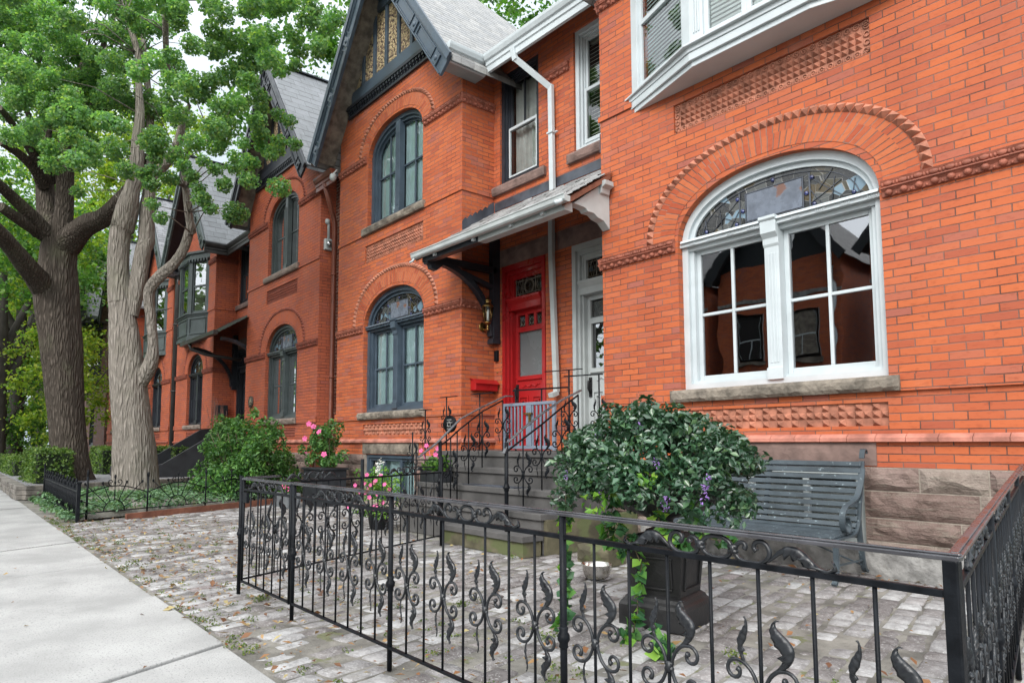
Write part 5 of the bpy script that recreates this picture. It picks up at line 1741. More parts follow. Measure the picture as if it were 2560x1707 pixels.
def iron_bay(t, A, B, zt, zm, zb, nb, motifs, ms=1.0, top=True, fr=True, seg=6, bar=.0058, rise=(0, 0)):
    """one bay of the railing between two posts, built as parts of thing t"""
    A, B = Vector((A[0], A[1], 0)), Vector((B[0], B[1], 0))
    d = B - A
    L = d.length
    d.normalize()
    nrm = Vector((d.y, -d.x, 0))
    def to3(x, y, z): return A + d * x - nrm * (-y) * 1 + Vector((0, 0, z))
    def to3(x, y, z):
        p = A + d * x + nrm * (-y)
        return (p.x, p.y, z + rise[0] + (rise[1] - rise[0]) * x / L)
    mb = MB()
    mb.bar(to3(0, 0, zm), to3(L, 0, zm), .018, .018)
    mb.build('cross_rail', M['iron'], t, .002)
    mb = MB(); mb.bar(to3(0, 0, zb), to3(L, 0, zb), .022, .012); mb.build('cross_rail', M['iron'], t, .002)
    for i in range(nb):
        x = L * (i + 1) / (nb + 1)
        mb = MB()
        mb.tube([to3(x, 0, zb + .005), to3(x, 0, zm - .008)], bar, 8)
        mb.build('baluster', M['iron'], t)
        if i in motifs:
            mb = MB()
            zc_ = (zm + zb) / 2 - .012
            motif(mb, lambda a, b, c, x=x: to3(x + a, b, zc_ + c), ms, seg)
            mb.build('scroll_ornament', M['iron_leaf'], t)
    if fr:
        mb = MB()
        frieze(mb, to3, L, (zm + .009 + zt - .012) / 2, 8 if seg > 5 else 6)
        mb.build('scroll_frieze', M['iron_leaf'], t)
def top_rail(t, A, B, z, w=.034, h=.012, m='rail_worn'):
    mb = MB()
    mb.bar((A[0], A[1], z - h / 2), (B[0], B[1], z - h / 2), w, h)
    mb.bar((A[0], A[1], z + .003), (B[0], B[1], z + .003), w * .5, .006)
    mb.build('top_rail', M[m], t, .003)
def post(t, x, y, z0, z1, r=.0135, collar=True, square=False):
    mb = MB()
    if square:
        mb.box(x - r, x + r, y - r, y + r, z0, z1)
        mb.build('post', M['iron'], t, .004)
        return
    mb.tube([(x, y, z0), (x, y, z1)], r, 12)
    if collar:
        zc_ = z0 + (z1 - z0) * .49
        mb.lathe([(r, -.04), (r * 1.35, -.034), (r * 1.2, -.02), (r * 1.75, -.008), (r * 1.75, .008), (r * 1.2, .02), (r * 1.35, .034), (r, .04)], (x, y, zc_), 12)
    mb.build('post', M['iron'], t)

YFN = 1.86
FE = thing('iron_fence', 'black wrought-iron front fence with scrolled leaves along the sett courtyard', 'fence', (-2.5, YFN, 0))
for a, b, nb, mo in ((-4.335, -3.11, 7, (0, 2, 4, 6)), (-3.11, -1.86, 7, (0, 2, 4, 6)), (-1.86, -.60, 7, (0, 2, 4, 6))):
    iron_bay(FE, (a, YFN), (b, YFN), .88, .80, .112, nb, mo)
top_rail(FE, (-4.35, YFN), (-.565, YFN), .89)
for x in (-4.345, -3.11, -1.86): post(FE, x, YFN, 0, .88)
post(FE, -.585, YFN, 0, .88, .0165, square=True)
GT = thing('iron_gate', 'narrow black iron gate at the left end of the front fence', 'gate', (-4.8, YFN, 0))
iron_bay(GT, (-5.29, YFN), (-4.40, YFN), .88, .80, .112, 5, (0, 2, 4))
top_rail(GT, (-5.3, YFN), (-4.39, YFN), .885)
for x in (-5.29, -4.395): post(GT, x, YFN, .1, .88, .010, False)
mb = MB(); mb.box(-5.285, -5.2, YFN - .012, YFN + .012, .70, .78); mb.build('latch', M['iron'], GT, .003)
GP = MB(); GP.tube([(-5.35, YFN, 0), (-5.35, YFN, .90)], .0145, 12)
GP.lathe([(.0145, -.04), (.02, -.03), (.017, -.018), (.026, -.008), (.026, .008), (.017, .018), (.02, .03), (.0145, .04)], (-5.35, YFN, .46), 12)
tag(GP.build('gate_post', M['iron']), 'round black iron post at the far left of the gate', 'post')
# side fences: both follow the skewed property lines
D1 = Vector((-.2, .98, 0))
SF = thing('iron_fence', 'black wrought-iron side fence running back from the square corner post', 'fence', (-.585, YFN, 0))
p = Vector((-.585, YFN, 0)) + D1 * .02
L = 1.18
for k in range(4):
    q = p + D1 * L
    iron_bay(SF, (p.x, p.y), (q.x, q.y), .88, .80, .112, 7, (0, 2, 4, 6), seg=5 if k else 6, fr=k < 2, rise=(.025 * k, .025 * (k + 1)))
    if k: post(SF, p.x, p.y, 0, .88 + .025 * k)
    p = q
e = Vector((-.585, YFN, 0)) + D1 * (4 * L + .05)
mb = MB(); mb.bar((-.585, YFN + .02, .884), (e.x, e.y, .984), .034, .012); mb.bar((-.585, YFN + .02, .893), (e.x, e.y, .993), .017, .006); mb.build('top_rail', M['rail_worn'], SF, .003)
D2 = Vector((-.384, .923, 0))
LF = thing('iron_fence', 'black wrought-iron fence from the gate post to the foot of the steps', 'fence', (-5.42, 2.0, 0))
p = Vector((-5.37, 1.9, 0))
for k in range(2):
    q = p + D2 * 1.42
    iron_bay(LF, (p.x, p.y), (q.x, q.y), .92, .82, .112, 8, (1, 3, 5, 7), 1.15, seg=5, fr=True)
    post(LF, q.x, q.y, 0, 1.0, .018)
    p = q
top_rail(LF, (-5.37, 1.9), (-5.50, 2.22), .885, .03)

def stair_rail(name, label, x, motif_at, ys, tops, handrail, newel_h, skew=0.0):
    """raking rail beside the steps; ys -> list of (y, z_foot, z_rail)"""
    t = thing(name, label, 'railing', (x, ys[0][0], ys[0][1]))
    y0, f0, r0 = ys[0]
    post(t, x, y0, f0, r0 + newel_h, .022)
    for i, (y, f, r) in enumerate(ys[1:]):
        xx = x + skew * (y - y0)
        mb = MB(); mb.tube([(xx, y, f), (xx, y, r)], .0085, 8); mb.build('baluster', M['iron'], t)
        if motif_at[i]:
            mb = MB()
            zc_ = (f + r) / 2
            motif(mb, lambda a, b, c, xx=xx, y=y, zc_=zc_: (xx + a * .96, y + b + a * .2, zc_ + c), 1.2, 5)
            mb.build('scroll_ornament', M['iron'], t)
    mb = MB()
    pts = [(x + skew * (y - y0), y, r) for (y, f, r) in ys]
    for a, b in zip(pts, pts[1:]): mb.bar(a, b, .016, .016)
    mb.build('sloping_rail', M['iron'], t)
    mb = MB()
    for a, b in zip(handrail, handrail[1:]): mb.bar(a, b, .042, .016)
    mb.build('handrail', M['rail_bright'], t, .004)
    return t
stair_rail('stair_railing', 'black scrolled stair railing on the left of the stone steps', -6.95, [1, 0, 1, 1, 1],
    [(4.84, .217, 1.12), (5.0, .42, 1.22), (5.1, .42, 1.3), (5.28, .63, 1.42), (5.5, .84, 1.56), (5.85, 1.045, 1.72)], None,
    [(-6.93, 4.5, .98), (-6.95, 4.8, 1.16), (-6.95, 5.15, 1.46), (-6.95, 5.5, 1.62), (-6.95, 5.9, 1.78), (-6.95, 6.02, 1.78)], .06)
stair_rail('stair_railing', 'black scrolled stair railing on the right of the stone steps', -5.62, [1, 1, 1, 0],
    [(4.78, .217, 1.06), (5.02, .42, 1.2), (5.3, .63, 1.36), (5.62, .84, 1.56), (5.9, 1.045, 1.72)], None,
    [(-5.62, 4.74, 1.04), (-5.62, 4.8, 1.16), (-5.62, 5.0, 1.3), (-5.62, 5.3, 1.48), (-5.62, 5.6, 1.64), (-5.62, 5.95, 1.78)], .1)
# level rail on the landing, left and right wings
LR = thing('landing_railing', 'black scrolled railing fragment on the landing right of the gate', 'railing', (-5.9, 5.95, 1.045))
for i, (x, y) in enumerate(((-5.92, 6.05), (-5.56, 6.2))):
    mb = MB(); mb.tube([(x, y, 1.045), (x, y, 1.98)], .010, 8); mb.build('baluster', M['iron'], LR)
    mb = MB(); motif(mb, lambda a, b, c, x=x, y=y: (x + a * .95, y + b + a * .2, 1.45 + c), 1.15, 5); mb.build('scroll_ornament', M['iron'], LR)
mb = MB(); mb.bar((-6.0, 6.05, 1.98), (-5.5, 6.2, 1.98), .03, .014); mb.build('handrail', M['iron'], LR)
WR = thing('wing_railing', 'black railing with round dark medallion left of the stone steps', 'railing', (-8.0, 5.5, 0))
for i, (x, y, z0, z1) in enumerate(((-7.35, 4.75, .42, 1.05), (-7.75, 4.95, .42, 1.3), (-8.05, 5.35, .42, 1.62), (-8.1, 5.75, 1.045, 1.82), (-7.7, 6.05, 1.045, 1.86))):
    mb = MB(); mb.tube([(x, y, z0), (x, y, z1)], .0095, 8); mb.build('baluster', M['iron'], WR)
    if i in (1, 2, 3):
        mb = MB(); motif(mb, lambda a, b, c, x=x, y=y, z=z1 - .35: (x + a * .95, y + b + a * .15, z + c), 1.05, 5); mb.build('scroll_ornament', M['iron'], WR)
mb = MB()
mb.bar((-8.25, 5.75, 1.82), (-7.85, 5.75, 1.82), .03, .014); mb.bar((-8.2, 5.35, 1.62), (-7.9, 5.35, 1.62), .03, .014); mb.bar((-7.9, 6.05, 1.86), (-7.4, 6.05, 1.86), .03, .014)
mb.bar((-7.0, 4.8, .95), (-7.9, 4.9, .93), .03, .014); mb.bar((-7.0, 4.8, .86), (-7.9, 4.9, .84), .016, .016)
mb.build('handrail', M['iron'], WR)
mb = MB()
mb.tube([(-7.82, 5.62, 1.42), (-7.815, 5.6, 1.42)], .12, 24)
mb.tube([(-7.815 + .118 * math.cos(g), 5.595, 1.42 + .118 * math.sin(g)) for g in [i * PI / 12 for i in range(25)]], .008, 6)
mb.build('medallion', M['iron'], WR)
mb = MB()
for k, (w, z) in enumerate(((.06, .06), (.08, .02), (.05, -.03), (.06, -.065))): mb.box(-7.815 - w, -7.815 + w, 5.588, 5.594, 1.42 + z - .006, 1.42 + z + .006)
mb.tube([(-7.815 + .035 * math.cos(g), 5.59, 1.42 + .035 * math.sin(g)) for g in [i * PI / 8 for i in range(17)]], .006, 5)
mb.build('medallion_relief', plain('worn_silver_paint', (.22, .22, .21), .5, .3, 10), WR)

PG = thing('porch_gate', 'blue-grey barred safety gate across the top of the stone steps', 'gate', (-6.6, 6.07, 1.045))
mb = MB()
x0, x1, yg = -7.2, -6.18, 6.07
mb.box(x0, x0 + .045, yg - .02, yg + .02, 1.06, 1.69); mb.box(x1 - .045, x1, yg - .02, yg + .02, 1.06, 1.69)
mb.box(x0 + .045, x1 - .045, yg - .016, yg + .016, 1.65, 1.69); mb.box(x0 + .045, x1 - .045, yg - .016, yg + .016, 1.075, 1.12)
mb.box(-6.72, -6.62, yg - .018, yg + .018, 1.12, 1.65)
mb.build('gate_frame', M['bluegrey_gate'], PG, .004)
k = 0
x = x0 + .1
mb = MB()
while x < x1 - .06:
    if not -6.76 < x < -6.6: mb.box(x - .011, x + .011, yg - .008, yg + .008, 1.12, 1.65)
    x += .072
mb.build('gate_bars', M['bluegrey_gate'], PG)
mb = MB(); mb.box(-6.73, -6.58, yg - .05, yg - .018, 1.53, 1.55); mb.box(-6.64, -6.615, yg - .045, yg - .02, 1.40, 1.53); mb.build('latch', M['brass'], PG)
RB = thing('landing_railing', 'plain black railing behind the safety gate before the red door', 'railing', (-7.3, 6.6, 1.045))
mb = MB()
mb.bar((-7.55, 6.55, 1.92), (-6.6, 6.75, 1.92), .022, .022); mb.bar((-7.0, 6.68, 2.16), (-6.4, 6.8, 2.16), .03, .012)
for x, z in ((-7.5, 1.92), (-7.05, 1.92), (-6.6, 2.16)): mb.tube([(x, 6.56 + (x + 7.5) * .21, 1.045), (x, 6.56 + (x + 7.5) * .21, z)], .012, 8)
mb.build('rails', M['iron'], RB)
# ------------------------------------------------------------------ the ground
mb = MB()
mb.face([(-220, -220, -.16), (220, -220, -.16), (220, 220, -.16), (-220, 220, -.16)])
tag(mb.build('ground', M['ground']), kind='structure')
mb = MB(); mb.box(-120, 60, -9, -1.3, -.3, -.12)
tag(mb.build('road', M['asphalt']), kind='structure')
mb = MB(); mb.box(-120, 60, -1.3, -1.12, -.3, 0.0); mb.box(-120, 60, -9.2, -9.0, -.3, 0)
tag(mb.build('kerb', M['limestone']), kind='structure')
mb = MB()
rd = random.Random(3)
js = [3.2, 1.3, -.6, -2.45, -4.09, -5.66, -7.6, -9.4, -11.2, -13.0, -14.9] + [-16.8 - 1.9 * i for i in range(40)]
sh = -.44
for a, b in zip(js, js[1:]):
    dz = rd.uniform(-.006, .006) + (.012 if b == -5.66 else 0)
    g = .008
    y0, y1 = -1.12, 1.345
    q = [(a - g, y1), (b + g, y1), (b + g - sh * (y1 - y0), y0), (a - g - sh * (y1 - y0), y0)]
    q = [(x, y) for x, y in q]
    mb.prism([(p[0], p[1]) for p in q[::-1]], 'z', -.12, dz)
sw = mb.build('sidewalk', M['concrete'], None, .008)
tag(sw, kind='structure')
mb = MB(); mb.box(-120, 60, -11.5, -9.2, -.3, 0)
tag(mb.build('far_sidewalk', M['concrete']), kind='structure')
# stone setts laid square to the skewed property lines
mb = MB()
mb.face([(-60, 1.34, -.007), (3, 1.34, -.007), (3, 7.5, -.007), (-60, 7.5, -.007)])
tag(mb.build('sett_bed', M['soil']), kind='structure')
mb = MB()
dl, dc = Vector((-.213, .977, 0)), Vector((.977, .213, 0))
rd = random.Random(8)
c = -19.0
while c < 4.5:
    w = rd.uniform(.115, .155)
    s_ = -1.0
    while s_ < 12.0:
        L = rd.uniform(.17, .32)
        ylow = (dc * (c + w) + dl * s_).y if False else (dc * c + dl * s_).y
        if ylow < 1.362: s_ += (1.362 - ylow) / .977 + .001; continue
        o = dc * (c + w / 2) + dl * (s_ + L / 2)
        # keep to the court: behind the sidewalk, before the walls, right of the garden
        ok = 1.40 < o.y < 6.36 and o.x < 2.6 and o.x > -11.55 - (o.y - 1.7) * .41
        if ok and -8.0 < o.x < -5.2 and o.y > 4.72: ok = o.x > -5.15
        if ok:
            z = rd.uniform(-.010, .008) + .004 * math.sin(o.x * 1.3) * math.cos(o.y * 1.7)
            if o.y > 6.0: z += .02
            a = rd.uniform(-.05, .05)
            ax = (dl * math.cos(a) + dc * math.sin(a)); ay = (dc * math.cos(a) - dl * math.sin(a))
            hl, hw = L / 2 - rd.uniform(.004, .012), w / 2 - rd.uniform(.004, .011)
            def crn(hl, hw, z, j):
                out = []
                for sx, sy in ((-1, -1), (-.4, -1.04), (.4, -1.04), (1, -1), (1.05, 0), (1, 1), (.4, 1.04), (-.4, 1.04), (-1, 1), (-1.05, 0)):
                    p = o + ax * (sx * hl) + ay * (sy * hw)
                    out.append((p.x + rd.uniform(-j, j), p.y + rd.uniform(-j, j), z + rd.uniform(-.3, .3) * j))
                return out
            lo = crn(hl, hw, -.05, .0); mi = crn(hl, hw, z - .012, .006); hi = crn(hl - .012, hw - .012, z, .005)
            b = len(mb.v); n = 10
            mb.v.extend(lo + mi + hi + [(o.x, o.y, z + .004)])
            for k in range(n):
                k2 = (k + 1) % n
                mb.f.append((b + k, b + k2, b + n + k2, b + n + k))
                mb.f.append((b + n + k, b + n + k2, b + 2 * n + k2, b + 2 * n + k)); mb.sm.add(len(mb.f) - 1)
                mb.f.append((b + 2 * n + k, b + 2 * n + k2, b + 3 * n)); mb.sm.add(len(mb.f) - 1)
        s_ += L
    c += w
setts = mb.build('sett_paving', M['sett'])
tag(setts, kind='structure')
mb = MB()
rock(mb, -5.1, -1.2, -.02, .27, 6.42, .05, .05, 77, .06)
mb.box(-5.1, -1.2, 6.36, 6.45, -.05, .255)
tag(mb.build('wall_footing', M['limestone']), 'rough pale footing stone below the sandstone base behind the bench', 'footing')

# fallen leaves, weeds and moss tufts: nobody could count them
g = np.random.default_rng(5)
n = 2600
X = g.uniform(-13, .5, n); Y = 1.3 + np.abs(g.normal(0, 1.3, n)); Y = np.where(g.random(n) < .3, g.uniform(1.4, 6.2, n), Y)
X = np.where(g.random(n) < .35, g.normal(-7.0, 2.2, n), X)
keep = (Y < 6.3) & ~((X > -8.1) & (X < -5.1) & (Y > 4.6)) & (Y > 1.2)
X, Y = X[keep], Y[keep]
# a few strays on the sidewalk
sx = np.stack([g.uniform(-12, -2.5, 40), g.uniform(-.6, 1.3, 40)], 1)
X = np.concatenate([X, sx[:, 0]]); Y = np.concatenate([Y, sx[:, 1]])
extra = np.stack([g.normal(-2.6, .5, 60), g.uniform(6.05, 6.33, 60)], 1)
X = np.concatenate([X, extra[:, 0]]); Y = np.concatenate([Y, extra[:, 1]])
n = len(X)
th = g.uniform(0, 2 * PI, n); sz = g.uniform(.006, .03, n) * np.where(g.random(n) < .12, 1.5, 1.0)
a = np.stack([np.cos(th), np.sin(th), g.normal(0, .25, n)], 1); b = np.stack([-np.sin(th), np.cos(th), g.normal(0, .35, n)], 1)
c0 = np.stack([X, Y, .016 + sz * .2], 1)
v = np.stack([c0 - a * sz[:, None], c0 + b * sz[:, None] * .55 + [0, 0, .006], c0 + a * sz[:, None], c0 - b * sz[:, None] * .55 + [0, 0, .004]], 1)
tag(leafmesh('fallen_leaves', v, M['leaf_fall']), 'small orange and brown leaves scattered over the setts', 'fallen leaves', kind='stuff')
tuft = []
for k in range(420):
    x = rng.uniform(-12.5, 0); y = 1.38 + abs(rng.normal(0, .9)) if k % 3 else 1.36 + rng.random() * .1
    if k % 3 == 0 and x > -3.5: continue
    if y < 6 and not (-8.1 < x < -5.1 and y > 4.6): tuft.append((x, y, .005, rng.uniform(.02, .06)))
for (x, y) in ((-5.05, 1.98), (-3.95, 3.0), (-3.0, 2.9), (-5.3, 4.55), (-1.4, 3.2), (-1.1, 2.7), (-2.1, 3.4), (-4.4, 5.4), (-.9, 2.4)):
    for k in range(4): tuft.append((x + rng.normal(0, .05), y + rng.normal(0, .05), .02, .05))
tag(leaves('weed_tufts', tuft, 8000, .014, M['weed'], None, .3, 6, 0, .5), 'small green weeds and moss in the joints between the setts', 'weeds', kind='stuff')

# ------------------------------------------------------------------ bench
BN = thing('garden_bench', 'worn grey-green slatted bench with curled iron arms against the wall', 'bench', (-3.4, 6.0, .0))
bx0, bx1 = -4.3, -2.62
prof = smooth_path([(5.70, .365), (5.74, .385), (5.9, .395), (6.03, .40), (6.10, .425), (6.145, .49), (6.175, .6), (6.21, .74), (6.25, .88), (6.28, 1.0)], 5)
acc = [0]
for a, b in zip(prof, prof[1:]): acc.append(acc[-1] + math.hypot(b[0] - a[0], b[1] - a[1]))
def on(s_):
    i = 0
    while i < len(acc) - 2 and acc[i + 1] < s_: i += 1
    k = (s_ - acc[i]) / (acc[i + 1] - acc[i])
    a, b = prof[i], prof[i + 1]
    t = math.atan2(b[1] - a[1], b[0] - a[0])
    return a[0] + (b[0] - a[0]) * k, a[1] + (b[1] - a[1]) * k, t
ns = 17
for k in range(ns):
    y, z, t = on(acc[-1] * (k + .5) / ns)
    mb = MB()
    mb.obox(((bx0 + bx1) / 2, y, z), ((bx1 - bx0) / 2, 0, 0), (0, .021 * math.cos(t), .021 * math.sin(t)), (0, -.009 * math.sin(t), .009 * math.cos(t)))
    mb.build('slat', M['bench_paint'], BN, .003)
for x in (bx0 + .0, (bx0 + bx1) / 2, bx1 - .0):
    mb = MB()
    off = [(y + .02 * math.sin(t), z - .02 * math.cos(t)) for (y, z, t) in [on(acc[-1] * k / 30) for k in range(31)]]
    for a, b in zip(off, off[1:]): mb.bar((x, a[0], a[1]), (x, b[0], b[1]), .045, .016)
    mb.build('side_frame', M['bench_paint'], BN)
for x in (bx0, bx1):
    sg = 1 if x == bx1 else -1
    mb = MB()
    back = smooth_path([(6.30, 1.02), (6.315, 1.07), (6.335, 1.095), (6.36, 1.085), (6.365, 1.06)], 4)
    for a, b in zip(back, back[1:]): mb.bar((x, a[0], a[1]), (x, b[0], b[1]), .045, .014)
    arm = smooth_path([(6.27, .93), (6.22, .8), (6.14, .70), (6.02, .65), (5.92, .625), (5.86, .57), (5.845, .49), (5.88, .425), (5.935, .42), (5.96, .47), (5.935, .53), (5.905, .54)], 4)
    for a, b in zip(arm, arm[1:]): mb.bar((x + sg * .012, a[0], a[1]), (x + sg * .012, b[0], b[1]), .048, .012)
    mb.build('arm', M['bench_paint'], BN)
    for leg in ([(5.73, .37), (5.74, .2), (5.71, .05), (5.68, .015)], [(6.17, .5), (6.2, .3), (6.24, .1), (6.29, .06)]):
        mb = MB()
        lp = smooth_path(leg, 4)
        for a, b in zip(lp, lp[1:]): mb.bar((x, a[0], a[1]), (x, b[0], b[1]), .042, .022)
        mb.build('leg', M['bench_paint'], BN)
    mb = MB(); mb.bar((x, 5.73, .16), (x, 6.22, .16), .02, .012); mb.build('stretcher', M['bench_paint'], BN)
mb = MB(); mb.tube([(bx0 + .2, 5.95, .36), (bx1 - .5, 5.95, .36), (bx1, 6.2, .12)], .008, 6); mb.build('brace', M['bench_paint'], BN)

# ------------------------------------------------------------------ urn
UC = Vector((-2.80, 3.735, 0))
ua = R(13)
UR = thing('cast_iron_urn', 'black cast-iron urn on a panelled pedestal in the courtyard', 'urn', UC)
ex, ey = Vector((math.cos(ua), math.sin(ua), 0)), Vector((-math.sin(ua), math.cos(ua), 0))
def sq(mb, prof):
    n = len(prof)
    v = []
    for (h, z) in prof:
        for sx, sy in ((-1, -1), (1, -1), (1, 1), (-1, 1)):
            p = UC + ex * (sx * h) + ey * (sy * h)
            v.append((p.x, p.y, z))
    mb.add(v, [(i * 4 + k, i * 4 + (k + 1) % 4, (i + 1) * 4 + (k + 1) % 4, (i + 1) * 4 + k) for i in range(n - 1) for k in range(4)] + [(3, 2, 1, 0), tuple((n - 1) * 4 + k for k in range(4))])
mb = MB(); sq(mb, [(.225, 0), (.225, .13), (.215, .15), (.20, .165), (.19, .185), (.17, .2)]); mb.build('plinth', M['cast_black'], UR, .006)
mb = MB(); sq(mb, [(.166, .195), (.19, .47), (.205, .49), (.2, .515), (.18, .53), (.15, .56), (.12, .575)])
for sx, sy in ((0, -1), (1, 0), (-1, 0), (0, 1)):
    o_ = ex * sx + ey * sy
    tt = ey * sx - ex * sy
    for (u0, u1, w0, w1) in ((-.12, .12, .235, .25), (-.13, .13, .425, .44), (-.125, -.11, .25, .425), (.11, .125, .25, .425)):
        q = []
        for d in (.0, .014):
            for u, z in ((u0, w0), (u1, w0), (u1, w1), (u0, w1)):
                h = .166 + (z - .195) / .275 * .024 + d
                p = UC + o_ * h + tt * u
                q.append((p.x, p.y, z))
        mb.add(q, [(4, 5, 6, 7), (0, 1, 5, 4), (1, 2, 6, 5), (2, 3, 7, 6), (3, 0, 4, 7)])
mb.build('pedestal', M['cast_black'], UR, .005)
mb = MB()
mb.lathe([(.13, .57), (.12, .59), (.075, .605), (.055, .64), (.06, .66), (.085, .675)], (UC.x, UC.y, 0), 24)
mb.lathe([(.085, .67), (.16, .69), (.25, .72), (.31, .765), (.335, .81), (.33, .84), (.36, .855), (.385, .87), (.385, .885), (.36, .885), (.34, .86)], (UC.x, UC.y, 0), 72, 24, .03)
mb.build('bowl', M['cast_black'], UR)
mb = MB(); mb.lathe([(.34, .85), (.001, .87)], (UC.x, UC.y, 0), 24, caps=False); mb.build('compost', M['soil'], UR)
# plant filling the urn
UP = thing('urn_plant', 'large dark glossy leafed plant with violet flowers spilling over the urn', 'plant', (UC.x, UC.y, .86))
UC = UC + Vector((-.05, -.05, 0))
blobs = [(UC.x, UC.y, 1.02, .36)]
for k in range(90):
    g_ = rng.uniform(0, 2 * PI); r_ = .62 * rng.random() ** .5
    zt = .9 + .40 * (1 - (r_ / .72) ** 2) + rng.normal(0, .03)
    blobs.append((UC.x + r_ * math.cos(g_) * 1.05, UC.y + r_ * math.sin(g_), zt, rng.uniform(.07, .13)))
for k in range(46):
    g_ = rng.uniform(0, 2 * PI); r_ = rng.uniform(.48, .68)
    blobs.append((UC.x + r_ * math.cos(g_), UC.y + r_ * math.sin(g_), rng.uniform(.74, .98), rng.uniform(.07, .11)))
for (dx, dz) in ((-.30, 1.34), (.25, 1.26), (-.5, 1.2), (.42, 1.2), (.0, 1.38)): blobs.append((UC.x + dx, UC.y - .05, dz, .09))
for k in range(16):
    g_ = R(-110 + 7 * k); blobs.append((UC.x + .5 * math.cos(g_), UC.y + .5 * math.sin(g_), .93 + .03 * (k % 3), .10))
blobs = [b for b in blobs if not (b[2] < .82 and (b[0] - UC.x) * .6 - (b[1] - UC.y) * .8 > .45 and b[0] > UC.x + .05)]
leaves('foliage', blobs, 11500, .047, M['leaf_urn'], UP, .55, 21, .55, 1, .62)
leaves('pale_foliage', [(UC.x + .02, UC.y - .58, .8, .09), (UC.x + .36, UC.y - .5, .95, .06)], 45, .05, M['leaf_ivy'], UP, .5, 22, .4, 1, .7)
mb = MB()
for k in range(60):
    g_ = rng.uniform(0, 2 * PI); r_ = rng.uniform(.2, .45)
    mb.tube([(UC.x + .1 * math.cos(g_), UC.y + .1 * math.sin(g_), .88), (UC.x + r_ * .6 * math.cos(g_), UC.y + r_ * .6 * math.sin(g_), 1.0), (UC.x + r_ * math.cos(g_), UC.y + r_ * math.sin(g_), .92)], .004, 4)
mb.build('stems', M['stem'], UP)
fl = []
for (dx, dy, z) in ((.58, -.26, .96), (.58, -.27, .9), (.57, -.28, .84), (.42, -.44, .8), (.43, -.44, .83), (.34, -.4, 1.03), (-.35, -.45, .95), (-.2, -.3, 1.2), (.12, -.28, 1.24), (.05, -.55, .86)):
    fl.append((UC.x + dx, UC.y + dy, z, .028))
leaves('violet_flowers', fl, 150, .02, M['petal_violet'], UP, .2, 23, .2, 1.4, .5)
IV = thing('ivy', 'bright green ivy trailing from the urn down its pedestal to the setts', 'ivy', (UC.x, UC.y - .3, .5))
ivb, stm = [], MB()
for path in ([(.05, -.42, .84), (.0, -.42, .7), (.06, -.3, .55), (.09, -.24, .4), (.07, -.26, .25), (.1, -.3, .12), (.16, -.42, .04), (.2, -.55, .03)],
             [(-.45, -.35, .8), (-.47, -.36, .62), (-.46, -.36, .45), (-.43, -.38, .25), (-.4, -.42, .1), (-.33, -.5, .04), (-.25, -.62, .03)],
             [(.3, -.35, .78), (.32, -.35, .66), (.42, -.36, .6), (.5, -.36, .57)], [(.42, -.2, .8), (.46, -.2, .66), (.55, -.18, .6), (.66, -.16, .6)],
             [(-.55, -.2, .78), (-.6, -.22, .64), (-.58, -.25, .5)], [(.3, -.4, .1), (.45, -.5, .03), (.5, -.65, .03)], [(-.05, -.4, .7), (-.1, -.33, .55), (.0, -.27, .45)]):
    pp = [(UC.x + x, UC.y + y, z) for x, y, z in path]
    stm.tube(pp, .0035, 4)
    for a, b in zip(pp, pp[1:]):
        for t in (.2, .6, .95):
            ivb.append((a[0] + (b[0] - a[0]) * t, a[1] + (b[1] - a[1]) * t, a[2] + (b[2] - a[2]) * t, .04))
stm.build('stem', M['stem'], IV)
leaves('leaves', ivb, 230, .075, M['leaf_ivy_dark'], IV, .35, 31, .3, 1, .95)
leaves('young_leaves', ivb[::2], 110, .07, M['leaf_ivy'], IV, .4, 32, .3, 1, .95)
BW = MB()
BW.lathe([(.06, 0), (.095, .014), (.118, .06), (.126, .118), (.13, .124), (.123, .124), (.112, .07), (.085, .024), (.001, .018)], (-4.02, 4.42, .01), 32, caps=False)
tag(BW.build('steel_bowl', M['steel']), 'shiny steel water bowl on the setts left of the urn', 'bowl')
mb = MB(); rock(mb, -4.75, -4.35, .0, .17, 4.95, .25, .04, 9, .05)
tag(mb.build('loose_stone', M['moss_stone']), 'rough mossy stone block beside the right side of the steps', 'stone')

# ------------------------------------------------------------------ pots and shrubs
MV = thing('planter_box', 'tall black planter box below the pink-flowered climber', 'planter', (-12.0, 5.75, 0))
mb = MB(); mb.prism([(-12.42, 5.48), (-11.62, 5.48), (-11.62, 5.98), (-12.42, 5.98)], 'z', 0, .66); mb.build('box', M['slatebox'], MV, .008)
mb = MB(); rring(mb, -12.45, -11.59, .0, 1, .0, 0, 0) if False else mb.box(-12.45, -11.59, 5.45, 6.01, .662, .70); mb.build('rim', M['slatebox'], MV, .006)
VP = thing('flowering_climber', 'pink-flowered climber with glossy leaves on canes in the black box', 'plant', (-12.0, 5.75, .7))
bl = []
for k in range(46):
    h = rng.random()
    bl.append((-12.05 + rng.normal(0, .24 - .06 * h), 5.72 + rng.normal(0, .12), .76 + .78 * h, rng.uniform(.07, .12)))
leaves('foliage', bl, 1700, .07, M['leaf_shrub'], VP, .45, 41, .3, 1, .6)
mb = MB()
for dx in (-.15, 0, .15): mb.tube([(-12.0 + dx, 5.75, .65), (-12.0 + dx * .6, 5.75, 1.5)], .01, 5)
mb.build('canes', M['stem'], VP)
fb = MB()
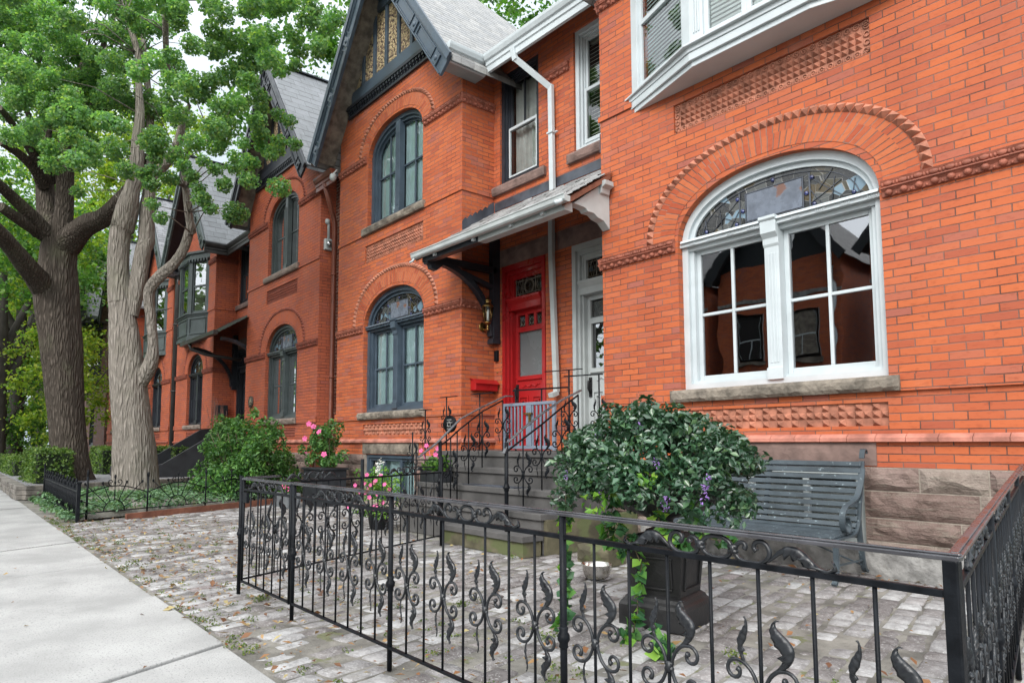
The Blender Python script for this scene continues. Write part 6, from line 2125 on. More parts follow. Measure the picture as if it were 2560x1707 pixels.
def flower(mb, c, r):
    """five open petals turned towards the street"""
    n = Vector((.62 + random.uniform(-.3, .3), -.75, .25 + random.uniform(-.2, .3))).normalized()
    a = n.cross(Vector((0, 0, 1))).normalized(); b = n.cross(a)
    C = Vector(c)
    for k in range(5):
        g_ = k * 2 * PI / 5 + c[0] * 7
        d, e = a * math.cos(g_) + b * math.sin(g_), b * math.cos(g_) - a * math.sin(g_)
        mb.face([C, C + d * r * .7 - e * r * .42 + n * r * .22, C + d * r + n * r * .12, C + d * r * .7 + e * r * .42 + n * r * .22])
for (x, y, z) in ((-12.42, 5.5, 1.24), (-12.05, 5.5, 1.46), (-11.8, 5.5, 1.36), (-11.62, 5.52, .95), (-12.25, 5.5, 1.52), (-12.5, 5.55, .98)): flower(fb, (x, y, z), .058)
fb.build('pink_flowers', M['petal_pink'], VP)
SB = MB(); SB.box(-12.35, -11.75, 4.9, 5.15, 0, .26)
tag(SB.build('small_planter', M['greybox'], None, .008), 'low grey planter of small flowers behind the front fence', 'planter')
VB = thing('bedding_flowers', 'small pink and cream flowers in the low grey planter', 'flowers', (-12.05, 5.02, .26))
leaves('foliage', [(-12.25 + .1 * k, 5.02, .29, .09) for k in range(5)], 260, .04, M['leaf_mid'], VB, .4, 43, .2)
leaves('blossoms', [(-12.25 + .1 * k, 4.98, .34, .07) for k in range(5)], 60, .03, M['petal_pink'], VB, .5, 44, .3)
PP = thing('petunia_pot', 'pot of bright pink petunias at the left foot of the steps', 'flowers', (-8.25, 4.75, 0))
mb = MB(); mb.lathe([(.13, 0), (.17, .24), (.19, .25), (.19, .28), (.16, .28), (.15, .24)], (-8.25, 4.75, 0), 20); mb.build('pot', M['slatebox'], PP)
bl = [(-8.25 + rng.normal(0, .2), 4.72 + rng.normal(0, .14), .34 + .42 * rng.random(), .1) for k in range(36)] + [(-8.25 + rng.normal(0, .22), 4.65, .22, .09) for k in range(12)]
leaves('foliage', bl, 1300, .045, M['leaf_ivy'], PP, .35, 45, .3, 1, .5)
fb = MB()
for k in range(22): flower(fb, (-8.22 + rng.normal(0, .2), 4.56 + rng.normal(0, .05), .25 + .5 * rng.random()), .031)
fb.build('pink_flowers', M['petal_pink'], PP)
leaves('white_spikes', [(-8.05 + rng.normal(0, .04), 4.62, .72 + .03 * k, .035) for k in range(8)], 90, .025, M['petal_white'], PP, .3, 46, .2)
TP = thing('trough_planter', 'black trough of greenery on the left end of the third step', 'planter', (-7.7, 5.33, .63))
mb = MB(); mb.box(-7.95, -7.5, 5.2, 5.42, .631, .78); mb.build('trough', M['slatebox'], TP, .006)
leaves('foliage', [(-7.9 + .08 * k, 5.3, .83 + .03 * (k % 3), .1) for k in range(6)], 420, .05, M['leaf_mid'], TP, .3, 47, .2)
fb = MB()
for (x, z) in ((-7.95, 1.05), (-7.82, 1.12), (-7.55, 1.08), (-7.6, 1.0)): flower(fb, (x, 5.22, z), .036); fb.tube([(x, 5.24, z), (x + .05, 5.3, .8)], .004, 4)
fb.build('pink_flowers', M['petal_pink'], TP)

SH = thing('leafy_shrub', 'broad mid-green shrub in front of the deep red brick house', 'shrub', (-13.75, 4.9, 0))
bl = []
for k in range(210):
    g_ = rng.uniform(0, 2 * PI); h = rng.random()
    r_ = (1.0 - .75 * max(0, h - .35) ** 1.1) * rng.random() ** .5
    bl.append((-13.95 + r_ * math.cos(g_) * 1.5, 4.9 + r_ * math.sin(g_) * .95, .2 + 1.42 * h, rng.uniform(.10, .19)))
for (x, z) in ((-13.2, 1.75), (-13.35, 1.72), (-14.3, 1.6), (-12.95, 1.5)): bl.append((x, 4.8, z, .10))
leaves('foliage', bl, 11500, .085, M['leaf_shrub'], SH, .5, 51, .45, 1, .5)
mb = MB()
for k in range(26):
    g_ = rng.uniform(0, 2 * PI); r_ = rng.uniform(.3, .95)
    mb.tube([(-13.75 + .12 * math.cos(g_), 4.9 + .12 * math.sin(g_), 0), (-13.75 + r_ * .6 * math.cos(g_), 4.9 + r_ * .5 * math.sin(g_), .7), (-13.75 + r_ * math.cos(g_), 4.9 + r_ * .8 * math.sin(g_), 1.35)], [.014, .01, .005], 5)
mb.build('branches', M['stem'], SH)
TW = thing('twiggy_plant', 'thin bare reddish stems beside the shadowed doorway', 'plant', (-18.6, 5.8, 0))
mb = MB()
for k in range(22):
    x = -19.2 + rng.uniform(0, 1.5)
    mb.tube([(x, 5.8, .3), (x + rng.normal(0, .08), 5.8, 1.2), (x + rng.normal(0, .2), 5.75, rng.uniform(1.9, 2.5))], [.012, .009, .005], 4)
mb.build('stems', plain('red_stem', (.16, .07, .05), .8, .3, 8), TW)
leaves('leaves', [(-19.2 + rng.uniform(0, 1.5), 5.8, rng.uniform(.8, 1.6), .2) for k in range(20)], 300, .06, M['leaf_shrub'], TW, .3, 52, .2)

# ------------------------------------------------------------------ garden strip on the left
mb = MB()
gx0, gy0 = -11.75, 1.72
nx, ny = 36, 30
v = []
for j in range(ny + 1):
    for i in range(nx + 1):
        y = gy0 + 4.5 * j / ny
        x = gx0 - (y - gy0) * .41 - 4.9 * i / nx
        e = min(1, min(i, nx - i, j) / 1.5)
        v.append((x, y, .02 + e * (.13 + .03 * math.sin(x * 2.1) * math.cos(y * 2.7))))
mb.add(v, [(j * (nx + 1) + i, j * (nx + 1) + i + 1, (j + 1) * (nx + 1) + i + 1, (j + 1) * (nx + 1) + i) for j in range(ny) for i in range(nx)], True)
tag(mb.build('garden_bed', M['soil']), kind='structure')
bl = []
for k in range(900):
    y = gy0 + 4.5 * rng.random(); x = gx0 + .12 - (y - gy0) * .41 - 5.0 * rng.random()
    bl.append((x, y, .16, .13))
for k in range(60): bl.append((gx0 - 4.6 * rng.random(), 1.6 + rng.normal(0, .06), .07, .1))
tag(leaves('ground_cover', bl, 15000, .06, M['leaf_cover'], None, .65, 53, .2, .5, .7), 'low grey-green ground cover filling the little fenced garden', 'ground cover', kind='stuff')

GF = thing('garden_fence', 'low thin iron fence with sunburst rays round the ground cover garden', 'fence', (-11.7, 1.66, 0))
P0, PA = Vector((-11.66, 1.67, 0)), Vector((-.39, .92, 0))
mb = MB(); mb.bar(P0, P0 + Vector((0, 0, .56)), .05, .05, (1, 0, 0)); mb.box(P0.x - .035, P0.x + .035, P0.y - .035, P0.y + .035, .56, .585); mb.build('corner_post', M['iron'], GF, .003)
def ray_panel(A, d, L, tall):
    mb = MB()
    def q(x, z): p = A + d * x; return (p.x, p.y, z)
    mb.tube([q(0, .12), q(L, .12)], .009, 6)
    top = [q(L * i / 16, tall - .13 * (1 - math.sin(PI * i / 16))) for i in range(17)]
    mb.tube(top, .009, 6)
    low = [q(L * .5 + .17 * math.cos(g), .12 + .17 * math.sin(g)) for g in [PI * i / 10 for i in range(11)]]
    mb.tube(low, .008, 5)
    for g in (.35, .75, 1.15, 1.57, 2.0, 2.4, 2.8):
        r1 = min(.72, (L / 2 - .05) / max(.2, abs(math.cos(g)))) * (1 if g != 1.57 else .7)
        z1 = min(.12 + r1 * math.sin(g), tall + .05)
        x1 = L * .5 + (z1 - .12) / math.tan(g) if abs(math.cos(g)) > .05 else L * .5
        x1 = min(max(x1, .05), L - .05)
        mb.tube([q(L * .5 + .17 * math.cos(g), .12 + .17 * math.sin(g)), q(x1, z1)], .007, 5)
        p = q(x1, z1); mb.ball(p, .016, .016, .026, 6, 5)
    for sx in (-1, 1):
        mb.tube([q(L * .5 + sx * (.07 + x), tall + .06 + z) for x, z in spiral(0, 0, .05, R(-90), R(300), .2, 14)], .007, 5)
    p = q(L * .5, tall + .14); mb.tube([q(L * .5, tall - .02), p], .008, 5); mb.ball(p, .016, .016, .035, 6, 5)
    mb.build('sunburst_panel', M['iron'], GF)
    mb = MB(); mb.tube([q(L, 0), q(L, tall + .12)], .013, 8); p = q(L, tall + .15); mb.ball(p, .022, .022, .045, 8, 6); mb.build('post', M['iron'], GF)
A = P0.copy()
for k in range(4):
    ray_panel(A, PA, 1.12, .5); A = A + PA * 1.12
A = P0.copy()
mb = MB()
for k in range(3):
    d = Vector((-1, .02, 0))
    for i in range(9):
        p = A + d * (.18 * i + .09)
        mb.tube([(p.x, p.y, .02), (p.x, p.y, .5 + .06 * (i % 2))], .012, 6)
        mb.ball((p.x, p.y, .52 + .06 * (i % 2)), .02, .02, .05, 6, 5)
        mb.tube([(p.x + .06 * math.cos(g), p.y, .3 + .12 * math.sin(g)) for g in [i2 * PI / 6 for i2 in range(13)]], .008, 5)
    mb.bar((A.x, A.y, .44), (A.x - 1.62, A.y + .03, .44), .02, .02); mb.bar((A.x, A.y, .1), (A.x - 1.62, A.y + .03, .1), .02, .02)
    A = A + d * 1.62
mb.build('front_panel', M['iron'], GF)
mb = MB()
for x, y in ((-11.78, 1.8), (-16.5, 1.75)): mb.tube([(x, y, 0), (x, y, .66)], .016, 8); mb.ball((x, y, .7), .02, .02, .06, 8, 6)
mb.build('post', M['iron'], GF)
ED = MB(); ED.bar((-11.6, 2.3, .03), (-13.1, 5.8, .05), .04, .12)
tag(ED.build('timber_edging', M['wood_brown']), 'reddish timber edging between the setts and the garden', 'edging')

# low stone planter with clipped hedges and the dark tree
PW = thing('stone_planter_wall', 'low stacked grey stone planter wall round the dark tree', 'wall', (-17.5, 1.6, 0))
mb = MB()
rd = random.Random(12)
def stone_run(mb, A, d, L, rows=3):
    d = Vector((*d, 0)).normalized(); n = Vector((d.y, -d.x, 0))
    for r in range(rows):
        s_ = 0
        while s_ < L:
            w = rd.uniform(.3, .7)
            e = min(L, s_ + w)
            c = A + d * ((s_ + e) / 2) + Vector((0, 0, .05 + r * .095)) + n * rd.uniform(-.015, .015)
            mb.obox(c, d * ((e - s_) / 2 - .004), n * .12, (0, 0, .045))
            s_ = e
stone_run(mb, Vector((-16.9, 1.42, 0)), (-1, 0), 9)
stone_run(mb, Vector((-16.9, 1.42, 0)), (-.39, .92), 4.9)
mb.build('stones', plain('stacked_grey_stone', (.19, .175, .155), .95, .55, 4, .012, 20), PW, .012)
mb = MB()
q = [(-17.0, 1.5), (-26.0, 1.5), (-27.6, 5.8), (-18.7, 5.8)]
mb.prism(q, 'z', 0.0, .29)
tag(mb.build('planter_soil', M['gravel']), kind='structure')
def hedge(name, label, x0, x1, y0, y1, z0, z1, n, seed, round_=.0):
    t = thing(name, label, 'hedge', ((x0 + x1) / 2, (y0 + y1) / 2, z0), None)
    g = np.random.default_rng(seed)
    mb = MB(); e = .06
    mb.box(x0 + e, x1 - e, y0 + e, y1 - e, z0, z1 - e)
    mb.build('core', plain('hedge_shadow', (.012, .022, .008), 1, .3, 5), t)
    A = np.array([(y1 - y0) * (z1 - z0), (y1 - y0) * (z1 - z0), (x1 - x0) * (z1 - z0), (x1 - x0) * (z1 - z0), (x1 - x0) * (y1 - y0) * 1.2])
    f = g.choice(5, n, p=A / A.sum())
    u, v = g.random(n), g.random(n)
    P = np.stack([x0 + (x1 - x0) * u, y0 + (y1 - y0) * v, z0 + (z1 - z0) * g.random(n)], 1)
    for k in range(n):
        if f[k] == 0: P[k, 0] = x0
        elif f[k] == 1: P[k, 0] = x1
        elif f[k] == 2: P[k, 1] = y0
        elif f[k] == 3: P[k, 1] = y1
        else: P[k, 2] = z1
    P += .035 * np.stack([np.sin(P[:, 1] * 5 + P[:, 2] * 7), np.sin(P[:, 0] * 5 + P[:, 2] * 6), np.sin(P[:, 0] * 4 + P[:, 1] * 5)], 1)
    P += g.normal(0, .025, (n, 3))
    B = np.concatenate([P, np.full((n, 1), .03)], 1)
    leaves('foliage', B, n, .055, M['leaf_hedge'], t, .35, seed, 0, 1, .75)
    return t
hedge('box_hedge', 'rounded clipped box hedge at the corner of the stone planter', -19.9, -17.35, 1.65, 2.35, .29, .98, 5200, 61)
hedge('box_hedge', 'clipped box hedge between the two street tree trunks', -23.6, -21.6, 3.6, 5.2, .29, 1.0, 5000, 62)
hedge('box_hedge', 'dark clipped hedge behind the pale tree by the black stoop', -22.5, -20.6, 5.2, 5.9, .1, 1.0, 2600, 63)
hedge('box_hedge', 'low clipped hedge far down the sidewalk beyond the planter', -29.0, -22.0, 1.6, 2.3, .1, .72, 5200, 64)

# black wooden stoop of the deep red pair
SK = thing('black_stoop', 'black painted wooden stoop with solid sloping sides', 'steps', (-19.5, 5.0, 0))
mb = MB()
for x in (-20.9, -18.9):
    mb = MB(); mb.prism([(3.7, 0), (3.7, .55), (4.5, .62), (6.0, 1.55), (6.4, 1.6), (6.4, 0)], 'x', x, x + .1); mb.build('side_board', M['slatebox'], SK, .006)
for k in range(5):
    mb = MB(); y = 4.0 + .45 * k; mb.box(-20.79, -18.91, y, y + .5, .0, .2 + .19 * k); mb.build('tread', M['lead_flash'], SK, .006)
mb = MB(); mb.tube([(-18.95, 4.1, .2), (-18.95, 4.1, 1.0), (-18.95, 4.4, 1.06)], .02, 8); mb.build('handrail', M['steel'], SK)
# ------------------------------------------------------------------ trees
DARK_STEMS=[[(-18.78,2.59,0.14,0.528),(-18.77,2.56,0.38,0.415),(-18.78,2.48,0.85,0.377),(-18.78,2.37,1.69,0.368),(-18.77,2.26,2.63,0.396),(-18.75,2.15,3.57,0.434),(-18.74,2.02,4.61,0.462),(-18.65,2.01,5.45,0.377),(-18.59,2.02,5.92,0.358)],
[(-18.75,1.81,6.08,0.366),(-18.87,1.75,6.61,0.213),(-18.95,1.68,7.42,0.195),(-19.02,1.65,8.24,0.157),(-19.07,1.66,8.87,0.118),(-19.18,1.59,9.51,0.099),(-19.36,1.44,10.16,0.08)],
[(-18.59,2.03,5.89,0.289),(-18.39,2.04,6.55,0.201),(-18.22,2.01,7.27,0.19),(-18.08,1.97,7.81,0.18),(-17.94,1.96,8.14,0.151),(-17.79,1.93,8.66,0.112),(-17.52,2.07,8.99,0.084),(-17.23,2.24,9.39,0.074),(-16.91,2.42,9.89,0.059),(-16.71,2.47,10.32,0.044)],
[(-18.52,2.12,5.8,0.327),(-17.93,2.42,6.18,0.247),(-17.37,2.72,6.3,0.205),(-16.84,2.95,6.59,0.175),(-16.35,3.13,6.9,0.145),(-15.89,3.24,7.41,0.107)],
[(-18.84,1.88,4.69,0.327),(-18.11,1.42,5.01,0.219),(-17.34,0.99,5.32,0.173),(-16.56,0.6,5.5,0.146)],
[(-18.69,1.91,5.85,0.212),(-18.33,1.5,6.22,0.159),(-17.99,1.09,6.49,0.135),(-17.59,0.77,6.63,0.119),(-17.18,0.46,6.71,0.101)],
[(-18.82,1.72,6.03,0.173),(-18.2,1.28,6.07,0.128),(-17.62,0.79,6.19,0.105)],
[(-18.74,1.65,7.23,0.173),(-18.3,1.38,7.45,0.112),(-17.91,1.03,7.57,0.09),(-17.53,0.72,7.57,0.073)],
[(-18.59,1.83,7.3,0.115),(-18.2,1.49,7.52,0.103),(-17.78,1.16,7.82,0.087),(-17.36,0.86,8.02,0.07),(-16.88,0.65,8.05,0.057)],
[(-18.55,1.87,7.38,0.096),(-18.32,1.55,7.89,0.085),(-18.01,1.36,8.19,0.07),(-17.73,1.12,8.58,0.051)],
[(-18.06,2.24,9.11,0.077),(-17.67,2.5,8.83,0.067),(-17.21,2.78,8.94,0.057),(-16.83,2.98,9.05,0.045)],
[(-18.05,2.23,9.26,0.087),(-18.23,2.23,9.94,0.078),(-18.38,2.29,10.52,0.063)]]
PALE_STEMS=[[(-16.02,3.3,0.08,0.515),(-16,3.29,0.38,0.439),(-15.97,3.25,0.88,0.413),(-15.95,3.18,1.55,0.371),(-15.94,3.07,2.48,0.346),(-15.92,2.99,3.23,0.304),(-15.91,2.91,3.91,0.253),(-15.92,2.86,4.2,0.228)],
[(-15.91,2.87,4.11,0.241),(-15.93,2.79,4.9,0.203),(-15.88,2.79,5.6,0.2),(-15.87,2.82,5.68,0.225),(-15.81,2.88,6.1,0.217),(-15.71,2.96,6.63,0.148),(-15.66,3,7.16,0.143),(-15.63,3,7.62,0.125),(-15.6,3.01,8.15,0.096),(-15.6,2.97,8.68,0.073),(-15.61,2.96,8.94,0.066),(-15.61,2.92,9.47,0.07),(-15.69,2.78,10.01,0.06),(-15.76,2.68,10.38,0.046)],
[(-15.8,3.05,3.83,0.155),(-15.75,3.15,4.57,0.173),(-15.71,3.22,5.29,0.16),(-15.76,3.28,5.46,0.172),(-15.79,3.27,6.11,0.15),(-15.81,3.3,6.67,0.124),(-15.84,3.32,7.23,0.1),(-15.89,3.31,7.8,0.09),(-15.96,3.27,8.37,0.083),(-16.04,3.21,9.14,0.072),(-16.13,3.14,9.72,0.073),(-16.2,3.1,10.32,0.055)],
[(-15.79,3.26,2.39,0.155),(-15.55,3.41,2.8,0.154),(-15.42,3.42,3.17,0.106),(-15.34,3.35,3.66,0.099),(-15.27,3.27,4.16,0.112),(-15.16,3.28,4.38,0.111),(-14.94,3.42,4.6,0.117),(-14.69,3.6,4.82,0.1),(-14.48,3.73,5.13,0.096),(-14.32,3.78,5.48,0.091),(-14.24,3.79,5.37,0.086),(-14.19,3.7,5.77,0.079),(-14.13,3.61,6.24,0.069),(-14.07,3.53,6.7,0.055)],
[(-15.33,3.24,6.76,0.103),(-15.03,3.39,6.91,0.102),(-14.76,3.5,7.14,0.102),(-14.53,3.56,7.39,0.092),(-14.34,3.56,7.7,0.06),(-14.11,3.62,7.97,0.04)],
[(-14.97,3.4,8.82,0.038),(-14.57,3.27,8.95,0.057),(-14.16,3.13,9.33,0.059),(-13.73,3.01,9.73,0.06),(-13.32,2.89,9.95,0.056)],
[(-15.01,3.56,7.2,0.052),(-14.63,3.72,7.22,0.044),(-14.25,3.87,7.27,0.037),(-13.87,4.02,7.25,0.026)]]
PALE_LEAVES=[(-17.01,0.67,10.17,0.23),(-15.39,0.86,9.48,0.27),(-15.08,1.25,9.48,0.27),(-11.79,1.27,7.66,0.22),(-14.4,2.07,9.61,0.22),(-14.12,2.46,9.37,0.2),(-16.14,2.67,10.56,0.25),(-15.86,2.98,10.81,0.32),(-13.6,3.09,9.47,0.28),(-13.5,3.2,9.53,0.24),(-10.74,2.54,7.85,0.16),(-12.02,3.35,8.87,0.22),(-10.79,3.19,8.03,0.24),(-11.12,3.81,8.59,0.24),(-12.46,4.15,9.33,0.2),(-11.38,4.31,8.94,0.26),(-10.95,4.4,8.79,0.18),(-10.41,4.48,8.26,0.23),(-10.42,4.56,8.53,0.18),(-10.81,5.19,8.77,0.18),(-15.55,0.74,8.93,0.21),(-17.36,1.19,10.31,0.22),(-15.05,1.34,9.13,0.29),(-16.24,1.71,9.6,0.31),(-13.51,1.41,8.51,0.23),(-16.46,2.32,10.14,0.25),(-15.65,2.42,9.79,0.28),(-15.26,2.89,9.91,0.27),(-14.98,3.23,9.9,0.3),(-13.52,3.21,9.25,0.22),(-11.36,3.23,8.04,0.2),(-11.52,3.57,8.05,0.25),(-10.39,3.65,7.63,0.19),(-11.71,3.96,8.31,0.27),(-11.99,4.42,8.73,0.25),(-11.44,4.68,8.57,0.21),(-11.69,5.39,9.2,0.29),(-14.29,0.54,7.84,0.25),(-13.89,0.99,8.13,0.24),(-16.43,1.53,9.24,0.24),(-16.89,1.83,9.83,0.32),(-15.9,2.19,9.23,0.31),(-13.09,2.03,7.82,0.24),(-15.63,2.53,9.18,0.31),(-16.04,2.88,9.88,0.23),(-12.42,2.84,7.94,0.18),(-11.03,2.3,7.01,0.18),(-15.22,3.9,9.86,0.27),(-11.32,3.23,7.67,0.21),(-12.15,3.6,8.28,0.26),(-11.91,4.24,8.29,0.23),(-11.84,4.08,8.01,0.27),(-10.57,3.93,7.43,0.24),(-11.8,4.91,8.53,0.22),(-10.36,4.69,7.88,0.15),(-17.73,0.88,9.2,0.25),(-14.13,0.77,7.64,0.27),(-15.47,0.91,8.41,0.25),(-17.35,1.36,9.09,0.26),(-16.4,1.62,8.84,0.26),(-15.16,1.32,8.2,0.21),(-16.83,2,9.13,0.24),(-16.65,2.24,9.08,0.32),(-13.04,2.15,7.45,0.21),(-11.2,2.11,6.85,0.2),(-13.68,3.18,8.12,0.27),(-15.52,3.6,9.35,0.33),(-10.74,2.7,6.66,0.17),(-12.3,3.06,7.46,0.23),(-11.87,3.25,7.33,0.23),(-11.51,3.34,7.28,0.19),(-11.68,3.63,7.52,0.25),(-11.09,3.76,7.21,0.21),(-11.76,3.84,7.76,0.24),(-11,4.24,7.48,0.12),(-15.55,0.89,7.78,0.28),(-17.01,0.92,8.43,0.31),(-15.47,0.98,7.92,0.21),(-17.29,1.51,8.61,0.28),(-13.56,1.52,7.21,0.24),(-11.89,1.33,6.32,0.17),(-16.49,2.49,8.67,0.32),(-15.71,2.51,8.57,0.32),(-16.19,2.87,8.64,0.26),(-15.93,3.18,8.71,0.27),(-10.92,2.52,6.46,0.18),(-11.96,3.11,7.16,0.23),(-11.92,3.28,7.16,0.18),(-11.12,3.3,6.65,0.18),(-11.13,3.57,6.78,0.21),(-12.39,4.4,7.67,0.23),(-17.86,0.83,8.39,0.29),(-15.43,1.12,7.25,0.23),(-11.99,1.23,6.15,0.22),(-17.3,1.54,8.22,0.26),(-11.82,1.44,6.17,0.23),(-11.56,1.76,6.07,0.2),(-11.44,1.93,5.99,0.17),(-16.02,3.13,8.23,0.21),(-15.79,3.39,8.44,0.32),(-15.47,3.81,8.25,0.32),(-13.67,3.27,7.5,0.26),(-10.84,3.17,6.13,0.22),(-12.49,3.85,6.97,0.26),(-11.32,4.01,6.68,0.19),(-14.26,0.75,6.53,0.24),(-16.89,1.18,7.63,0.31),(-16.62,1.55,7.34,0.25),(-11.92,1.35,5.86,0.16),(-13.61,1.56,6.52,0.23),(-13.43,1.82,6.28,0.23),(-13.16,2.16,6.3,0.26),(-13.27,2.7,6.6,0.19),(-12.81,2.74,6.5,0.27),(-13.05,3.42,6.75,0.25),(-12.84,3.77,6.72,0.25),(-12.96,3.88,6.95,0.25),(-11.58,4.16,6.59,0.18),(-12.23,4.7,6.67,0.18),(-16.63,1.59,7.01,0.27),(-11.9,1.43,5.48,0.21),(-14.76,2.05,6.62,0.22),(-14.34,2.59,6.4,0.23),(-12.9,2.77,6.24,0.16),(-13.46,3.24,6.57,0.24),(-12.83,4.14,6.37,0.18),(-11.73,4,6.1,0.17),(-16.33,2.03,6.43,0.16),(-13.2,3.1,6.01,0.18),(-12.13,3.73,5.71,0.16),(-11.87,4.09,5.82,0.21),(-11.71,4.58,5.76,0.24),(-12.4,3.43,5.48,0.18),(-12.83,4.18,5.5,0.27),(-12.83,4.16,5.38,0.14),(-11.86,3.95,7.22,0.15),(-11.68,4.2,7.1,0.15),(-11.49,4.45,6.99,0.15),(-11.38,4.61,6.87,0.15),(-11.91,3.99,6.48,0.15),(-11.72,4.24,6.44,0.15),(-11.52,4.48,6.52,0.15),(-11.35,4.69,6.48,0.15),(-12.62,3.17,6.09,0.15),(-12.54,3.3,5.9,0.15),(-12.48,3.4,5.71,0.15),(-12.42,3.5,5.47,0.15),(-12.36,3.6,5.32,0.15),(-12.37,3.46,6.17,0.15),(-12.26,3.62,6.02,0.15),(-12.18,3.76,5.78,0.15),(-13.07,2.63,5.94,0.15),(-13.01,2.73,5.78,0.15),(-13.01,2.78,5.4,0.15),(-12.93,2.91,5.16,0.15),(-12.03,3.88,6.25,0.15),(-11.84,4.13,6.13,0.15),(-11.63,4.37,6.29,0.15),(-11.39,4.47,7.8,0.15),(-11.23,4.64,7.88,0.15),(-10.97,4.93,8.11,0.15),(-10.85,5.03,8.57,0.15),(-12.87,2.77,6.71,0.15),(-12.9,2.79,6.33,0.15),(-12.96,2.76,6.02,0.15),(-13,2.75,5.75,0.15),(-16.48,0.75,10.96,0.34),(-10.9,3.46,10.19,0.34),(-11.24,2.89,9.82,0.34),(-10.75,3.01,8.59,0.34),(-17.88,0.13,10.97,0.34),(-11.39,2.06,8.91,0.34),(-11.84,2.15,9.56,0.34),(-12.59,0.58,8.62,0.34),(-17.97,-0.16,12.68,0.34),(-11.93,4.56,9.51,0.34),(-11.75,2.1,8.89,0.34),(-13.74,2.92,10.6,0.34),(-10.92,2.37,9.68,0.34),(-15.98,1.18,10.95,0.34),(-11.57,2.53,8.45,0.34),(-16.57,1.82,12.04,0.34),(-16.24,2.48,10.89,0.34),(-13.39,2.77,11.49,0.34),(-11.78,5.03,11.12,0.34),(-14.14,2.93,10.8,0.34),(-10.14,4.17,9.83,0.34),(-12.39,5.24,10.3,0.34),(-12.31,2.31,9.4,0.34),(-10.2,3.67,9.61,0.34),(-15.5,0.93,10,0.34),(-17.39,0.73,12.04,0.34),(-12.08,1.07,8.85,0.34),(-12.37,5.12,10.18,0.34),(-14.35,0.56,9.18,0.34),(-13.48,3.25,11.02,0.34),(-11.56,4.81,10.52,0.34),(-12.6,1.25,10.12,0.34),(-12.29,1.58,9.45,0.34),(-11.42,2.97,10.26,0.34),(-15.98,1.84,11.57,0.34),(-13,0.23,9.31,0.34),(-13.31,1.53,10.4,0.34),(-11.31,2.34,8.95,0.34),(-15.19,0.43,10.54,0.34),(-10.62,3.15,9.74,0.34)]
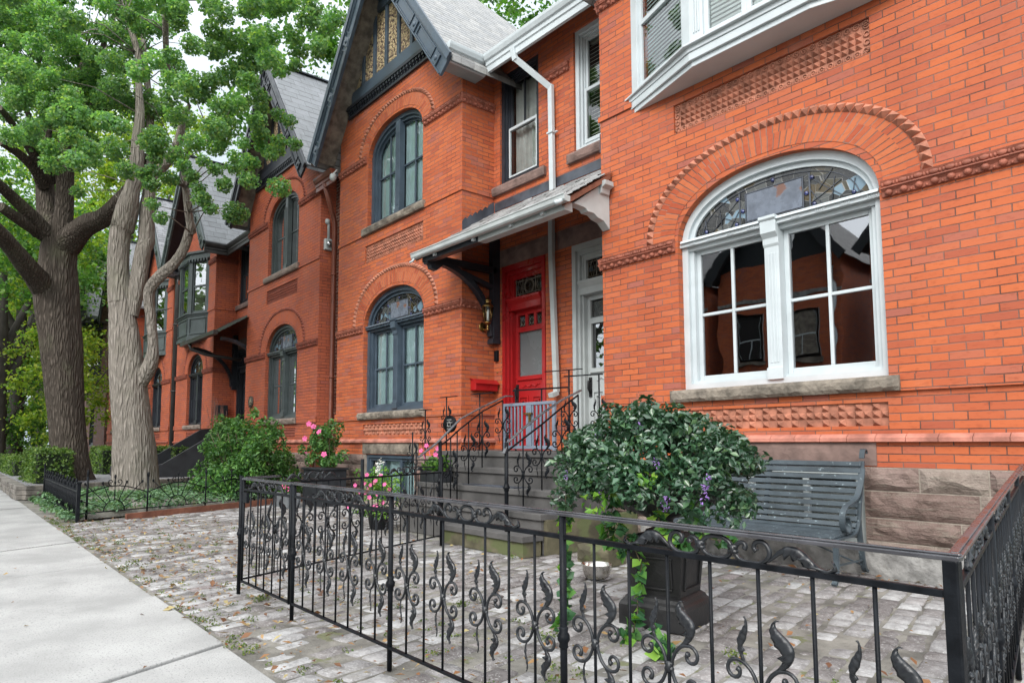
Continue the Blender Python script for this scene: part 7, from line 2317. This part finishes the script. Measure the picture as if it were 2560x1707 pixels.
DARK_LEAVES=[(-19.68,0.13,11.21,0.48),(-18.69,1.13,11.26,0.46),(-19.21,3.27,10.97,0.37),(-17.86,0.99,10.36,0.4),(-16.71,3.14,11.2,0.47),(-18.62,0.25,10.75,0.41),(-20.49,1.79,10.79,0.44),(-17.88,1.92,9.7,0.4),(-18.04,3.14,11.6,0.43),(-20.72,1.73,10.15,0.39),(-20.77,1.15,10.23,0.34),(-19.8,0.85,12.76,0.49),(-18.03,3.19,9.39,0.42),(-19.82,0.18,11.08,0.4),(-20.7,2.26,10.86,0.49),(-20.42,-0.14,10,0.42),(-18.87,2.37,9.85,0.47),(-19.68,1.45,10.7,0.33),(-19.95,-0.36,11.97,0.36),(-18.61,0.84,10.91,0.46),(-17.07,1.91,12.15,0.45),(-20.13,0.58,11.47,0.41),(-21.64,0.24,13.32,0.4),(-20.27,0.48,9.5,0.37),(-18.37,0.6,10.85,0.45),(-18.75,3.27,11.06,0.42),(-21.79,0.62,14.22,0.48),(-18.77,-0.05,9.37,0.44),(-20.06,-0.08,10.11,0.49),(-16.89,2.34,9.63,0.33),(-18.85,3.2,12.01,0.4),(-18.29,1.04,9.87,0.31),(-20.5,2.22,12.05,0.39),(-19.24,1.4,9.42,0.47),(-19.02,0.59,10.53,0.44),(-20.95,1.02,11.06,0.44),(-19.04,0.11,10.58,0.49),(-20.99,0.35,10.51,0.33),(-20.51,0.43,10.2,0.31),(-16.75,2.27,9.19,0.4),(-16.8,2,9.73,0.35),(-18.58,0.43,9.53,0.35),(-18.6,1.12,10.7,0.32),(-20.68,1.15,10.52,0.42),(-19.63,2.6,9.95,0.47),(-20.97,1.59,13.34,0.33),(-17.42,2.35,9.04,0.41),(-18.24,3.23,12.24,0.46),(-19.92,1.91,12.1,0.37),(-18.84,3.67,9.81,0.32),(-17.88,1.25,11.39,0.44),(-21.89,0.68,12.55,0.42),(-18.64,2.14,10.43,0.35),(-17.61,2.28,12.38,0.3),(-20.39,1.23,10.08,0.4),(-19.44,-0.25,11.79,0.41),(-20.03,0.43,10.36,0.38),(-20.24,0.89,12.79,0.45),(-19.28,1.9,10.29,0.45),(-17.57,2.72,10.82,0.45),(-17.17,3.19,12.72,0.44),(-18.56,1.18,9.64,0.39),(-20.36,1.11,13.75,0.33),(-18.09,1.06,11.5,0.45),(-17.38,3.13,10.9,0.41),(-17.5,2.48,12.08,0.48),(-18.61,2.07,12.64,0.44),(-19.99,1.94,10.08,0.42),(-19.9,0.48,10.11,0.35),(-22.19,0.4,10.8,0.32),(-19.31,3.45,10.01,0.35),(-20.6,1.54,10,0.31),(-21.38,0.97,11.95,0.48),(-21.03,1.51,10.45,0.35),(-20.19,0.62,12.07,0.34),(-17.16,2.73,10.5,0.32),(-18.89,1.52,10.71,0.45),(-17.65,3.28,11.47,0.43),(-19.79,2,9.86,0.4),(-21.88,0.43,10.62,0.44),(-20.98,-0.02,10.75,0.45),(-21.04,1.73,13.68,0.44),(-18.23,1.64,9.69,0.39),(-20.16,1.63,13.72,0.39),(-17.73,1.66,9.27,0.35),(-18.52,0.91,12.36,0.48),(-17.79,2.76,11.93,0.33),(-18.08,2.23,12.13,0.36),(-21.06,0.82,13.52,0.39),(-20.68,0.49,11.68,0.42),(-18.57,0.01,8.63,0.36),(-18.31,0.88,9.62,0.42),(-21.45,-0.13,12.29,0.45),(-18.79,-0,10.43,0.48),(-19.46,2.27,11.7,0.34),(-19.84,2.62,12.83,0.46),(-18.19,2.88,9.41,0.46),(-17.37,2.23,9.38,0.33),(-17.46,2.3,9.09,0.38),(-20.71,1.83,13,0.46),(-18.89,1.88,11.95,0.35),(-20.73,0.88,12.09,0.47),(-22.49,0.02,13.02,0.33),(-21.72,-0.01,12.85,0.43),(-19.63,2.04,11.56,0.36),(-21.25,-0.12,9.78,0.47),(-21.74,0.31,13.11,0.31),(-17.19,2.76,11.5,0.39),(-17.67,2.27,12.37,0.36),(-19.2,0.63,10.29,0.4),(-18.13,1.58,10.99,0.3),(-18.07,1.47,12.4,0.42),(-19.78,2.64,10.79,0.39),(-18.57,2.16,11.28,0.39),(-17.52,2.84,9.97,0.31),(-18.72,0.47,10,0.42),(-17.71,3.42,10.85,0.31),(-20.41,0.21,11.69,0.47),(-19.99,0,12.23,0.44),(-17.48,1.71,10.17,0.47),(-19.24,2.3,8.74,0.26),(-19.9,2.47,9.01,0.26),(-20.48,1.97,9.97,0.26),(-19.64,2.2,8.48,0.26),(-17.85,1.39,8.77,0.26),(-17.15,2.07,8.53,0.26),(-19.47,2.65,8.93,0.26),(-18.16,2.52,8.23,0.26),(-18.38,2.69,8.36,0.26),(-17.44,2.45,7.81,0.26),(-19.81,1.9,9.19,0.26),(-18.06,1.93,8.22,0.26),(-17.82,2.26,7.89,0.26),(-18.62,2.43,9.21,0.26),(-17.21,2.31,8.49,0.26),(-18.12,1.7,8.79,0.26),(-18.48,2.63,8.88,0.26),(-20.38,2.28,9.83,0.26),(-19.22,1.36,8.58,0.26),(-16.92,2.16,8.1,0.26),(-19.82,2.27,9.62,0.26),(-18.16,1.44,7.79,0.26),(-17.86,1.48,7.75,0.26),(-16.9,2.17,8.37,0.26),(-19.65,2.6,9.77,0.26),(-19.32,2.04,9.19,0.26)]

def trunk_mesh(t, stems, m, seg=14, lump=.10, seed=1, name='limb'):
    rd = random.Random(seed)
    for si, st in enumerate(stems):
        P = [Vector(p[:3]) for p in st]; Rr = [p[3] for p in st]
        # resample smoothly
        pts, rad = [], []
        n = len(P)
        for i in range(n - 1):
            a, b, c, d = P[max(i - 1, 0)], P[i], P[i + 1], P[min(i + 2, n - 1)]
            k = max(2, int((c - b).length / .16))
            for j in range(k):
                u = j / k
                pts.append(.5 * (2 * b + (c - a) * u + (2 * a - 5 * b + 4 * c - d) * u * u + (3 * b - a - 3 * c + d) * u ** 3))
                rad.append(Rr[i] + (Rr[i + 1] - Rr[i]) * (3 * u * u - 2 * u ** 3))
        pts.append(P[-1]); rad.append(Rr[-1])
        mb = MB()
        sg = seg if max(Rr) > .1 else 8
        if max(Rr) > .25: sg = 28
        verts = []
        prev = None
        ph = [rd.uniform(0, 6) for _ in range(6)]
        for i, p in enumerate(pts):
            tn = (pts[min(i + 1, len(pts) - 1)] - pts[max(i - 1, 0)]).normalized()
            a = (prev if prev is not None else Vector((0, 1, .1)))
            a = (a - tn * a.dot(tn)).normalized(); prev = a
            b = tn.cross(a)
            for k in range(sg):
                g = 2 * PI * k / sg
                l = 1 + lump * (.5 * math.sin(3 * g + ph[0] + i * .15) + .35 * math.sin(5 * g + ph[1] - i * .11) + .4 * math.sin(2 * g + ph[2] + i * .07)) * .6
                l += .03 * math.sin(9 * g + ph[3] + .5 * math.sin(i * .4)) + .02 * math.sin(14 * g + ph[4] + i * .2)
                verts.append(p + (a * math.cos(g) + b * math.sin(g)) * rad[i] * l)
        mb.add(verts, [(i * sg + k, i * sg + (k + 1) % sg, (i + 1) * sg + (k + 1) % sg, (i + 1) * sg + k) for i in range(len(pts) - 1) for k in range(sg)], True)
        mb.add([verts[k] for k in range(len(verts) - sg, len(verts))], [tuple(range(sg))])
        mb.build('trunk' if si == 0 else name, m, t)
def twigs(t, stems, blobs, m, seed, rmax=.016, skip=1):
    nodes = [Vector(p[:3]) for s_ in stems for p in s_[len(s_) // 3:]]
    mb = MB()
    rd = random.Random(seed)
    for b in blobs[::skip]:
        c = Vector(b[:3])
        q = min(nodes, key=lambda n: (n - c).length + (1.0 if n.z > c.z + .5 else 0))
        if (q - c).length > 1.9: continue
        mid = (q + c) / 2 + Vector((rd.uniform(-.2, .2), rd.uniform(-.2, .2), rd.uniform(0, .35)))
        mb.tube([q, mid, c, c + (c - mid).normalized() * b[3] * .8], [rmax, rmax * .6, rmax * .35, rmax * .15], 4)
    mb.build('twigs', m, t)
TD = thing('street_tree', 'dark furrowed tree trunk with spreading limbs standing in the stone planter', 'tree', (-18.78, 2.5, .3))
trunk_mesh(TD, DARK_STEMS, M['bark_dark'], seed=2)
twigs(TD, DARK_STEMS, DARK_LEAVES, M['bark_dark'], 5)
leaves('crown', DARK_LEAVES, 24000, .1, M['leaf_dark'], TD, .45, 71, .25, .75, .8, True)
TPL = thing('ginkgo_tree', 'pale barked tree with split trunk and drooping fan-leaved branches', 'tree', (-15.87, 3.28, 0))
trunk_mesh(TPL, PALE_STEMS, M['bark_pale'], seed=3)
twigs(TPL, PALE_STEMS, PALE_LEAVES, M['bark_pale'], 6)
leaves('crown', PALE_LEAVES, 92000, .056, M['leaf_ginkgo'], TPL, .5, 72, .15, .8, .95)

def far_tree(name, label, base, h, r, crown, leafm, n, size, seed, barkm='bark_far', lean=(0, 0), trunk=True, nb=60, low=.25, tr=.3):
    t = thing(name, label, 'tree', base, 'trees in the background')
    g = np.random.default_rng(seed)
    bx, by, bz = base
    if trunk:
        top = (bx + lean[0], by + lean[1], bz + h * .62)
        stems = [[(bx, by, bz - .2, tr * 1.3), (bx, by, bz + .5, tr), (bx + lean[0] * .4, by + lean[1] * .4, bz + h * .32, tr * .8), (*top, tr * .35)]]
        for k in range(5):
            a = g.uniform(0, 2 * PI); z = bz + h * g.uniform(.22, .42)
            stems.append([(bx + lean[0] * .3, by + lean[1] * .3, z, tr * .5), (bx + .25 * r * math.cos(a), by + .25 * r * math.sin(a), z + h * .16, tr * .36), (bx + .6 * r * math.cos(a), by + .6 * r * math.sin(a), z + h * .35, tr * .15)])
        trunk_mesh(t, stems, M[barkm], 8, seed=seed, name='limb')
    bl = []
    for k in range(nb):
        d = g.normal(size=3); d /= np.linalg.norm(d); q = g.random() ** .4
        bl.append((bx + lean[0] + crown * d[0] * q, by + lean[1] + crown * d[1] * q, bz + h * (low + (1 - low) / 2) + h * (1 - low) / 2 * d[2] * q, crown * g.uniform(.14, .26)))
    leaves('crown', bl, n, size, M[leafm], t, .4, seed, .2, .8, .8, True)
    return t
far_tree('maple_tree', 'bright yellow-green tree behind the dark trunk at far left', (-40, 2.9, -.1), 14, 5, 5.2, 'leaf_yellow', 14000, .2, 81, low=.18, tr=.42)
far_tree('maple_tree', 'sunlit tree crown filling the gap between the two street trees', (-54, 9.5, -.1), 27, 6, 7.5, 'leaf_yellow', 12000, .26, 82, low=.58, tr=.4)
far_tree('maple_tree', 'bare lower trunk at the left edge under green leaves', (-33, 1.75, -.1), 13, 4, 4.5, 'leaf_mid', 9000, .16, 83, low=.42, tr=.36)
far_tree('maple_tree', 'forked grey trunk left of the dark tree down the street', (-37.5, 2.75, -.1), 15, 5, 4.2, 'leaf_yellow', 7000, .18, 84, low=.4, tr=.34)
far_tree('garden_tree', 'light green small tree low behind the dark trunk', (-31.0, 3.8, -.1), 6.0, 2.4, 2.3, 'leaf_yellow', 6500, .12, 85, low=.22, tr=.09)
far_tree('garden_tree', 'small leafy tree over the far hedge at the left edge', (-35.0, 2.2, -.1), 5.0, 2.4, 2.4, 'leaf_mid', 6000, .12, 86, low=.1, tr=.09)
far_tree('shade_tree', 'big green tree rising behind the roofs of the deep red pair', (-31, 17, 0), 27, 8, 7.5, 'leaf_mid', 20000, .26, 87, low=.35, tr=.5)
far_tree('shade_tree', 'pale green tree top behind the pale shingled roof', (-21, 20, 0), 24, 6, 5.5, 'leaf_mid', 12000, .22, 88, low=.4, tr=.4)
far_tree('shade_tree', 'tall green tree far down the street beyond the brown house', (-62, 6, 0), 20, 8, 8, 'leaf_yellow', 12000, .36, 89, low=.15, tr=.5)
# across the street: seen only in the window glass
for i, (x, y, s_) in enumerate(((-31, -11, 90), (-45, -10.5, 91), (-58, -10, 92), (-24.5, -10.6, 95))):
    far_tree('street_tree', ('leafy tree across the street mirrored in the upper panes', 'broad tree across the street, second from the far end', 'last leafy tree across the street', 'nearest tree across the street')[i], (x, y, 0), 14, 5, 4.6, 'leaf_mid', 2600, .34, s_, low=.25)
for i, (x, lab) in enumerate(((-20.9, 'brick house across the street with dark gable, left'), (-14.6, 'brick house across the street with dark gable, middle'), (-7.9, 'brick house across the street with dark gable, right'))):
    t = thing('brick_house', lab, 'house', (x, -14, 0), 'houses across the street')
    mb = MB(); w = 2.9 if i != 1 else 2.7
    mb.box(x - w, x + w, -19, -14, 0, 8.8)
    mb.build('brick_wall', M['brick'], t)
    mb = MB()
    for s_ in (-1, 1):
        mb.face([(x + s_ * (w + .3), -13.5, 8.5), (x + s_ * (w + .3), -19, 8.5), (x, -19, 12.2), (x, -13.5, 12.2)])
        mb.bar((x + s_ * (w + .3), -13.45, 8.4), (x, -13.45, 12.1), .1, .4, (s_, 0, 1))
    mb.prism([(x - w, 8.8), (x + w, 8.8), (x, 11.9)], 'y', -14.2, -14)
    mb.build('roof', M['slatebox'], t)
    mb = MB()
    for z in (.9, 4.0, 7.2): mb.box(x - w, x + w, -14.0, -13.94, z, z + .16)
    mb.build('stone_band', M['limestone'], t)
    mb = MB(); mb.tube([(x + w - .25, -13.9, .1), (x + w - .25, -13.9, 8.2)], .06, 8); mb.build('downpipe', M['white_paint'], t)
    for z0, z1 in ((1.4, 3.5), (4.6, 6.7)):
        for dx in (-1.2, 1.2):
            mb = MB(); rring(mb, x + dx - .6, x + dx + .6, z0, z1, .12, -14.0, -13.93)
            wdw = mb.build('window', M['grey_paint'], t)
            mb = MB(); mb.box(x + dx - .48, x + dx + .48, -13.99, -13.97, z0 + .12, z1 - .12); mb.build('pane', M['greystone'] if dx > 0 else M['interior'], wdw)
            mb = MB(); mb.box(x + dx - .48, x + dx + .48, -13.969, -13.95, (z0 + z1) / 2 - .03, (z0 + z1) / 2 + .03); mb.box(x + dx - .02, x + dx + .02, -13.969, -13.955, z0 + .12, (z0 + z1) / 2 - .03); mb.build('sash_bar', M['white_paint'], wdw)
            mb = MB(); mb.box(x + dx - .7, x + dx + .7, -14.0, -13.9, z0 - .15, z0 - .002); mb.build('sill', M['greystone'], wdw)
WI = MB()
WI.tube([(-46, 4.8, 6.4), (-34, 5.0, 6.0), (-25.2, 6.15, 5.85)], .012, 5)
tag(WI.build('overhead_wire', M['iron']), 'thin black service wire running past the pale tree to the dark bay', 'wire')
